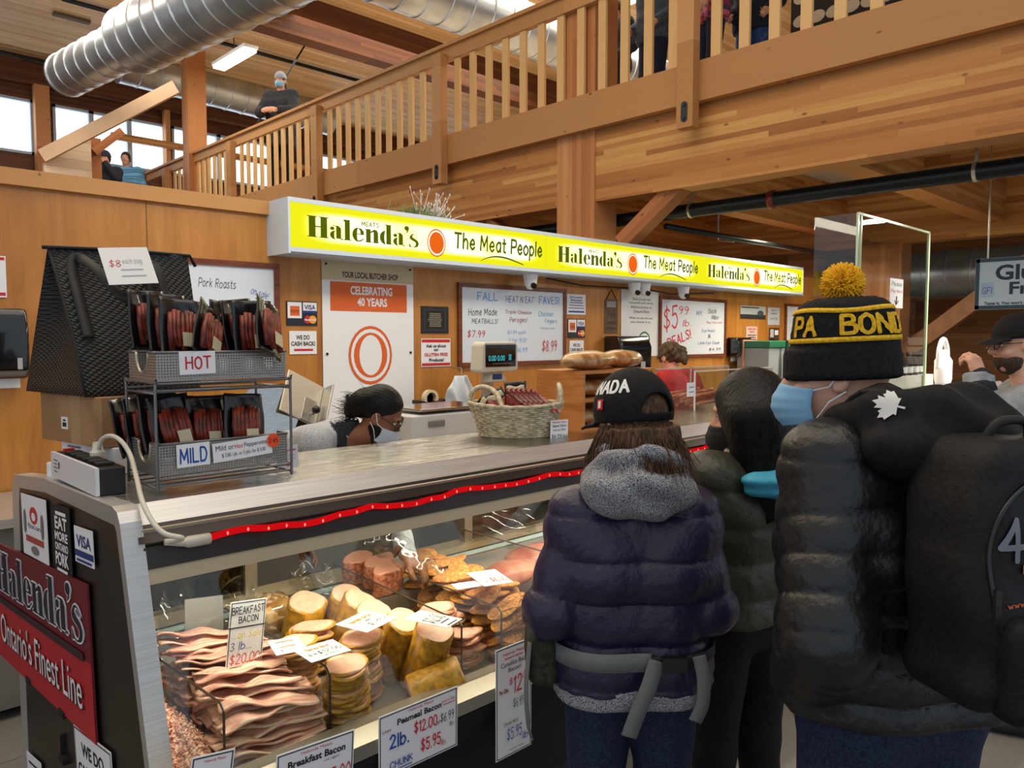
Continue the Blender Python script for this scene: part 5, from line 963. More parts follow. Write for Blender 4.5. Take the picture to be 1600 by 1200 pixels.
jerk=two('dried salami',(120,34,24),(170,66,48),50,.35); salM=two('packed salami sticks',(140,50,40),(206,150,134),60,.25)
PV2=pouch(.1,.17); SV2=MB().grid(lambda u,v:((u-.5)*.085,-.012-.012*math.sin(math.pi*u)*math.sin(math.pi*v)+.003*math.sin(26*u),-.06+.09*v),16,10,.01).mesh('meat',jerk,2); LV2=MB().grid(lambda u,v:((u-.5)*.08,-.016,.035+.03*v+.004*math.sin(9*u)),8,4,.002).mesh('label',labM,2)
def bpack(label,M,sv=SV2,g=None):
    r=empty('salami_pack',(0,0,0),label,'snack pack',g)
    for nm,me,off in (('pouch',PV2,(0,0,0)),('meat',sv,(0,0,0)),('label',LV2,(0,0,0))): o=bpy.data.objects.new(nm,me); COL.objects.link(o); o.parent=r; o.location=off
    r.matrix_basis=M; return r
def B3(x,y,z,yaw,lean,roll=0): return Matrix.Translation(R2@Vector((x,y,z)))@Euler((lean,roll,yaw-.78)).to_matrix().to_4x4()
bpack('black salami pack standing upright in the wicker basket',B3(.0,-.03,.165,.0,-.12,-.06))
bpack('salami pack leaning left in the wicker basket',B3(-.07,.03,.13,.2,-.35,-.5)); bpack('salami pack lying at the left rim of the wicker basket',B3(-.12,.0,.11,.3,-.8,-.9))
salS=[]
for i in range(6):
    o=tag(MB().tube(spl([(0,0,0),(.0,.004,.06),(0,0,.13),(0,-.004,.17)]),[.011]*8+[.012]*8+[.008]*3,8,flat=.8).build('salami_stick',salM,None,2),['leftmost packed salami stick leaning in the basket','packed salami stick second from the left in the basket','third packed salami stick leaning in the basket','fourth packed salami stick leaning in the basket','fifth packed salami stick, near the right handle','rightmost packed salami stick, lowest in the basket'][i],'sausage')
    o.matrix_basis=Matrix.Translation(R2@Vector((.085+.022*i,-.07-.006*i,.115)))@Euler((-.35,-.85,-.5)).to_matrix().to_4x4()
wcard('white price card hanging on the wicker basket front','price card',((860,657),(887,655),(860,688)),2.33,[('n','Halenda Meats',.1,.84,.8,.1,inkR),('n','Salami Sticks',.1,.64,.8,.13,inkK),('n','Hot or Mild',.14,.44,.7,.12,inkMar),('s','$6.99/ea',.06,.1,.88,.2,inkK)])
# bread rack and loaves
br=empty('bread_rack',(2.8,2.55,CT),'open wooden bread rack beside the wicker basket','rack'); wdM=two('varnished pine rack',(176,108,52),(200,132,70),4,.4,(1,1,8))
MB().box((2.76,2.36,CT),(2.78,2.66,1.56)).build('side_panel',wdM,br); MB().box((3.33,2.36,CT),(3.35,2.66,1.56)).build('side_panel',wdM,br)
for z in (CT,1.41,1.545): MB().box((2.78,2.37,z),(3.33,2.66,z+.015)).build('shelf',wdM,br)
MB().box((2.78,2.645,CT),(3.33,2.66,1.54)).build('back_panel',wdM,br)
loafM=two('bagged crusty loaf',(176,124,76),(226,196,154),14,.5); bw_=glassM('bread bag film',(240,230,214),.1,.02,.25)
def loaf(c,label,s=1):
    r=tag(blob((.2*s,.08,.044),len(label),.035).build('bread_loaf',loafM,None,2),label,'bread'); r.location=c; r.rotation_euler=(0,0,.1)
    f=blob((.207*s,.087,.049),len(label),.035).build('clear_bag',bw_,r,2); f.matrix_parent_inverse=Matrix.Identity(4)
loaf((2.93,2.47,1.605),'bagged crusty loaf on top of the bread rack at left'); loaf((3.3,2.56,1.605),'bagged crusty loaf on top of the bread rack at right'); loaf((3.03,2.5,1.47),'bagged loaf on the middle shelf of the bread rack',1.1); loaf((3.03,2.5,1.33),'bagged loaf on the bottom shelf of the bread rack',1.1)
# acrylic box of sausages
c=pZ(1085,641,CT); ax0,ay0=c.x,c.y
ab=empty('acrylic_bin',(ax0+.6,ay0+.2,CT),'clear acrylic counter bin of long sausages before the worker in red','bin'); az=pY(1085,580,ay0).z
AW=1.0; AD=.35
for q in ((0,0,AW,.006),(0,AD-.006,AW,AD),(0,0,.006,AD),(AW-.006,0,AW,AD),(AW*.5,0,AW*.5+.006,AD)): MB().box((ax0+q[0],ay0+q[1],CT),(ax0+q[2],ay0+q[3],az)).build('clear_panel',acry,ab)
eg=MB(); em_=mat('bright acrylic edge',(214,206,200),.2)
for x in (0,AW*.5,AW):
    for y in (0,AD): eg.box((ax0+x-.004,ay0+y-.004,CT),(ax0+x+.004,ay0+y+.004,az))
for y in (0,AD): eg.box((ax0,ay0+y-.004,az-.006),(ax0+AW,ay0+y+.004,az+.002))
eg.build('polished_edges',em_,ab)
random.seed(9); ssM=two('smoked sausage links',(150,72,46),(190,104,70),20,.35)
for i in range(16):
    y=ay0+.04+.035*(i%8); z=CT+.02+.028*(i//8)+.012*(i%3)
    o=tag(MB().tube(spl([(0,0,0),(.12,.008,.012),(.28,-.006,.02),(.42,0,.03)]),.013,8).build('long_sausage',ssM,None,2),'long smoked sausage lying in the clear acrylic bin','sausage','smoked sausages in the acrylic bin'); o.location=(ax0+.02,y,z)
card('bin_tag','small white tag clipped on the acrylic bin corner','tag',WALL(ax0-.1,pY(1078,612,ay0-.01).z-.03,ay0-.012),.09,.085,wht,.003,lines=[('l','2',.2,.3,.6,.4,mat('grey print',(110,112,120)))])
tag(MB().box((ax0+1.3,2.25,CT),(ax0+1.85,2.5,CT+.3)).build('paper_stack',mat('white plastic',(214,216,220),.4),None,0,.02),'white plastic tub beyond the acrylic bin, left of the beanie','tub')
lo=blob((.22,.11,.1),5,.07).build('paper_bag',two('crinkled brown bag',(150,126,96),(196,174,144),12,.5),None,2); lo.location=(ax0+1.25,ay0+.28,1.37); tag(lo,'crinkled translucent bread bag behind the acrylic bin','bag')
# items on the back counter at right
a=pY(1176,560,4.4);tag(MB().box((a.x,4.2,.92),(a.x+.75,4.6,a.z+.12)).build('storage_box',mat('grey box',(150,156,160),.5),None,0,.01),'grey storage box on the back counter behind the dark haired shopper','box')
tag(MB().box((a.x-.02,4.18,a.z+.122),(a.x+.77,4.62,a.z+.2)).build('serving_tray',mat('green tray',(40,110,80),.4),None,0,.01),'green tray stacked on the grey storage box by the wall','tray')
for px,l in ((1222,'slim dark bottle by the wall just left of the beanie'),(1206,'dark bottle by the wall beside the green tray')):
    q=pY(px,556,4.3); tag(MB().lathe([(.04,.92),(.04,q.z),(.016,q.z+.1),(.014,q.z+.18)],Matrix.Translation((q.x,4.12,0)),14).build('bottle',blk,None,1),l,'bottle')
q=pY(1180,560,4.5); tag(MB().box((q.x-.28,4.5,.92),(q.x-.05,4.52,q.z+.22)).build('kraft_board',mat('pinkish board',(196,140,116),.7)),'pinkish board leaning on the wall left of the green tray','board')
for px,l in ((1024,'left of two pale blue cups behind the black cap'),(1037,'right of two pale blue cups, next to the worker in red')):
    q=pY(px,590,4.3); tag(MB().lathe([(.035,.92),(.04,q.z+.06),(.035,q.z+.06),(.03,q.z)],Matrix.Translation((q.x,4.3,0)),16).build('cup_stack',mat('pale blue cups',(190,204,226),.5),None,1),l,'cups')
# screen on the counter at the till
sx0=pY(1338,400,2.45).x; szt=pY(1338,332,2.45).z; sx1=pY(1450,400,2.45).x
scn=empty('sneeze_screen',(sx0,2.6,CT),'tall clear plastic sneeze screen standing behind the gold pompom','screen'); gE=mat('greenish acrylic edge',(190,206,170),.2)
ye=pX(1273,340,sx0).y
MB().box((sx0,2.45,CT),(sx0+.006,ye,szt)).build('side_sheet',acry,scn); MB().box((sx0,2.445,CT),(sx1,2.451,szt)).build('front_sheet',acry,scn)
e=MB()
for x in (sx0,sx0+.06): e.box((x-.008,2.437,CT),(x+.008,2.453,szt))
e.box((sx1-.025,2.437,CT),(sx1+.008,2.453,szt)); e.box((sx0,2.437,szt-.012),(sx1,2.453,szt+.006)); e.build('edge_trim',gE,scn)
a=pY(1392,434,2.43); b=pY(1411,482,2.43); card('pay_here_sign','white Please Pay Here sign with an arrow on the clear screen','sign',WALL(a.x,b.z,2.434),b.x-a.x,a.z-b.z,wht,.002,lines=[('t','Please',.1,.74,.78,.17,inkK),('t','Pay Here',.08,.48,.84,.16,inkR),('r','',.46,.14,.08,.26,inkK),('s','V',.34,.1,.34,.16,inkK)])
# ---------------------------------------------------------------- hall beyond
thing('stall_wall','orange boarded stall wall beyond the bottles at far right','panel',MB().box((12.2,-3,0),(12.3,2.6,2.32)),plyM)
thing('dark_shelving','dark red shelving unit right of the clear screen','shelf',MB().box((11.2,1.15,0),(11.7,1.2,2.25)).box((11.2,1.6,0),(11.7,1.65,2.25)).box((11.2,1.15,2.2),(11.7,1.65,2.25)).box((11.2,1.15,1.75),(11.7,1.65,1.8)).box((11.68,1.15,0),(11.7,1.65,2.2)),mat('dark red laminate',(66,24,22),.5))
thing('dark_cabinet','tall dark brown cupboard beside the red shelving','cabinet',MB().box((11.25,.82,0),(11.7,1.12,2.0)),mat('dark brown',(70,46,34),.6))
for i in range(5):
    z=1.12+.125*i; tag(MB().prism([(0,0),(.2,0),(.23,.09),(.245,.09),(.245,.1),(-.045,.1),(-.045,.09),(-.03,.09)],frame((10.97,1.48,z),(0,-1,0),(0,0,1)),.2).build('food_tub',mat('translucent tub',(170,172,172),.3)),['lowest','second lowest','middle','second highest','topmost'][i]+' translucent tub of the stack right of the clear screen','tub','stacked food tubs')
thing('shelf_stand','dark shelf base under the stacked tubs','shelf',MB().box((10.95,1.2,0),(11.19,1.6,1.115)),blkM)
bb_=pZ(1404,612,CT); bx1=pZ(1482,606,CT)
tag(MB().box((6.6,2.46,CT),(8.0,2.66,CT+.1)).build('bottle_case',mat('white printed carton',(214,210,206),.6)),'white printed carton under the row of dark bottles','carton')
sodaM=mat('dark cola bottle',(46,18,14),.15)
for i in range(9):
    x=6.68+.15*i; o=tag(MB().lathe([(.04,CT+.1),(.045,CT+.12),(.045,CT+.2),(.018,CT+.27),(.018,CT+.31)],Matrix.Translation((x,2.55,0)),14).build('sauce_bottle',sodaM,None,1),'dark sauce bottle in the row behind the black hood','bottle','sauce bottles in a row')
    MB().cyl((x,2.55,CT+.125),(x,2.55,CT+.18),.0462,n=14).build('label',wht,o)
o=tag(MB().lathe([(.07,CT),(.08,CT+.04),(.08,CT+.22),(.03,CT+.3),(.03,CT+.33)],Matrix.Translation((8.35,2.48,0)),16).build('white_jug',wht,None,1),'white plastic jug with a big handle among the bottles','jug')
MB().tube(spl([(8.2,2.48,CT+.14),(8.22,2.48,CT+.34),(8.33,2.48,CT+.43),(8.44,2.48,CT+.34),(8.46,2.48,CT+.18)]),.025,8).build('handle',wht,o,2)
thing('far_stall_table','dark stall table beyond the man in grey','table',MB().box((9.9,-.6,0),(10.5,.9,1.05)),blkM)
tag(MB().box((10.1,.2,1.05),(10.4,.5,1.35)).build('napkin_holder',mat('dark blue box',(40,56,90),.4),None,0,.02),'dark blue dispenser on the far stall counter','dispenser')
tag(MB().cbox((10.2,-.1,1.58),(.3,.34,.1)).box((10.05,-.27,1.05),(10.35,.07,1.53)).build('paper_stack',mat('white plastic',(214,216,220),.4),None,0,.01),'white paper stack on a box near the cap of the man in grey','papers')
gx=7.2
a=pX(1522,405,gx);b=pX(1522,484,gx); yr=pX(1690,395,gx).y
M=frame(b,(0,-1,0),(0,0,1)); W_=a.y-yr; H_=a.z-b.z
gs=card('hanging_sign','pale blue hanging Gluten Free sign at the right frame edge','sign',M,W_,H_,mat('pale blue sign',(190,206,216),.4),.02,lines=[('b','Gluten',.2,.56,.7,.3,mat('dark slate lettering',(40,52,66))),('b','Free',.34,.28,.4,.24,mat('dark slate lettering',(40,52,66))),('r','',.06,.24,.13,.28,mat('pale blue patch',(170,190,214))),('s','GFI',.075,.3,.1,.14,inkB),('b',"Taste it, You won't believe it's gluten free",.1,.07,.8,.08,mat('dark slate lettering',(40,52,66)))],border=mat('dark teal border',(40,64,76),.4),bw=.03,bi=.05)
MB().tube([(gx,a.y-.1,a.z),(gx,a.y-.1,3.3)],.006,6).tube([(gx,yr+.1,a.z),(gx,yr+.1,3.3)],.006,6).build('hanging_wires',alu,gs)
# ================================================================ PEOPLE (signed distance shapes meshed as one surface)
A3=lambda p: np.array(p,dtype=np.float32)
def cap(P,a,b,ra,rb=None):
    a=A3(a);b=A3(b); rb=ra if rb is None else rb; ab=b-a; pa=P-a; t=np.clip(pa@ab/max(float(ab@ab),1e-9),0,1); d=pa-t[:,None]*ab
    return np.sqrt((d*d).sum(1))-(ra+(rb-ra)*t)
def chainD(P,pts,rr,k=.01):
    d=None; s0=0; S_=None
    for i in range(len(pts)-1):
        a=A3(pts[i]);b=A3(pts[i+1]); ab=b-a; L=float(np.sqrt(ab@ab)); pa=P-a; t=np.clip(pa@ab/max(L*L,1e-9),0,1); e=pa-t[:,None]*ab; di=np.sqrt((e*e).sum(1))-(rr[i]+(rr[i+1]-rr[i])*t); si=s0+t*L
        if d is None: d,S_=di,si
        else: S_=np.where(di<d,si,S_); d=smin(d,di,k)
        s0+=L
    return d,S_
def ell(P,c,r,R=None):
    q=P-A3(c)
    if R is not None: q=q@R
    r=A3(r); k0=np.sqrt(((q/r)**2).sum(1))+1e-6; k1=np.sqrt(((q/(r*r))**2).sum(1))+1e-6; return k0*(k0-1)/k1
def smin(a,b,k): h=np.clip(.5+.5*(b-a)/k,0,1); return b*(1-h)+a*h-k*h*(1-h)
def smax(a,b,k): return -smin(-a,-b,k)
def rbox(P,c,hs,r,R=None):
    q=P-A3(c)
    if R is not None: q=q@R
    q=np.abs(q)-(A3(hs)-r); return np.sqrt((np.maximum(q,0)**2).sum(1))+np.minimum(q.max(1),0)-r
def wn(P,f,seed):
    r=np.random.RandomState(seed); o=0
    for i in range(6): k=r.normal(size=3)*f; o=o+np.sin(P@k.astype(np.float32)+r.uniform(0,6))
    return o/6
def sdfmesh(f,lo,hi,h,name,m=None):
    if m is None: name,m='cloth',name
    lo=np.array(lo,dtype=np.float32); B=6; nb=np.ceil((np.array(hi)-lo)/(h*B)).astype(int); n=nb*B
    gi=np.stack(np.meshgrid(*[np.arange(k) for k in nb],indexing='ij'),-1).reshape(-1,3)
    cf=f((lo+(gi*B+(B-1)/2)*h).astype(np.float32)).astype(np.float32)
    V=np.repeat(np.repeat(np.repeat(cf.reshape(nb),B,0),B,1),B,2); V=np.sign(V)*np.maximum(np.abs(V),h)
    act=gi[np.abs(cf)<B*h*1.9]; off=np.stack(np.meshgrid(*[np.arange(B)]*3,indexing='ij'),-1).reshape(-1,3)
    for c in range(0,len(act),1500):
        idx=(act[c:c+1500,None,:]*B+off[None]).reshape(-1,3); V[idx[:,0],idx[:,1],idx[:,2]]=f((lo+idx*h).astype(np.float32))
    I=V<0; C=np.zeros(np.array(n)-1,dtype=np.int8)
    for dx in (0,1):
        for dy in (0,1):
            for dz in (0,1): C+=I[dx:n[0]-1+dx,dy:n[1]-1+dy,dz:n[2]-1+dz]
    cells=np.argwhere((C>0)&(C<8)); acc=np.zeros((len(cells),3)); cnt=np.zeros(len(cells))
    cor=[(a,b,c) for a in (0,1) for b in (0,1) for c in (0,1)]
    vals={q:V[cells[:,0]+q[0],cells[:,1]+q[1],cells[:,2]+q[2]] for q in cor}
    for q in cor:
        for ax in range(3):
            if q[ax]: continue
            q2=list(q); q2[ax]=1; a=vals[q]; b=vals[tuple(q2)]; mk=(a<0)!=(b<0); t=np.where(mk,a/np.where(mk,a-b,1),0)
            p=np.zeros((len(cells),3)); p[:]=q; p[:,ax]=t; acc[mk]+=p[mk]; cnt+=mk
    vert=lo+(cells+acc/np.maximum(cnt,1)[:,None])*h
    M=np.full(C.shape,-1,dtype=np.int64); M[cells[:,0],cells[:,1],cells[:,2]]=np.arange(len(cells)); F=[]
    for ax in range(3):
        b,c=(ax+1)%3,(ax+2)%3; sl=[slice(None)]*3; sl2=[slice(None)]*3; sl[ax]=slice(0,n[ax]-1); sl2[ax]=slice(1,n[ax]); e=np.argwhere(I[tuple(sl)]!=I[tuple(sl2)])
        e=e[(e[:,b]>0)&(e[:,c]>0)&(e[:,b]<n[b]-1)&(e[:,c]<n[c]-1)]
        if not len(e): continue
        ins=I[e[:,0],e[:,1],e[:,2]]; q=[]
        for db,dc in ((-1,-1),(0,-1),(0,0),(-1,0)): g=e.copy(); g[:,b]+=db; g[:,c]+=dc; q.append(M[g[:,0],g[:,1],g[:,2]])
        q=np.stack(q,1); q=np.where(ins[:,None],q,q[:,::-1]); F.append(q[(q>=0).all(1)])
    F=np.concatenate(F); me=bpy.data.meshes.new(name); me.vertices.add(len(vert)); me.vertices.foreach_set('co',vert.astype(np.float32).ravel())
    me.loops.add(F.size); me.loops.foreach_set('vertex_index',F.astype(np.int32).ravel()); me.polygons.add(len(F)); me.polygons.foreach_set('loop_start',np.arange(0,F.size,4,dtype=np.int32)); me.polygons.foreach_set('loop_total',np.full(len(F),4,dtype=np.int32))
    me.update(calc_edges=True); me.validate(); me.materials.append(m); me.shade_smooth(); return me
def rotz(a): c,s=math.cos(a),math.sin(a); return np.array([[c,-s,0],[s,c,0],[0,0,1]],dtype=np.float32)
def hrot(yaw,pitch=0,roll=0): return np.array(Euler((pitch,roll,yaw),'XYZ').to_matrix(),dtype=np.float32)
def headD(P,c,R,s=1,face=True):
    q=((P-A3(c))@R)/s; d=ell(q,(0,-.012,.03),(.073,.094,.092)); d=smin(d,ell(q,(0,.02,-.04),(.06,.066,.078)),.04); d=smin(d,cap(q,(-.02,.062,-.088),(.02,.062,-.088),.022),.03)
    if face:
        for sx in (-1,1):
            d=smax(d,-ell(q,(sx*.033,.1,.012),(.024,.02,.014)),.015); d=smin(d,ell(q,(sx*.04,.062,-.03),(.025,.024,.02)),.02); d=smin(d,cap(q,(sx*.015,.088,.032),(sx*.05,.074,.03),.009),.015)
        d=smin(d,cap(q,(0,.084,.022),(0,.106,-.02),.007,.014),.012); d=smin(d,cap(q,(-.014,.093,-.024),(.014,.093,-.024),.009),.008)
        d=smin(d,cap(q,(-.02,.083,-.052),(.02,.083,-.052),.007),.006); d=smin(d,cap(q,(-.016,.082,-.064),(.016,.082,-.064),.008),.006)
    for sx in (-1,1): d=smin(d,smax(ell(q,(sx*.077,-.008,-.004),(.011,.021,.032)),-ell(q,(sx*.086,-.004,-.002),(.008,.012,.02)),.004),.006)
    return d*s
def handD(P,w,d,n,side,curl=.5,s=1,spread=.1):
    """w wrist, d hand direction, n back-of-hand normal; thumb on side*(d x n)"""
    d=Vector(d).normalized(); n=Vector(n); n=(n-d*n.dot(d)).normalized(); x=d.cross(n)*side; w=Vector(w); T=lambda a,b,c: w+(x*a+d*b+n*c)*s
    R=np.array([list(x),list(d),list(n)],dtype=np.float32).T; o=ell(P,T(0,.045,0),A3((.04,.052,.016))*s,R); o=smin(o,cap(P,T(0,-.03,0),T(0,.02,0),.027*s,.026*s),.02)
    for i,(fx,L,fr) in enumerate(((.029,.07,.0088),(.0095,.08,.0092),(-.0105,.074,.0088),(-.029,.058,.0078))):
        p=T(fx,.085-.012*abs(i-1.3)*.7,.001); a=curl*(.5+.08*i); pts=[p-d*.03*s,p]; ang=0
        for k,fl in enumerate((.42,.32,.26)):
            ang+=a*(1.0,1.1,.8)[k]; dd=d*math.cos(ang)-n*math.sin(ang)+x*(spread*(1.3-i)*.5); pts.append(pts[-1]+dd*(L*fl*s))
        f,_=chainD(P,pts,[fr*1.05*s,fr*1.08*s,fr*s,fr*.92*s,fr*.78*s],.004); o=smin(o,f,.006)
    pts=[T(.02,.01,-.004),T(.043,.035,-.012),T(.056,.06,-.022),T(.057,.083,-.03)]; f,_=chainD(P,pts,[.014*s,.012*s,.0105*s,.008*s],.005); return smin(o,f,.01)
def joints(H,**k):
    s=H/1.7; J=dict(hipL=(-.085,0,.93),hipR=(.085,0,.93),waL=(-.075,0,1.08),waR=(.075,0,1.08),chL=(-.09,-.01,1.27),chR=(.09,-.01,1.27),shL=(-.165,-.015,1.385),shR=(.165,-.015,1.385),elL=(-.235,-.05,1.12),elR=(.235,-.05,1.12),wrL=(-.19,.15,.98),wrR=(.19,.15,.98),nk=(0,-.03,1.42),hd=(0,.0,1.585),knL=(-.095,.03,.5),knR=(.095,.03,.5),anL=(-.1,-.02,.08),anR=(.1,-.02,.08))
    J={a:Vector(b)*s for a,b in J.items()}; J.update({a:Vector(b)*s for a,b in k.items()}); J['s']=s; return J
def torsoD(P,J,r,k=.05,front=1.):
    s=J['s']; o=cap(P,J['hipL'],J['hipR'],r[0]*s)
    o=smin(o,cap(P,J['waL'],J['waR'],r[1]*s),k)
    for a,b in (('hipL','waL'),('hipR','waR'),): o=smin(o,cap(P,J[a],J[b],r[0]*s*.95,r[1]*s),k)
    for a,b in (('waL','chL'),('waR','chR')): o=smin(o,cap(P,J[a],J[b],r[1]*s,r[2]*s),k)
    o=smin(o,cap(P,J['chL'],J['chR'],r[2]*s),k); o=smin(o,cap(P,J['shL'],J['shR'],r[3]*s),k)
    for a,b in (('chL','shL'),('chR','shR')): o=smin(o,cap(P,J[a],J[b],r[2]*s*.9,r[3]*s),k)
    return o
def limb(P,J,names,rr): return chainD(P,[J[n] for n in names],[q*J['s'] for q in rr],.03)
class Person:
    def __init__(s,label,loc,yaw,J,hr=(0,0,0),h=.009,skin=None,hands=((1,.5),(1,.5)),face=True,hs=1.,group=None):
        s.J=J; s.R=hrot(*hr); s.hs=hs; s.loc=loc; s.face=face
        def body(P):
            d=torsoD(P,J,(.085,.072,.08,.05)); sc=J['s']; d=smin(d,cap(P,J['nk']-Vector((0,0,.04)),J['hd']-Vector((0,.012,.06)),.058*sc,.05*sc),.03)
            for q in 'LR':
                l,_=limb(P,J,['hip'+q,'kn'+q,'an'+q],(.075,.05,.036)); d=smin(d,l,.03); a,_=limb(P,J,['sh'+q,'el'+q,'wr'+q],(.045,.037,.026)); d=smin(d,a,.02)
                d=smin(d,cap(P,J['an'+q]-Vector((0,.03,.03)),J['an'+q]+Vector((0,.12,-.045)),.035*sc,.03*sc),.03)
                sd=-1 if q=='L' else 1; dr=(J['wr'+q]-J['el'+q]).normalized(); hd_=J.get('hd'+q,dr); hn=J.get('hn'+q,Vector((sd*.9,0,.45))); d=smin(d,handD(P,J['wr'+q],hd_,hn,J.get('th'+q,-sd),J.get('cu'+q,.6),sc),.012)
            return smin(d,headD(P,J['hd'],s.R,hs,face),.02)
        lo,hi=s.bounds(.22); s.root=link('person',sdfmesh(body,lo,hi,h,'body',skin)); s.M=Matrix.Translation(loc)@Matrix.Rotation(yaw,4,'Z'); s.root.matrix_basis=s.M; tag(s.root,label,'person',group)
        if J['hd'].z<9 and face:
            for sx in (-1,1):
                for nm,m,r_,y in (('eye',mat('eye white',(226,222,214),.2),.012,.0725),('iris',mat('dark iris',(40,26,20),.15),.0065,.0795)):
                    c=J['hd']+Vector(s.R@np.array((sx*.033,y,.012)))*hs; s.add(nm,MB().lathe([(.0005,-r_),(r_*.7,-r_*.7),(r_,0),(r_*.7,r_*.7),(.0005,r_)],Matrix.Translation(c),12).mesh(nm,m,2))
    def bounds(s,p):
        v=np.array([list(x) for k,x in s.J.items() if isinstance(x,Vector) and k[:2] not in ('hn',) and k not in ('hdL','hdR')]); lo=v.min(0)-p; hi=v.max(0)+p; lo[2]=max(lo[2],-.01); return lo,hi
    def add(s,name,me,par=None):
        o=bpy.data.objects.new(name,me); COL.objects.link(o); o.parent=par or s.root; return o
    def sdf(s,name,f,lo,hi,h,m,par=None): return s.add(name,sdfmesh(f,lo,hi,h,name,m),par)
    def hm(s): return Matrix.Translation(s.J['hd'])@Matrix(s.R.tolist()).to_4x4()@Matrix.Scale(s.hs,4)
    def trousers(s,m,r=(.1,.088,.07,.055),h=.011,top=None):
        J=s.J; tp=top or J['waL'].z
        def f(P):
            d=cap(P,J['hipL'],J['hipR'],.112*J['s']); d=smin(d,cap(P,J['waL'],J['waR'],.095*J['s']),.05)
            for q in 'LR': l,_=limb(P,J,['hip'+q,'kn'+q,'an'+q],(r[0],r[2],r[3])); d=smin(d,l+.0025*wn(P,38,4),.02)
            return smax(smax(d,P[:,2]-tp,.01),.03-P[:,2],.01)
        lo=np.array([min(J['hipL'].x,J['anL'].x)-.2,-.25,0]);hi=np.array([max(J['hipR'].x,J['anR'].x)+.2,.25,tp+.02])
        v=np.array([list(J[k]) for k in ('hipL','hipR','knL','knR','anL','anR','waL','waR')]); lo=v.min(0)-.16; hi=v.max(0)+.14; lo[2]=max(0,lo[2]); o=s.sdf('trousers',f,lo,hi,h,m)
        for q in 'LR':
            a=J['an'+q]; sh=lambda P: smin(ell(P,a+Vector((0,.06,-.035)),(.048,.14,.045)),cap(P,a-Vector((0,.03,.03)),a,.045),.03)
            s.add('shoe',sdfmesh(lambda P: smax(sh(P),.002-P[:,2],.004),np.array(a)-(.1,.16,.08),np.array(a)+(.1,.24,.08),.012,mat('dark shoe',(30,30,34),.6)))
        return o
    def jacket(s,m,tr=(.135,.125,.128,.085),ar=(.085,.072,.06),hem=.85,band=.09,amp=.012,aband=.085,h=.008,name='jacket',collar=.075,wr=.0035,cuff=1.,seed=1,skew=0,nktop=.02,warp=None):
        J=s.J; sc=J['s']; ax=(J['nk']-(J['hipL']+J['hipR'])/2).normalized(); o0=(J['hipL']+J['hipR'])/2
        def f(P):
            d=torsoD(P,J,tr,.06); t=(P-A3(o0))@A3(ax)+skew*wn(P,9,3)
            dn=(J['hipL']+J['hipR'])/2; d=smin(d,cap(P,J['hipL']-ax*(.0),J['hipL']-ax*max(0,(dn.z-hem)),tr[0]*sc),.04); d=smin(d,cap(P,J['hipR'],J['hipR']-ax*max(0,(dn.z-hem)),tr[0]*sc),.04)
            if amp: d=d-amp*(np.abs(np.sin(math.pi*t/band))**.4-.6)
            d=smax(d,-(t-(hem-o0.z)),.012)
            for q in 'LR':
                l,S_=limb(P,J,['sh'+q,'el'+q,'wr'+q],(ar[0],ar[1],ar[2])); 
                if amp: l=l-amp*.85*(np.abs(np.sin(math.pi*(S_+.03)/aband))**.4-.6)
                w=J['wr'+q];dd=(w-J['el'+q]).normalized(); l=smax(l,(P-A3(w+dd*.01*cuff))@A3(dd),.008); d=smin(d,l,.022)
            if collar: d=smin(d,smax(cap(P,J['nk']-ax*.06,J['nk']+ax*.03,collar*sc),(P-A3(J['nk']+ax*nktop))@A3(ax),.01),.03)
            return d+wr*wn(P,34,seed)+wr*.7*wn(P,70,seed+1)
        lo,hi=s.bounds(.17); hi[2]=J['nk'].z+.14; lo[2]=max(hem-.05,0); zs=[J[k].z for k in ('elL','elR','wrL','wrR')]; lo[2]=min(lo[2],min(zs)-.1); hi[2]=max(hi[2],max(zs)+.1); s.jf=f
        return s.sdf(name,f,lo,hi,h,m)
    def mask(s,m,ears=True,z0=-.012,z1=-.108):
        M=s.hm()
        def fn(u,v):
            a=(u-.5)*2.15; z=z0+(z1-z0)*v-.012*abs(u-.5)*2*(v-.5)*-2; r=.122+.012*math.sin(math.pi*v)*(1-abs(u-.5)*1.6)-.02*abs(u-.5)+.001*math.sin(v*math.pi*8); return (.088*math.sin(a)*(1-.12*v),-.012+(r+.008)*math.cos(a)*(1-.0*v)-.004+.012*math.cos(a)*math.sin(math.pi*v),z)
        o=s.add('face_mask',MB().grid(fn,26,22,.003,M).mesh('face_mask',m,2))
        if ears:
            e=MB()
            for sx in (-1,1):
                for v in (0.05,.95): p=Vector(fn(.5+sx*.49,v)); e.tube([M@p,M@Vector((sx*.083,.012,(-.02 if v<.5 else -.05))),M@Vector((sx*.084,-.02,.018 if v<.5 else -.03))],.0016,6)
            s.add('ear_loops',e.mesh('ear_loops',wht),o)
        return o
def decal(per,f,geo,box,M,m,par,name='lettering',off=.0035,maxd=.2,sub=0):
    """flat lettering laid onto the cloth: points start on frame M (person's local space) and settle along -normal onto the surface f"""
    v,fa=geo; v=fittext(v,box,None); zo=v[:,2].astype(np.float32); v[:,2]=0; n=np.array(M.to_3x3()@Vector((0,0,-1)),dtype=np.float32)
    Q=np.array([list(M@Vector(p)) for p in v],dtype=np.float32); t=np.zeros(len(Q),dtype=np.float32)
    for _ in range(40): t=np.minimum(t+np.maximum(f(Q+n*t[:,None])-.0,-.002)*.7,maxd)
    Q=Q+n*(t-off-zo)[:,None]; me=bpy.data.meshes.new(name); me.from_pydata([tuple(map(float,p)) for p in Q],[],fa); me.materials.append(m); return per.add(name,me,par)
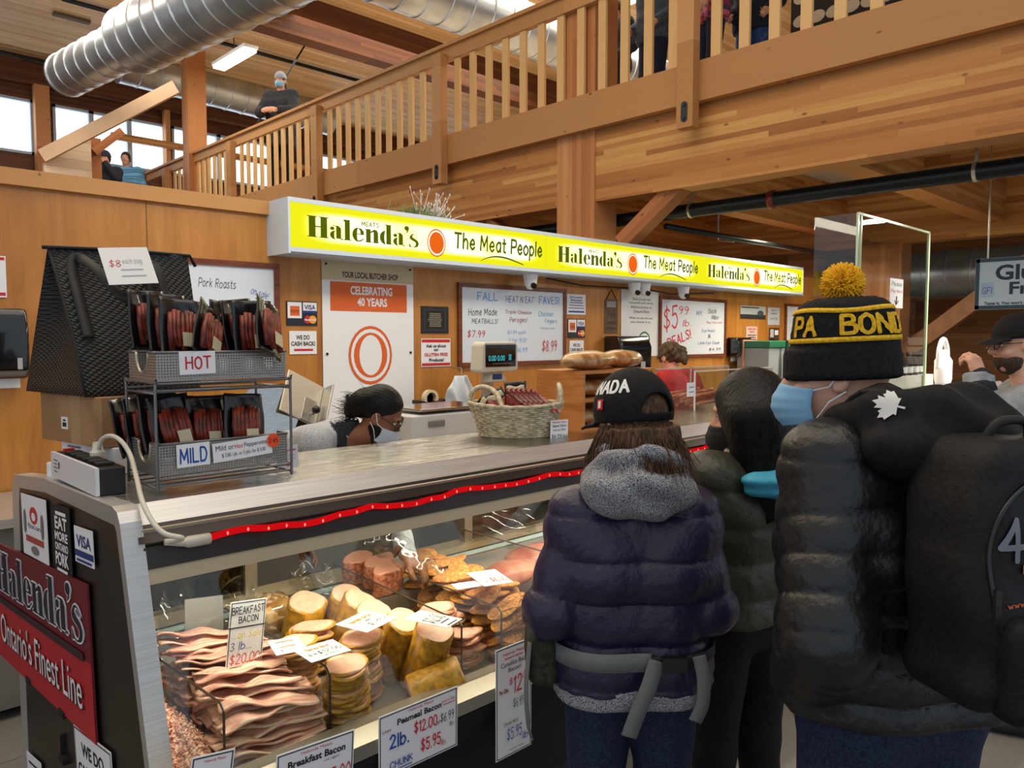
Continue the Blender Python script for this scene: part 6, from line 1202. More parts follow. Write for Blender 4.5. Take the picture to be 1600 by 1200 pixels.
def refine(geo,mx):
    """split long faces so that lettering follows a curved surface"""
    v,f=geo; import bmesh; bm=bmesh.new(); vs=[bm.verts.new(p) for p in v]
    for q in f:
        try: bm.faces.new([vs[i] for i in q])
        except ValueError: pass
    bmesh.ops.triangulate(bm,faces=bm.faces[:])
    for _ in range(4):
        ed=[e for e in bm.edges if e.calc_length()>mx]
        if not ed: break
        bmesh.ops.subdivide_edges(bm,edges=ed,cuts=1); bmesh.ops.triangulate(bm,faces=bm.faces[:])
    bm.verts.index_update(); o=([tuple(x.co) for x in bm.verts],[tuple(x.index for x in q.verts) for q in bm.faces]); bm.free(); return o
def strandmesh(name,m,paths,r=.0016,n=3):
    b=MB()
    for p in paths: b.tube(p,[r*(1-.75*i/(len(p)-1)) for i in range(len(p))],n,False)
    return b.mesh(name,m,2)
def hairM(name,c1,c2,r=.42):
    t=NT(name); f=t.noise(t.coord((60,60,6)),2.5,4); t.base(t.ramp(f,[(.32,lin(c1)),(.7,lin(c2))])); t.b.inputs['Roughness'].default_value=r; t.b.inputs['Specular IOR Level'].default_value=.22; t.bump(f,.5,.006); return t.m
def clothM(name,c1,c2,sc,r=.8,bump=.3): return two(name,c1,c2,sc,r,bump=bump,lo=.42,hi=.58,spec=.25)
def nylon(name,c,r=.42,sp=.4):
    t=NT(name); t.b.inputs['Base Color'].default_value=lin(c); t.b.inputs['Roughness'].default_value=r; t.b.inputs['Specular IOR Level'].default_value=sp; t.bump(t.noise(t.coord((1,1,1)),45,4),.35,.012); MC[name]=t.m; return t.m
denim=clothM('dark blue denim',(24,32,54),(38,48,74),160); blackTr=clothM('black trousers',(18,18,20),(26,26,28),90)
R_=math.radians
# ---------------------------------------------------------------- woman in purple puffer, black cap
Jp=joints(1.60,elL=(-.222,-.05,1.115),elR=(.195,-.04,1.115),wrL=(-.13,.18,1.08),wrR=(.13,.18,1.08),hd=(-.005,.015,1.60),chL=(-.09,-.02,1.22),chR=(.09,-.02,1.22),shL=(-.15,-.02,1.345),shR=(.145,-.02,1.345),nk=(0,-.02,1.385))
wp_=Person('person in purple puffer jacket, grey hood and black cap, back to us',(1.56,1.165,0),R_(-42),Jp,(R_(26),-.12,0),.0085,skinA,hs=.98)
wp_.trousers(denim); purple=nylon('deep purple quilted nylon',(37,30,58),.38,.45)
pj=wp_.jacket(purple,(.115,.1,.104,.07),(.07,.068,.05),.855,.104,.016,.11,.007,seed=2,wr=.0026)
grl=two('grey marl jersey',(66,66,70),(176,176,180),480,.9,lo=.44,hi=.56,spec=.1)
s_=Jp['s']; nk=Jp['nk']
def hem(P):
    d=torsoD(P,Jp,(.112,.1,.1,.05),.06); d=smin(d,cap(P,(-.08,0,.82),(.08,0,.82),.112),.04); return smax(smax(d,P[:,2]-.87,.01),.815-P[:,2],.008)+.003*wn(P,30,5)
wp_.sdf('sweatshirt_hem',hem,(-.28,-.22,.79),(.28,.22,.92),.009,grl)
def hood(P):
    P=(P-A3((0,-.03,1.355)))/.82+A3((0,-.03,1.345)); d=ell(P,(0,-.095,1.335),(.17,.085,.085)); tor=lambda c,R0,r0,ty: np.sqrt((np.sqrt((P[:,0]-c[0])**2+((P[:,1]-c[1])*1.1)**2)-R0)**2+(P[:,2]-c[2]-ty*(P[:,1]-c[1]))**2*1.2)-r0
    d=smin(d,tor((0,-.02,1.375),.115,.045,-.55),.035); d=smin(d,tor((0,-.04,1.33),.135,.04,-.3),.03); d=smin(d,tor((.0,-.0,1.42),.10,.028,-.65),.015)
    d=smax(d,-ell(P,(0,.03,1.47),(.085,.085,.1)),.03)
    return d+.0075*np.sin(P[:,2]*62+P[:,0]*26+1.2*np.sin(P[:,0]*14))*np.clip(1-np.abs(P[:,0])*3,0.25,1)+.003*wn(P,30,8)
wp_.sdf('hoodie_hood',hood,(-.26,-.25,1.18),(.26,.2,1.55),.0065,grl)
brn=hairM('brown hair strands',(38,26,18),(112,80,56),.5); Mh=wp_.hm(); random.seed(4)
def hairshape(P):
    q=(P-A3(Jp['hd']))@wp_.R; d=ell(q,(0,-.03,.0),(.088,.098,.11)); d=smin(d,ell(q,(0,-.045,-.075),(.094,.075,.085)),.05); d=smax(d,-ell(q,(0,.1,-.04),(.065,.085,.1)),.02); d=d+.004*np.sin(q[:,0]*170+q[:,2]*30)+.004*wn(q*np.array([1,1,.3],dtype=np.float32),80,3); return np.where(q[:,2]>-.012,np.maximum(d,ell(q,(0,-.012,.025),(.083,.101,.094))),d)
hh=wp_.sdf('hair',hairshape,np.array(Jp['hd'])-.2,np.array(Jp['hd'])+.17,.006,brn)
ps=[]
for i in range(1000):
    a=random.uniform(R_(42),R_(318))+math.pi/2; r0=.084+random.uniform(-.006,.004); fl=random.uniform(.0,.05)*random.random(); L=random.uniform(.14,.235); w=random.uniform(-.25,.25); c=random.uniform(-.02,.02); p=[]
    for k in range(7): t=k/6; rr=r0+.03*math.sin(math.pi*min(1,t*1.2)*.55)+fl*t*t; aa=a+w*t+c*math.sin(t*9)*2; p.append(Mh@Vector((rr*math.cos(aa),rr*math.sin(aa)*1.08-.02,-.004-(L-.03)*t+.012*t*t)))
    ps.append(p)
wp_.add('loose_strands',strandmesh('loose_strands',brn,ps,.0017),hh)
capM=clothM('black cotton cap',(13,13,15),(20,20,22),120); whtT=mat('white embroidery',(226,226,226),.8)
def capf(P):
    q=((P-A3(Jp['hd']))@wp_.R); d=ell(q,(0,-.012,.03),(.094,.112,.108)); d=smax(d,-(q[:,2]-.0-.06*(-q[:,1]-.0)*0),.006); d=smax(d,-ell(q,(0,-.012,.025),(.087,.105,.098)),.003)
    arch=smax(np.sqrt((q[:,0])**2+((q[:,2]-.02)*.95)**2)-.045,q[:,1],.004); d=smax(d,-arch,.004); strap=smax(smax(np.abs(ell(q,(0,-.012,.03),(.091,.109,.105)))-.003,np.abs(q[:,2]-.012)-.011,.002),q[:,1]+.05,.002)
    br=smax(smax(np.abs(q[:,2]-.012+.55*np.maximum(q[:,1]-.09,0)*.5+3*q[:,0]**2)-.004,np.sqrt((q[:,0]/.078)**2+((q[:,1]-.085)/.085)**2)*.08-.08,.004),.06-q[:,1],.004)
    return np.minimum(np.minimum(d,strap),br)
cp_=wp_.sdf('cap',capf,np.array(Jp['hd'])-(.2,.2,.03),np.array(Jp['hd'])+(.2,.2,.17),.0045,capM)
wp_.add('cap_button',MB().lathe([(.009,-.002),(.007,.004),(.001,.006)],Mh@Matrix.Translation((0,-.012,.138)),12).mesh('cap_button',capM,2),cp_)
capo=lambda P: ell((P-A3(Jp['hd']))@wp_.R,(0,-.012,.03),(.094,.112,.108))
g=refine(strokes('CANADA',1.35),.9); v=fittext(g[0],(-1.27,.0,1.78,.4),None); Q=[]
for p in v: a=R_(196)+p[0]; e=.4+p[1]; s1=1+p[2]*12; Q.append(tuple(Mh@Vector((s1*.0965*math.cos(a)*math.cos(e),-.012+s1*.1145*math.sin(a)*math.cos(e),.03+s1*.1105*math.sin(e)))))
me=bpy.data.meshes.new('lettering'); me.from_pydata(Q,[],g[1]); me.materials.append(whtT); wp_.add('embroidered_lettering',me,cp_)
ang=R_(178); dv=Vector((math.cos(ang),math.sin(ang),.22)).normalized(); Mc=Mh@frame(Vector((0,-.01,.03))+dv*.17,Vector((0,0,1)).cross(dv),(0,0,1))
sq=lambda a,b,c,d: refine(([(a,b,0),(c,b,0),(c,d,0),(a,d,0)],[(0,1,2,3)]),.4)
decal(wp_,capo,sq(0,0,1,1),(-.013,-.03,.026,.026),Mc,mat('flag red',(196,26,40),.7),cp_,'flag_patch'); decal(wp_,capo,sq(0,0,1,1),(-.006,-.026,.012,.018),Mc,whtT,cp_,'flag_white',.0045)
# waist pack with grey straps
wkp=empty('waist_pack',(1.575,1.155,.9),'black waist pack with grey straps worn over the purple jacket','bag',M=wp_.M)
gst=mat('grey webbing',(104,106,106),.7)
def onj(x,z,y0=-.4,o=.004):
    Q=np.array([[x,y0,z]],dtype=np.float32)
    for _ in range(60): Q[:,1]+=np.maximum(wp_.jf(Q),-.001)*.7
    return Vector((x,float(Q[0,1])-o,z))
def strapm(pts,wd): return ribbon([wkp_l(p) for p in pts],wd,.003,None)
def band(name,pts,wd,nrm,m,par):
    b=ribbon(pts,wd,.003,nrm); me=b.mesh(name,m,2); o=bpy.data.objects.new(name,me); COL.objects.link(o); o.parent=par; return o
bl=[]
for i in range(17): a=math.pi*(1.08+.84*i/16); Q=np.array([[.45*math.cos(a),.45*math.sin(a),.925+.02*math.cos(a)]],dtype=np.float32); dv=-np.array([[math.cos(a),math.sin(a),0]],dtype=np.float32); 
btf=lambda P: smin(torsoD(P,Jp,(.115,.1,.104,.07),.06),cap(P,Jp['hipL'],Jp['hipR'],.108),.04)-.01
bl=[]
for i in range(21):
    a=math.pi*(.95+1.1*i/20); Q=np.array([[.45*math.cos(a),.45*math.sin(a),.945]],dtype=np.float32); dv=-np.array([[math.cos(a),math.sin(a),0]],dtype=np.float32)
    for _ in range(60): Q+=dv*np.maximum(btf(Q)-.004,-.002)[:,None]*.7
    bl.append(Vector(map(float,Q[0])))
def vband(name,pts,wd,m,par):
    b=MB(); n=len(pts)
    b.grid(lambda u,v:(lambda k,t: pts[k].lerp(pts[k+1],t)+Vector((0,0,(v-.5)*wd)))(min(int(u*(n-1)),n-2),u*(n-1)-min(int(u*(n-1)),n-2)),n*2,3,.004); o=bpy.data.objects.new(name,b.mesh(name,m,2)); COL.objects.link(o); o.parent=par; return o
vband('belt_left',bl[:12],.045,gst,wkp); vband('belt',bl[11:],.03,blkM,wkp)
o=bpy.data.objects.new('buckle',MB().cbox(bl[13]+Vector((0,-.008,0)),(.06,.016,.035)).mesh('buckle',blk)); COL.objects.link(o); o.parent=wkp
nb_=Vector((0,-1,.1))
band('hanging_strap',[bl[11]+Vector((.01,-.012,.01)),bl[11]+Vector((-.01,-.02,-.05)),bl[11]+Vector((-.035,-.02,-.11)),bl[11]+Vector((-.055,-.012,-.175))],.038,nb_,gst,wkp)
band('hanging_strap',[bl[15]+Vector((.0,-.012,.015)),bl[15]+Vector((.01,-.02,-.04)),bl[15]+Vector((.008,-.02,-.1)),bl[15]+Vector((-.008,-.014,-.145))],.032,nb_,gst,wkp)
pouchM=clothM('dark olive pack cloth',(36,40,28),(54,58,42),60)
c=bl[1]+Vector((-.02,.03,-.03)); o=bpy.data.objects.new('pouch',sdfmesh(lambda P: rbox(P,c,(.04,.085,.065),.03)+.004*wn(P,50,2),np.array(c)-.13,np.array(c)+.13,.008,pouchM)); COL.objects.link(o); o.parent=wkp
band('pouch_strap',[c+Vector((-.035,-.07,.05)),c+Vector((-.045,-.09,-.05)),c+Vector((-.04,-.08,-.15)),c+Vector((-.03,-.06,-.2))],.018,Vector((-1,-.5,0)),gst,wkp)
# ---------------------------------------------------------------- girl with long black hair, olive jacket
Jg=joints(1.60,elL=(-.23,.0,1.12),elR=(.23,-.04,1.12),wrL=(-.12,.22,1.12),wrR=(.16,.2,1.0))
og=Person('person with long black hair, black mask and olive puffer jacket',(2.10,1.15,0),R_(-18),Jg,(R_(40),-.22,0),.0085,skinA)
og.trousers(blackTr); olive=nylon('olive quilted nylon',(54,54,42),.42,.4); og.jacket(olive,(.13,.12,.125,.08),(.088,.078,.06),.90,.105,.013,.105,.008,seed=6)
og.mask(mat('black cloth mask',(18,16,18),.8),False)
bh=hairM('straight black hair',(5,5,6),(13,12,13),.42); Mg=og.hm()
def longhair(P):
    q=(P-A3(Jg['hd']))@og.R; d=ell(q,(0,-.02,.03),(.092,.112,.107)); P2=P-A3(Jg['hd'])
    b=rbox(P2,(.01,-.075,-.14),(.105,.095,.21),.075,og.R.astype(np.float32)); b=smax(b,-(P2[:,2]+.295+.02*np.sin(P2[:,0]*60)),.02); d=smin(d,b,.05)
    d=smax(d,-ell(q,(0,.13,-.06),(.07,.085,.14)),.015)
    an=np.arctan2(q[:,0],q[:,1]+.02); return d+.0006*np.sin(an*70+3*np.sin(q[:,2]*9))+.0005*np.sin(an*133+q[:,2]*20)
hh=og.sdf('hair',longhair,np.array(Jg['hd'])-(.24,.24,.36),np.array(Jg['hd'])+(.22,.22,.17),.0055,bh)
random.seed(8); ps=[]
for i in range(320):
    a=random.uniform(R_(48),R_(312))+math.pi/2; p=[]; L=random.uniform(.24,.34); w=random.uniform(-.06,.06)
    for k in range(6): t=k/5; rr=.101+.006*t+random.uniform(-.001,.001); p.append(Mg@Vector((rr*math.cos(a+w*t)*.98,rr*math.sin(a+w*t)*1.1-.03,.02-L*t)))
    ps.append(p)
og.add('loose_strands',strandmesh('loose_strands',bh,ps,.0014),hh)
turq=mat('turquoise lining',(58,160,190),.6); J=Jg
def scarf(P): d,_=chainD(P,[(-.1,-.14,1.315),(-.03,-.165,1.31),(.06,-.16,1.285),(.15,-.1,1.25)],(.036,.042,.044,.04),.02); return d+.004*np.sin(P[:,2]*160)
og.sdf('collar_lining',scarf,(-.2,-.3,1.14),(.26,.12,1.44),.007,turq)
og.sdf('striped_scarf',lambda P: smax(cap(P,(0,-.04,1.36),(0,-.02,1.44),.1,.075),-(cap(P,(0,-.0,1.3),(0,.02,1.5),.06)),.01)+.003*np.sin(P[:,2]*220+P[:,0]*60),(-.15,-.18,1.26),(.15,.12,1.47),.007,two('striped knit',(40,38,38),(190,180,164),14,.9,(1,1,6)))
rb=tag(MB().grid(lambda u,v:(1.98+.17*u-.02*v,1.45+.05*u+.06*math.sin(math.pi*u),.62+.2*v),10,10,.05).build('tote_bag',mat('coral red cloth',(196,92,84),.7),None,2),'coral red bag glimpsed between the purple and olive jackets','bag')
# ---------------------------------------------------------------- man with gold and black beanie, backpack
Jm=joints(1.76,elL=(-.245,-.11,1.13),elR=(.26,-.08,1.13),wrL=(-.18,.04,.965),wrR=(.2,.14,.97),hd=(-.075,.085,1.585),nk=(0,-.02,1.45),shL=(-.165,-.01,1.415),shR=(.18,-.01,1.415),chL=(-.105,-.01,1.26),chR=(.105,-.01,1.26),waL=(-.09,0,1.06),waR=(.09,0,1.06),cuL=(1.0,0,0))
Jm['cuL']=.9; Jm['hdL']=Vector((.25,.75,-.6)); Jm['hnL']=Vector((-1,.1,.1))
mn=Person('person in black and gold knit beanie, blue mask and black puffer jacket',(1.645,.565,0),R_(-28),Jm,(R_(46),-.05,0),.0085,skinC)
mn.trousers(denim,(.11,.1,.078,.062)); bnl=nylon('black quilted nylon',(16,17,20),.4,.5)
mn.jacket(bnl,(.136,.128,.132,.08),(.082,.08,.06),.985,.075,.012,.07,.0062,seed=9,wr=.0022,skew=.02,cuff=-5)
mn.mask(mat('pale blue surgical mask',(128,178,216),.7))
hdM=clothM('black brushed fleece',(17,18,21),(24,25,28),50)
def mhood(P):
    P=P-A3((-.045,.035,.085)); d=ell(P,(.04,-.15,1.445),(.175,.10,.085)); d=smin(d,ell(P,(.03,-.06,1.45),(.11,.11,.06)),.06); d=smin(d,chainD(P,[(-.045,.045,1.42),(-.075,-.03,1.465),(-.08,-.12,1.49),(0,-.17,1.51),(.11,-.13,1.5),(.145,-.02,1.475),(.11,.08,1.44)],[.04]*7,.02)[0],.03)
    d=smax(d,-ell(P,(0,.04,1.58),(.09,.095,.13)),.03); return d+.006*np.sin(P[:,0]*30+P[:,1]*25+2*P[:,2]*20)+.004*wn(P,26,4)
ho=mn.sdf('hood',mhood,(-.35,-.3,1.36),(.28,.28,1.73),.007,hdM)
leaf=[(0,10),(1.6,7),(3.6,8),(3,3.6),(5,5.6),(5.8,4.3),(8.6,4.9),(7.6,2.2),(8.8,1.2),(4.6,-2.3),(5,-3.8),(.5,-3.2),(.6,-7),(-.6,-7),(-.5,-3.2),(-5,-3.8),(-4.6,-2.3),(-8.8,1.2),(-7.6,2.2),(-8.6,4.9),(-5.8,4.3),(-5,5.6),(-3,3.6),(-3.6,8),(-1.6,7)]
lg=([(0,1,0)]+[(a,b,0) for a,b in leaf],[(0,i+1,(i+1)%len(leaf)+1) for i in range(len(leaf))])
def seat(per_M,f,px,py,d0,roll,at=None):
    """frame lying on the cloth where the photograph shows the print, facing out along the surface normal"""
    iv_=per_M.inverted(); o=iv_@C0; dr=((at or iv_@pD(px,py,1.))-o).normalized(); t=d0
    for _ in range(80): t+=max(float(f(np.array([list(o+dr*t)],dtype=np.float32))[0]),-.01)*.6
    p=o+dr*t; e=.012; g=[float(f(np.array([list(p+Vector(q)*e)],dtype=np.float32))[0]-f(np.array([list(p-Vector(q)*e)],dtype=np.float32))[0]) for q in ((1,0,0),(0,1,0),(0,0,1))]
    n=Vector(g).normalized(); x=(iv_.to_3x3()@RT); x=(x-n*x.dot(n)).normalized(); return frame(p+n*.04,x,n.cross(x))@Matrix.Rotation(roll,4,'Z')
Mi=mn.M.inverted()
decal(mn,mhood,refine(lg,2.),(-.03,-.028,.06,.056),seat(mn.M,mhood,1388,632,1.1,1.15),mat('pale leaf print',(210,208,204),.7),ho,'maple_leaf',.0035,.12)
bk=clothM('black rib knit',(14,14,15),(22,22,24),140); gold=clothM('gold knit',(214,164,28),(236,188,50),160)
def beanie(P,e=0):
    q=((P-A3(Jm['hd']))@mn.R); z=q[:,2]; an=np.arctan2(q[:,1],q[:,0]); cuff=smax(np.sqrt((q[:,0]/.95)**2+((q[:,1]+.006)/1.12)**2)-.098-.08*(.06-z)*1.0,np.abs(z-.026)-.034,.012)
    up=smax(np.sqrt((q[:,0]/.93)**2+((q[:,1]+.012)/1.08)**2)-(.098-.0*z-1.6*np.maximum(z-.055,0)**2-60*np.maximum(z-.12,0)**3),z-.160,.03); up=smax(up,-z,.01); return smin(cuff,up,.004)*.9-e+.0012*np.sin(an*64)
bo=mn.sdf('beanie',beanie,np.array(Jm['hd'])-(.17,.17,.03),np.array(Jm['hd'])+(.17,.17,.2),.0045,bk)
Mm=mn.hm()
def bring(z,wd,name,wob=0):
    b=MB(); rr=[]
    for i in range(97):
        a=2*math.pi*i/96; row=[]
        for zz in (z-wd/2,z+wd/2):
            z2=zz+wob*math.sin(3*a+1); lo_,hi_=.05,.2
            dvec=np.array([math.cos(a),math.sin(a)])
            for _ in range(22):
                md=(lo_+hi_)/2; p=np.array([list(Mm@Vector((dvec[0]*md,dvec[1]*md-.012,z2)))],dtype=np.float32)
                if beanie(p)[0]<.0016: lo_=md
                else: hi_=md
            row.append(Mm@Vector((dvec[0]*lo_,dvec[1]*lo_-.012,z2)))
        rr.append(row)
    b.grid(lambda u,v: rr[round(u*96)][round(v)],97,2,.0015); return mn.add(name,b.mesh(name,gold,2),bo)
bring(.074,.010,'gold_stripe'); bring(.134,.009,'gold_stripe',.0025)

hc=mn.M@Jm['hd']; camdir=(Vector((C0.x,C0.y,hc.z))-hc).normalized(); hl=Vector(mn.R.T@np.array(Mi.to_3x3()@camdir)); a0=math.atan2(hl.y,hl.x)
for txt,da,wd in (('BOND',R_(38),.145),('PA',R_(-50),.058)):
    a=a0+da; dv=Vector((math.cos(a),math.sin(a),0))
    # wrap each letter along the band
    g=refine(strokes(txt,1.25),.9); v=fittext(g[0],(-wd/2,.0815,wd,.044),None); out=[]
    Q=[]; 
    for p in v: aa=a+p[0]/.096; Q.append((math.cos(aa),math.sin(aa),p[1],p[2]))
    Q=np.array(Q); zo=Q[:,3]; lo_=np.full(len(Q),.04); hi_=np.full(len(Q),.2); Mn=np.array(Mm)
    for _ in range(24):
        md=(lo_+hi_)/2; pl_=np.stack([Q[:,0]*md,Q[:,1]*md-.012,Q[:,2],np.ones(len(Q))],1)@Mn.T; ins=beanie(pl_[:,:3].astype(np.float32))<.003; lo_=np.where(ins,md,lo_); hi_=np.where(ins,hi_,md)
    lo_=lo_+zo; pl_=np.stack([Q[:,0]*lo_,Q[:,1]*lo_-.012,Q[:,2],np.ones(len(Q))],1)@Mn.T
    me=bpy.data.meshes.new('lettering'); me.from_pydata([tuple(map(float,p[:3])) for p in pl_],[],g[1]); me.materials.append(gold); mn.add('knit_lettering',me,bo)
pm=MB(); random.seed(2); pc_=Mm@Vector((0,-.012,.19))
for i in range(1500):
    d=Vector((random.gauss(0,1),random.gauss(0,1),random.gauss(0,1))).normalized(); L=random.uniform(.035,.047); e=d.orthogonal()*.004
    pm.tube([pc_+d*.012,pc_+d*L*.6+e*random.uniform(-1,1),pc_+d*L+e*random.uniform(-1,1)],[.0022,.0026,.0012],4)
mn.add('pompom',pm.mesh('pompom',two('gold wool yarn',(222,158,14),(252,198,40),40,.9),2),bo)
# backpack
bpk=empty('backpack',(1.6,.6,1.2),'black backpack with orange and grey print worn over the black puffer jacket','backpack',M=mn.M)
bpM=clothM('black pack fabric',(13,14,16),(19,20,22),110,.6); 
def bpf(P):
    z=P[:,2]; hw=.165-.05*np.clip((z-1.36)/.2,0,1)+.01*np.clip((1.2-z)/.1,0,1); q=P.copy(); q[:,0]=P[:,0]*(.165/hw); q[:,1]=P[:,1]+.03*np.clip((z-1.25)/.25,0,1)*-1
    d=rbox(q,(0,-.27,1.335),(.165,.095,.215),.05); return d+.004*wn(P,22,3)+.003*np.sin(P[:,2]*40+P[:,0]*20)
def bchild(name,me): o=bpy.data.objects.new(name,me); COL.objects.link(o); o.parent=bpk; return o
body_=bchild('main_compartment',sdfmesh(bpf,(-.24,-.45,1.04),(.24,-.12,1.6),.008,bpM))
pf=lambda P: rbox(P,(0,-.362,1.2),(.135,.04,.085),.03)+.003*wn(P,30,6); pk=bchild('front_pocket',sdfmesh(pf,(-.19,-.44,1.08),(.19,-.28,1.32),.008,bpM))
def zip_(pts,name): return bchild(name,MB().tube(spl(pts,8),.004,6).mesh(name,blk,2))
def onb(x,z,o=.002):
    Q=np.array([[x,-.5,z]],dtype=np.float32)
    for _ in range(60): Q[:,1]+=np.maximum(np.minimum(bpf(Q),pf(Q)),-.001)*.7
    return Vector((x,float(Q[0,1])-o,z))
zip_([onb(-.142,1.3),onb(-.14,1.38),onb(-.115,1.45),onb(-.05,1.49),onb(.03,1.495),onb(.1,1.45),onb(.125,1.38)],'zip_track')
p=onb(-.14,1.32); bchild('zip_pull',MB().box((p.x-.006,p.y-.006,p.z-.06),(p.x+.006,p.y,p.z+.01)).mesh('zip_pull',blk))
Mb=frame((-.045,-.48,1.385),(1,0,0),(0,0,1)); bf=lambda P: np.minimum(bpf(P),pf(P))
class _B: 
    def add(s,n,me,par): return bchild(n,me)
decal(_B(),bf,refine(strokes('40',.9),1.),(-.085,-.02,.1,.075),Mb,mat('grey print',(110,112,120)),body_,'printed_number'); decal(_B(),bf,sq(0,0,4,1),(-.04,-.036,.09,.014),Mb,mat('orange print thread',(206,92,44),.7),body_,'printed_bar'); decal(_B(),bf,refine(strokes('www.halendas.com',.8),1.),(-.08,-.085,.16,.009),Mb,mat('orange print thread',(206,92,44),.7),body_,'printed_address')
def jsurf(x,y0,z,dirn,o=.006):
    Q=np.array([[x,y0,z]],dtype=np.float32); dv=np.array([dirn],dtype=np.float32)
    for _ in range(60): Q+=dv*np.maximum(np.minimum(mn.jf(Q),mhood(Q)),-.001)[:,None]*.7
    return Vector(map(float,Q[0]))-Vector(dirn)*o
for sx in (-1,1):
    pts=[Vector((sx*.1,-.2,1.5)),jsurf(sx*.12,-.05,1.7,(0,0,-1),.012),jsurf(sx*.135,.4,1.38,(0,-1,0),.01),jsurf(sx*.15,.4,1.22,(0,-1,0),.01)]
    bchild('shoulder_strap',ribbon(pts,.055,.012,Vector((sx*.3,.3,1))).mesh('shoulder_strap',bpM,2))
bchild('haul_loop',MB().tube(spl([(-.05,-.24,1.54),(-.03,-.25,1.575),(.03,-.25,1.575),(.05,-.24,1.54)]),.008,8).mesh('haul_loop',blkM,2))
# ---------------------------------------------------------------- butcher leaning over the counter
Jb=dict(s=1.0)
W=lambda x,y,z: Vector((x,y,z))
hipc=W(1.54,3.4,.93); chc=W(1.75,3.18,1.18); fdir=Vector((.62,-.78,0)).normalized(); rgt=Vector((fdir.y,-fdir.x,0))  # facing; his right hand side
hp_=pD(594,648,3.5)
Jb.update(hipL=hipc-rgt*.09,hipR=hipc+rgt*.09,waL=hipc.lerp(chc,.5)-rgt*.08,waR=hipc.lerp(chc,.5)+rgt*.08,chL=chc-rgt*.1,chR=chc+rgt*.1,shL=W(1.83,3.09,1.255)-rgt*.17,shR=W(1.83,3.09,1.255)+rgt*.17,nk=W(1.89,3.03,1.29),hd=Vector(hp_),knL=W(1.46,3.42,.5)-rgt*.1,knR=W(1.46,3.42,.5)+rgt*.1,anL=W(1.42,3.46,.08)-rgt*.1,anR=W(1.42,3.46,.08)+rgt*.1)
hw_=pD(635,868,3.12); hw_.y=max(hw_.y,2.45)
Jb['elL']=W(2.1,2.99,1.02); Jb['wrL']=Vector(hw_); Jb['elR']=W(1.5,3.2,1.0); Jb['wrR']=W(1.66,3.06,.82); Jb['hdL']=Vector((.5,-.55,-.55)); Jb['hnL']=Vector((.15,-.35,1)); Jb['cuL']=.75; Jb['thL']=1
yw=math.atan2(-(.74),-.67)
bt=Person('person with dark tied hair, glasses and white mask leaning behind the counter',(0,0,0),0,Jb,(yw,-.62,.12),.0062,skinB)
bt.trousers(blackTr,h=.014)
gs_=two('grey tee fabric',(150,154,160),(176,180,186),120,.85); dks=clothM('dark raglan fabric',(36,37,42),(48,49,54),100)
bt.jacket(gs_,(.105,.1,.112,.072),(.07,.058,.044),.86,.09,0,.09,.009,'shirt',.066,.004,seed=12)
for q,a,b in (('L','shL','elL'),('R','shR','elR')):
    s0,s1,s2=Jb['sh'+q],Jb['el'+q],Jb['wr'+q]; lo=np.minimum(np.minimum(s0,s1),s2)-.12; hi=np.maximum(np.maximum(s0,s1),s2)+.12
    bt.sdf('sleeve',lambda P: chainD(P,[s0.lerp(s1,.3),s1,s1.lerp(s2,.72)],(.088,.074,.052),.02)[0]+.004*wn(P,34,3),lo,hi,.009,dks)
bt.sdf('collar_band',lambda P: smax(cap(P,Jb['nk']-Vector((.02,-.02,.03)),Jb['nk']+Vector((.0,.0,.03)),.078,.066),-cap(P,Jb['nk']-Vector((.02,-.02,.04)),Jb['nk']+Vector((0,0,.06)),.062,.056),.004),np.array(Jb['nk'])-.12,np.array(Jb['nk'])+.12,.007,dks)
bhb=hairM('butcher black hair',(5,5,6),(14,13,13),.45)
def bhair(P):
    q=(P-A3(Jb['hd']))@bt.R; d=smax(ell(q,(0,-.02,.036),(.084,.102,.1)),-(q[:,2]*.8-q[:,1]*.8-.0),.02); d=smax(d,ell(q,(0,.115,.03),(.09,.06,.075))*-1,.012); d=smin(d,ell(q,(0,-.115,-.02),(.05,.045,.075)),.04); an=np.arctan2(q[:,0],q[:,2]); return d+.0009*np.sin(an*46+q[:,1]*30)+.002*wn(q,70,2)
hb_=bt.sdf('hair',bhair,np.array(Jb['hd'])-.19,np.array(Jb['hd'])+.19,.005,bhb); Mb2=bt.hm(); ps=[]; random.seed(13)
for i in range(260):
    a=Vector((random.gauss(0,.028),-.1+random.gauss(0,.02),-.03+random.gauss(0,.03))); d=Vector((random.gauss(0,.35),-1,random.uniform(-1.1,.3))).normalized()*random.uniform(.04,.085); ps.append([Mb2@a,Mb2@(a+d*.5),Mb2@(a+d+Vector((0,0,random.uniform(-.02,.01))))])
bt.add('loose_strands',strandmesh('loose_strands',bhb,ps,.0016),hb_)
def beard(P): q=(P-A3(Jb['hd']))@bt.R; d=smin(ell(q,(0,.03,-.055),(.069,.072,.078)),cap(q,(-.02,.066,-.09),(.02,.066,-.09),.03),.02); d=smax(d-.004,q[:,2]+.02-.6*np.maximum(.05-q[:,1],0),.01); d=smax(d,-(q[:,1]+.02),.01); d=smax(d,q[:,1]-.05,.01); return d+.0025*wn(q,150,3)
bt.sdf('beard',beard,np.array(Jb['hd'])-.15,np.array(Jb['hd'])+.15,.005,bhb)
bt.mask(mat('white surgical mask',(188,200,216),.7))
gl=MB()
for sx in (-1,1): gl.tube([Mb2@Vector((sx*.034+.025*math.cos(t)*1.05,.104-.012*abs(math.cos(t))*(1 if sx*math.cos(t)>0 else 0),.006+.019*math.sin(t))) for t in [2*math.pi*i/20 for i in range(21)]],.0022,6,False); gl.tube([Mb2@Vector((sx*.06,.094,.012)),Mb2@Vector((sx*.077,.04,.014)),Mb2@Vector((sx*.08,-.01,.012))],.002,6)
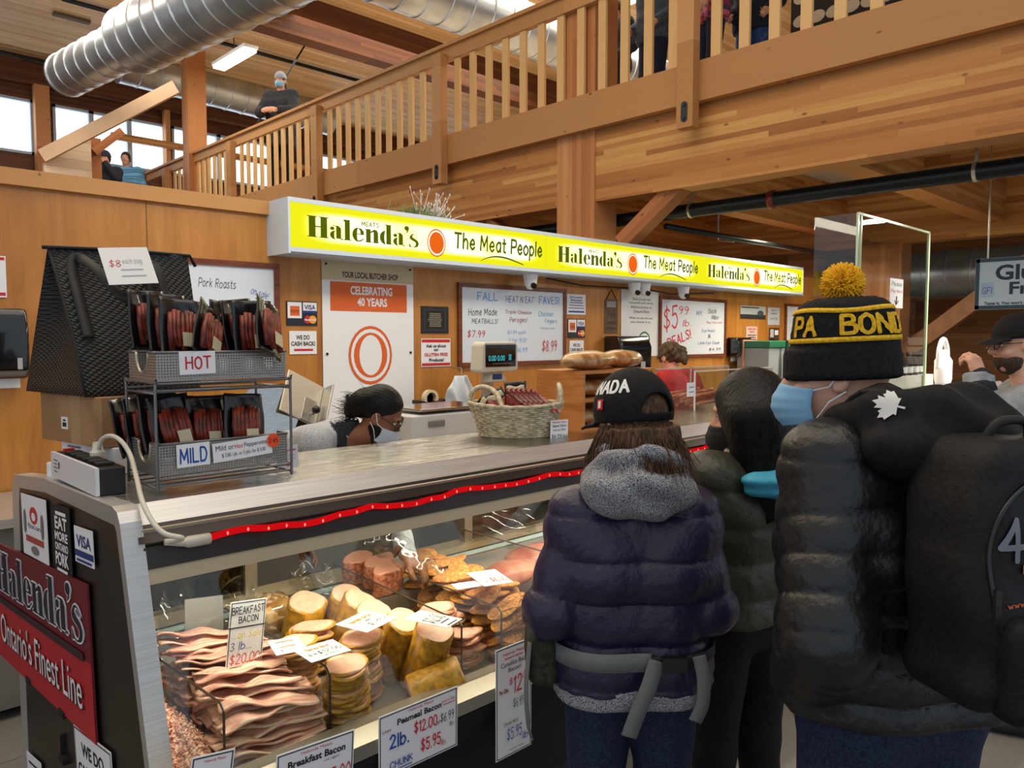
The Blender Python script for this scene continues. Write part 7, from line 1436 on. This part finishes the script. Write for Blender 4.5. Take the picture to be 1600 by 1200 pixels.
gl.tube([Mb2@Vector((-.009,.106,.01)),Mb2@Vector((.009,.106,.01))],.002,6); bt.add('glasses',gl.mesh('glasses',mat('dark glasses frame',(24,22,24),.25)))
bb=MB()
for sx in (-1,1): bb.grid(lambda u,v:Mb2@Vector((sx*(.014+.04*u),.0975-.018*u*u,.029+.006*math.sin(math.pi*u)+.007*v)),8,3,.006)
bt.add('eyebrows',bb.mesh('eyebrows',bhb))
wc=Jb['wrL']; hdv=Jb['hdL'].normalized()
def glove(P): d=chainD(P,[wc-hdv*.13,wc-hdv*.03,wc+hdv*.07,wc+hdv*.15],(.075,.052,.06,.045),.02)[0]; return np.abs(d+.010*wn(P,42,3)+.006*wn(P,85,9))-.0012
fl2=glassM('glove film',(236,238,238),.12,.0,.12)
cg=np.array(wc); bt.sdf('plastic_glove',lambda P: chainD(P,[wc-hdv*.13,wc-hdv*.03,wc+hdv*.07,wc+hdv*.15],(.075,.052,.06,.045),.02)[0]+.010*wn(P,42,3)+.006*wn(P,85,9),cg-.25,cg+.25,.007,fl2)
br_=[wc-hdv*.035+ (hdv.orthogonal().normalized()*math.cos(t)+hdv.cross(hdv.orthogonal().normalized())*math.sin(t))*.032 for t in [2*math.pi*i/20 for i in range(21)]]
bt.add('bracelet',MB().tube(br_,.004,6,False).mesh('bracelet',blk,2))
# ---------------------------------------------------------------- worker in red
hr_=pD(1087,568,5.45); Jr=joints(1.74,wrL=(-.1,.25,1.0),wrR=(.1,.25,1.0),nk=(0,-.0,1.41),hd=(.03,.09,1.52))
Jr['shL']+=Vector((0,.03,-.03));Jr['shR']+=Vector((0,.03,-.03))
rw=Person('person in red top with braided hair bending behind the acrylic bin',(hr_.x+.27,max(hr_.y,3.32),0),R_(165-180+20),Jr,(R_(-14),-.5,0),.012,skinA,face=False)
rw.jacket(clothM('bright red fabric',(206,22,34),(228,34,46),60),(.12,.11,.12,.08),(.075,.062,.05),.85,.1,0,.1,.011,'red_top',.06,.004,seed=15); rw.trousers(blackTr,h=.016)
bhr=hairM('braided brown hair',(44,32,22),(100,78,54),.5)
def braid(P): q=(P-A3(Jr['hd']))@rw.R; d=ell(q,(0,-.015,.03),(.083,.102,.1)); d=smax(d,-ell(q,(0,.12,-.04),(.08,.09,.12)),.01); d=smin(d,chainD(q,[(-.04,-.06,.09),(-.06,-.1,.02),(-.035,-.11,-.05),(0,-.12,-.09)],(.022,.026,.026,.02),.01)[0],.012); d=smin(d,chainD(q,[(.04,-.06,.09),(.06,-.1,.02),(.035,-.11,-.05),(0,-.12,-.09)],(.022,.026,.026,.02),.01)[0],.012); return d+.003*np.sin(q[:,2]*130+np.abs(q[:,0])*90)
rw.sdf('hair',braid,np.array(Jr['hd'])-.18,np.array(Jr['hd'])+.17,.006,bhr)
# ---------------------------------------------------------------- man in grey hoodie at right
Jh=joints(1.76,hd=(0,.03,1.63))
gl_=pD(1600,600,3.35); Mt=Matrix.Translation((gl_.x,gl_.y,0))@Matrix.Rotation(R_(22),4,'Z'); iv=Mt.inverted()
fist=iv@pD(1519,556,3.3); Jh['wrL']=fist+Vector((0,-.03,-.09)); Jh['elL']=iv@pD(1532,655,3.25); Jh['wrR']=iv@pD(1556,672,3.5); Jh['elR']=iv@pD(1610,720,3.5)
Jh['hdL']=Vector((.2,.25,.9)); Jh['hnL']=Vector((-.6,-.6,.1)); Jh['cuL']=1.25; Jh['cuR']=.9; Jh['hdR']=iv.to_3x3()@(-RT+FH*.2)
gh=Person('person in grey hoodie and black cap raising a fist at the right edge',(gl_.x,gl_.y,0),R_(22),Jh,(R_(14),-.1,0),.008,skinC)
ghM=two('light grey jersey',(136,140,144),(150,154,158),30,.9,spec=.1); gh.trousers(denim,h=.014)
gh.jacket(ghM,(.135,.13,.135,.088),(.09,.075,.056),.86,.1,0,.1,.009,'hoodie',.07,.006,seed=18)
cfM=clothM('dark sleeve cuff',(34,34,36),(44,44,46),80)
for q in 'LR':
    w=Jh['wr'+q]; e_=Jh['el'+q]; a=w.lerp(e_,.28); gh.add('dark_cuff',sdfmesh(lambda P: cap(P,a,w.lerp(e_,.04),.066,.05),np.array(w)-.22,np.array(w)+.22,.009,cfM))
ghh=lambda P: smax(smin(ell(P,Jh['nk']+Vector((0,-.1,-.03)),(.15,.09,.1)),chainD(P,[Jh['nk']+Vector((-.1,.07,-.01)),Jh['nk']+Vector((-.1,-.06,.03)),Jh['nk']+Vector((0,-.12,.05)),Jh['nk']+Vector((.1,-.06,.03)),Jh['nk']+Vector((.1,.07,-.01))],[.038]*5,.02)[0],.03),-ell(P,Jh['hd']-Vector((0,0,.03)),(.085,.09,.13)),.02)+.004*wn(P,30,7)
h2=gh.sdf('hood',ghh,np.array(Jh['nk'])-.28,np.array(Jh['nk'])+.25,.009,ghM)
decal(gh,ghh,refine(lg,2.),(-.025,-.025,.05,.05),seat(gh.M,ghh,0,0,2.7,.9,Jh['nk']+Vector((-.04,-.08,-.01))),mat('dark navy leaf',(24,28,44),.7),h2,'maple_leaf',.0045,.12)
def gcap(P): q=(P-A3(Jh['hd']))@gh.R; d=smax(ell(q,(0,-.012,.03),(.086,.11,.112)),-(q[:,2]-.03),.006); br=smax(smax(np.abs(q[:,2]-.04+.3*np.maximum(q[:,1]-.08,0)+3*q[:,0]**2)-.005,np.sqrt((q[:,0]/.08)**2+((q[:,1]-.08)/.1)**2)*.08-.08,.004),.05-q[:,1],.004); return np.minimum(d,br)
gh.sdf('cap',gcap,np.array(Jh['hd'])-(.2,.2,.0),np.array(Jh['hd'])+(.2,.2,.17),.006,capM)
def gbeard(P): q=(P-A3(Jh['hd']))@gh.R; d=ell(q,(0,.028,-.058),(.066,.071,.072)); d=smax(d,q[:,2]+.045-.5*np.maximum(.02-q[:,1],0),.012); d=smax(d,-(q[:,1]+.0),.01); return d+.002*wn(q,150,3)
gh.sdf('beard',gbeard,np.array(Jh['hd'])-.15,np.array(Jh['hd'])+.15,.007,hairM('short brown beard',(50,38,30),(86,68,54),.7))
Mq=gh.hm(); gl=MB()
for sx in (-1,1): gl.tube([Mq@Vector((sx*.034+.026*math.cos(t),.106-.012*abs(math.cos(t)),.008+.018*math.sin(t))) for t in [2*math.pi*i/16 for i in range(17)]],.002,6,False); gl.tube([Mq@Vector((sx*.06,.096,.012)),Mq@Vector((sx*.08,-.01,.012))],.002,6)
gh.add('glasses',gl.mesh('glasses',mat('dark glasses frame',(24,22,24),.25)))
# ---------------------------------------------------------------- people seen on the mezzanine and beyond
def small(label,loc,yaw,jm,tm,hm_,H=1.7,h=.016,hat=None,long=0,sk=None,z=ZF,group=None,**k):
    J=joints(H,**k); p=Person(label,(loc[0],loc[1],z),yaw,J,(0,-.1,0),h,sk or skinA,face=True); p.jacket(jm,(.12,.11,.12,.08),(.08,.065,.05),.85,.1,.004,.1,h,'jacket',.06,.003); p.trousers(tm,h=.02)
    if hm_:
        f=lambda P:(lambda q: smax(smin(ell(q,(0,-.02,.03),(.085,.1,.1)),rbox(q,(0,-.05,-.08-long/2),(.09,.055,.08+long/2),.05) if long else ell(q,(0,-.03,0),(.08,.09,.09)),.03),-ell(q,(0,.12,-.05),(.068,.085,.13)),.01)+.003*wn(q,60,1))((P-A3(J['hd']))@p.R); p.sdf('hair',f,np.array(J['hd'])-(.2,.2,.25+long),np.array(J['hd'])+.2,.01,hm_)
    if hat: f=lambda P:(lambda q: smax(ell(q,(0,-.012,.04),(.095,.112,.115)),-(q[:,2]-.03),.01)+.002*np.sin(np.arctan2(q[:,1],q[:,0])*30))((P-A3(J['hd']))@p.R); p.sdf('knit_hat',f,np.array(J['hd'])-(.2,.2,.0),np.array(J['hd'])+.2,.009,hat)
    return p
dkj=clothM('dark winter jacket',(34,36,42),(46,48,54),40)
c=pX(447,150,6.2); c=pX(438,113,6.28); bw=small('person in grey beanie and dark jacket leaning at the balcony railing',(6.28,c.y),R_(125),dkj,blackTr,hairM('long brown hair',(50,34,26),(96,70,54)),c.z-ZF+.0,.014,mat('pale grey knit',(150,158,172),.9),.2,elL=(-.24,.12,1.15),elR=(.24,.12,1.15),wrL=(-.1,.3,1.12),wrR=(.1,.3,1.12)); bw.mask(mat('pale blue surgical mask',(128,178,216),.7))
struct('floor_landing',MB().box((2.9,14.3,2.95),(5.7,16.5,3.1)),raw)
def far(label,px,py,Y,*a,**k):
    p=pY(px,py,Y); H=p.z-3.1; return small(label,(p.x,Y),R_(150),*a,H=H+.02,z=3.1,**k)
far('person in dark cap with raised hand, left of two heads by the far window',164,239,14.6,dkj,blackTr,hairM('far dark hair',(30,28,30),(60,56,56)),hat=mat('dark knit cap',(40,44,56),.9),wrL=(-.02,.16,1.5),elL=(-.2,.12,1.25))
far('person in blue striped top, right of two heads by the far window',196,238,15.2,two('blue striped knit',(60,110,150),(120,180,220),9,.9,(.2,.2,6)),blackTr,hairM('far dark hair two',(40,34,30),(70,60,54)))
plaid=NT('red purple plaid'); _sp=plaid.n('ShaderNodeSeparateXYZ',{0:plaid.coord((1,1,1))}).outputs; plaid.base(plaid.ramp(plaid.math('FRACT',plaid.math('MULTIPLY',plaid.math('ADD',plaid.math('FLOOR',plaid.math('MULTIPLY',_sp[2],22.)),plaid.math('MULTIPLY',plaid.math('FLOOR',plaid.math('MULTIPLY',_sp[0],22.)),1.37)),.31)),[(.2,lin((60,40,84))),(.45,lin((150,40,70))),(.8,lin((196,90,110)))]))
bl_=clothM('blue cloth',(36,62,110),(52,84,136),30)
for px,l,jm,tm,yw_ in ((1112,'person in red and purple plaid shirt standing behind the balcony balusters',plaid.m,denim,60),(1178,'person in navy and blue clothes behind the balusters, right of the plaid shirt',clothM('navy coat',(26,30,44),(36,40,56),30),bl_,100),(1022,'person in grey blue coat behind the balusters, left of the railing post',clothM('grey blue coat',(58,72,88),(74,88,104),30),denim,80),(962,'person in dark coat glimpsed right of the front column',dkj,denim,80)):
    xp=7.4 if px in (1178,962) else 6.9; c=pX(px,60,xp); small(l,(xp,c.y),R_(yw_),jm,tm,hairM('hair of '+l[10:18],(30,24,20),(70,56,46)),1.72,.02)
c=pX(1340,20,7.1); c2=pX(1236,20,7.1); c3=pX(1436,20,7.1)
bd=empty('display_board',(7.1,c.y,ZF),'dark display board covered with pale oval prints behind the balusters','board')
MB().box((7.1,c3.y,ZF),(7.14,c2.y,6.2)).build('board',mat('near black board',(30,24,24),.7),bd)
crm=mat('cream oval print',(206,192,166),.7); pn=0
for i in range(7):
    for j in range(9):
        y=c3.y+.1+(c2.y-c3.y-.2)*i/6; z=4.25+.21*j; b=MB().prism(disc(0,0,.075,.055,20),frame((7.1,y,z),(0,-1,.1),(0,.1,1)),.006).prism(disc(0,0,.05,.034,16),frame((7.094,y,z),(0,-1,.1),(0,.1,1)),.002); b.build('oval_print',crm,bd)
c=pD(1393,590,8.9); eg_=Person('person with grey hair seen through the clear screen',(c.x,c.y,0),R_(160),joints(1.38),(0,-.3,0),.016,skinC,face=True); eg_.jacket(mat('pale shirt',(176,182,190),.8),(.11,.1,.11,.075),(.07,.06,.05),.85,.1,0,.1,.016,'shirt'); eg_.trousers(blackTr,h=.02)
eg_.sdf('hair',lambda P:(lambda q: smax(ell(q,(0,-.02,.035),(.085,.1,.098)),-ell(q,(0,.12,-.05),(.07,.085,.12)),.01))((P-A3(eg_.J['hd']))@eg_.R),np.array(eg_.J['hd'])-.2,np.array(eg_.J['hd'])+.2,.012,mat('grey hair',(156,150,146),.7))
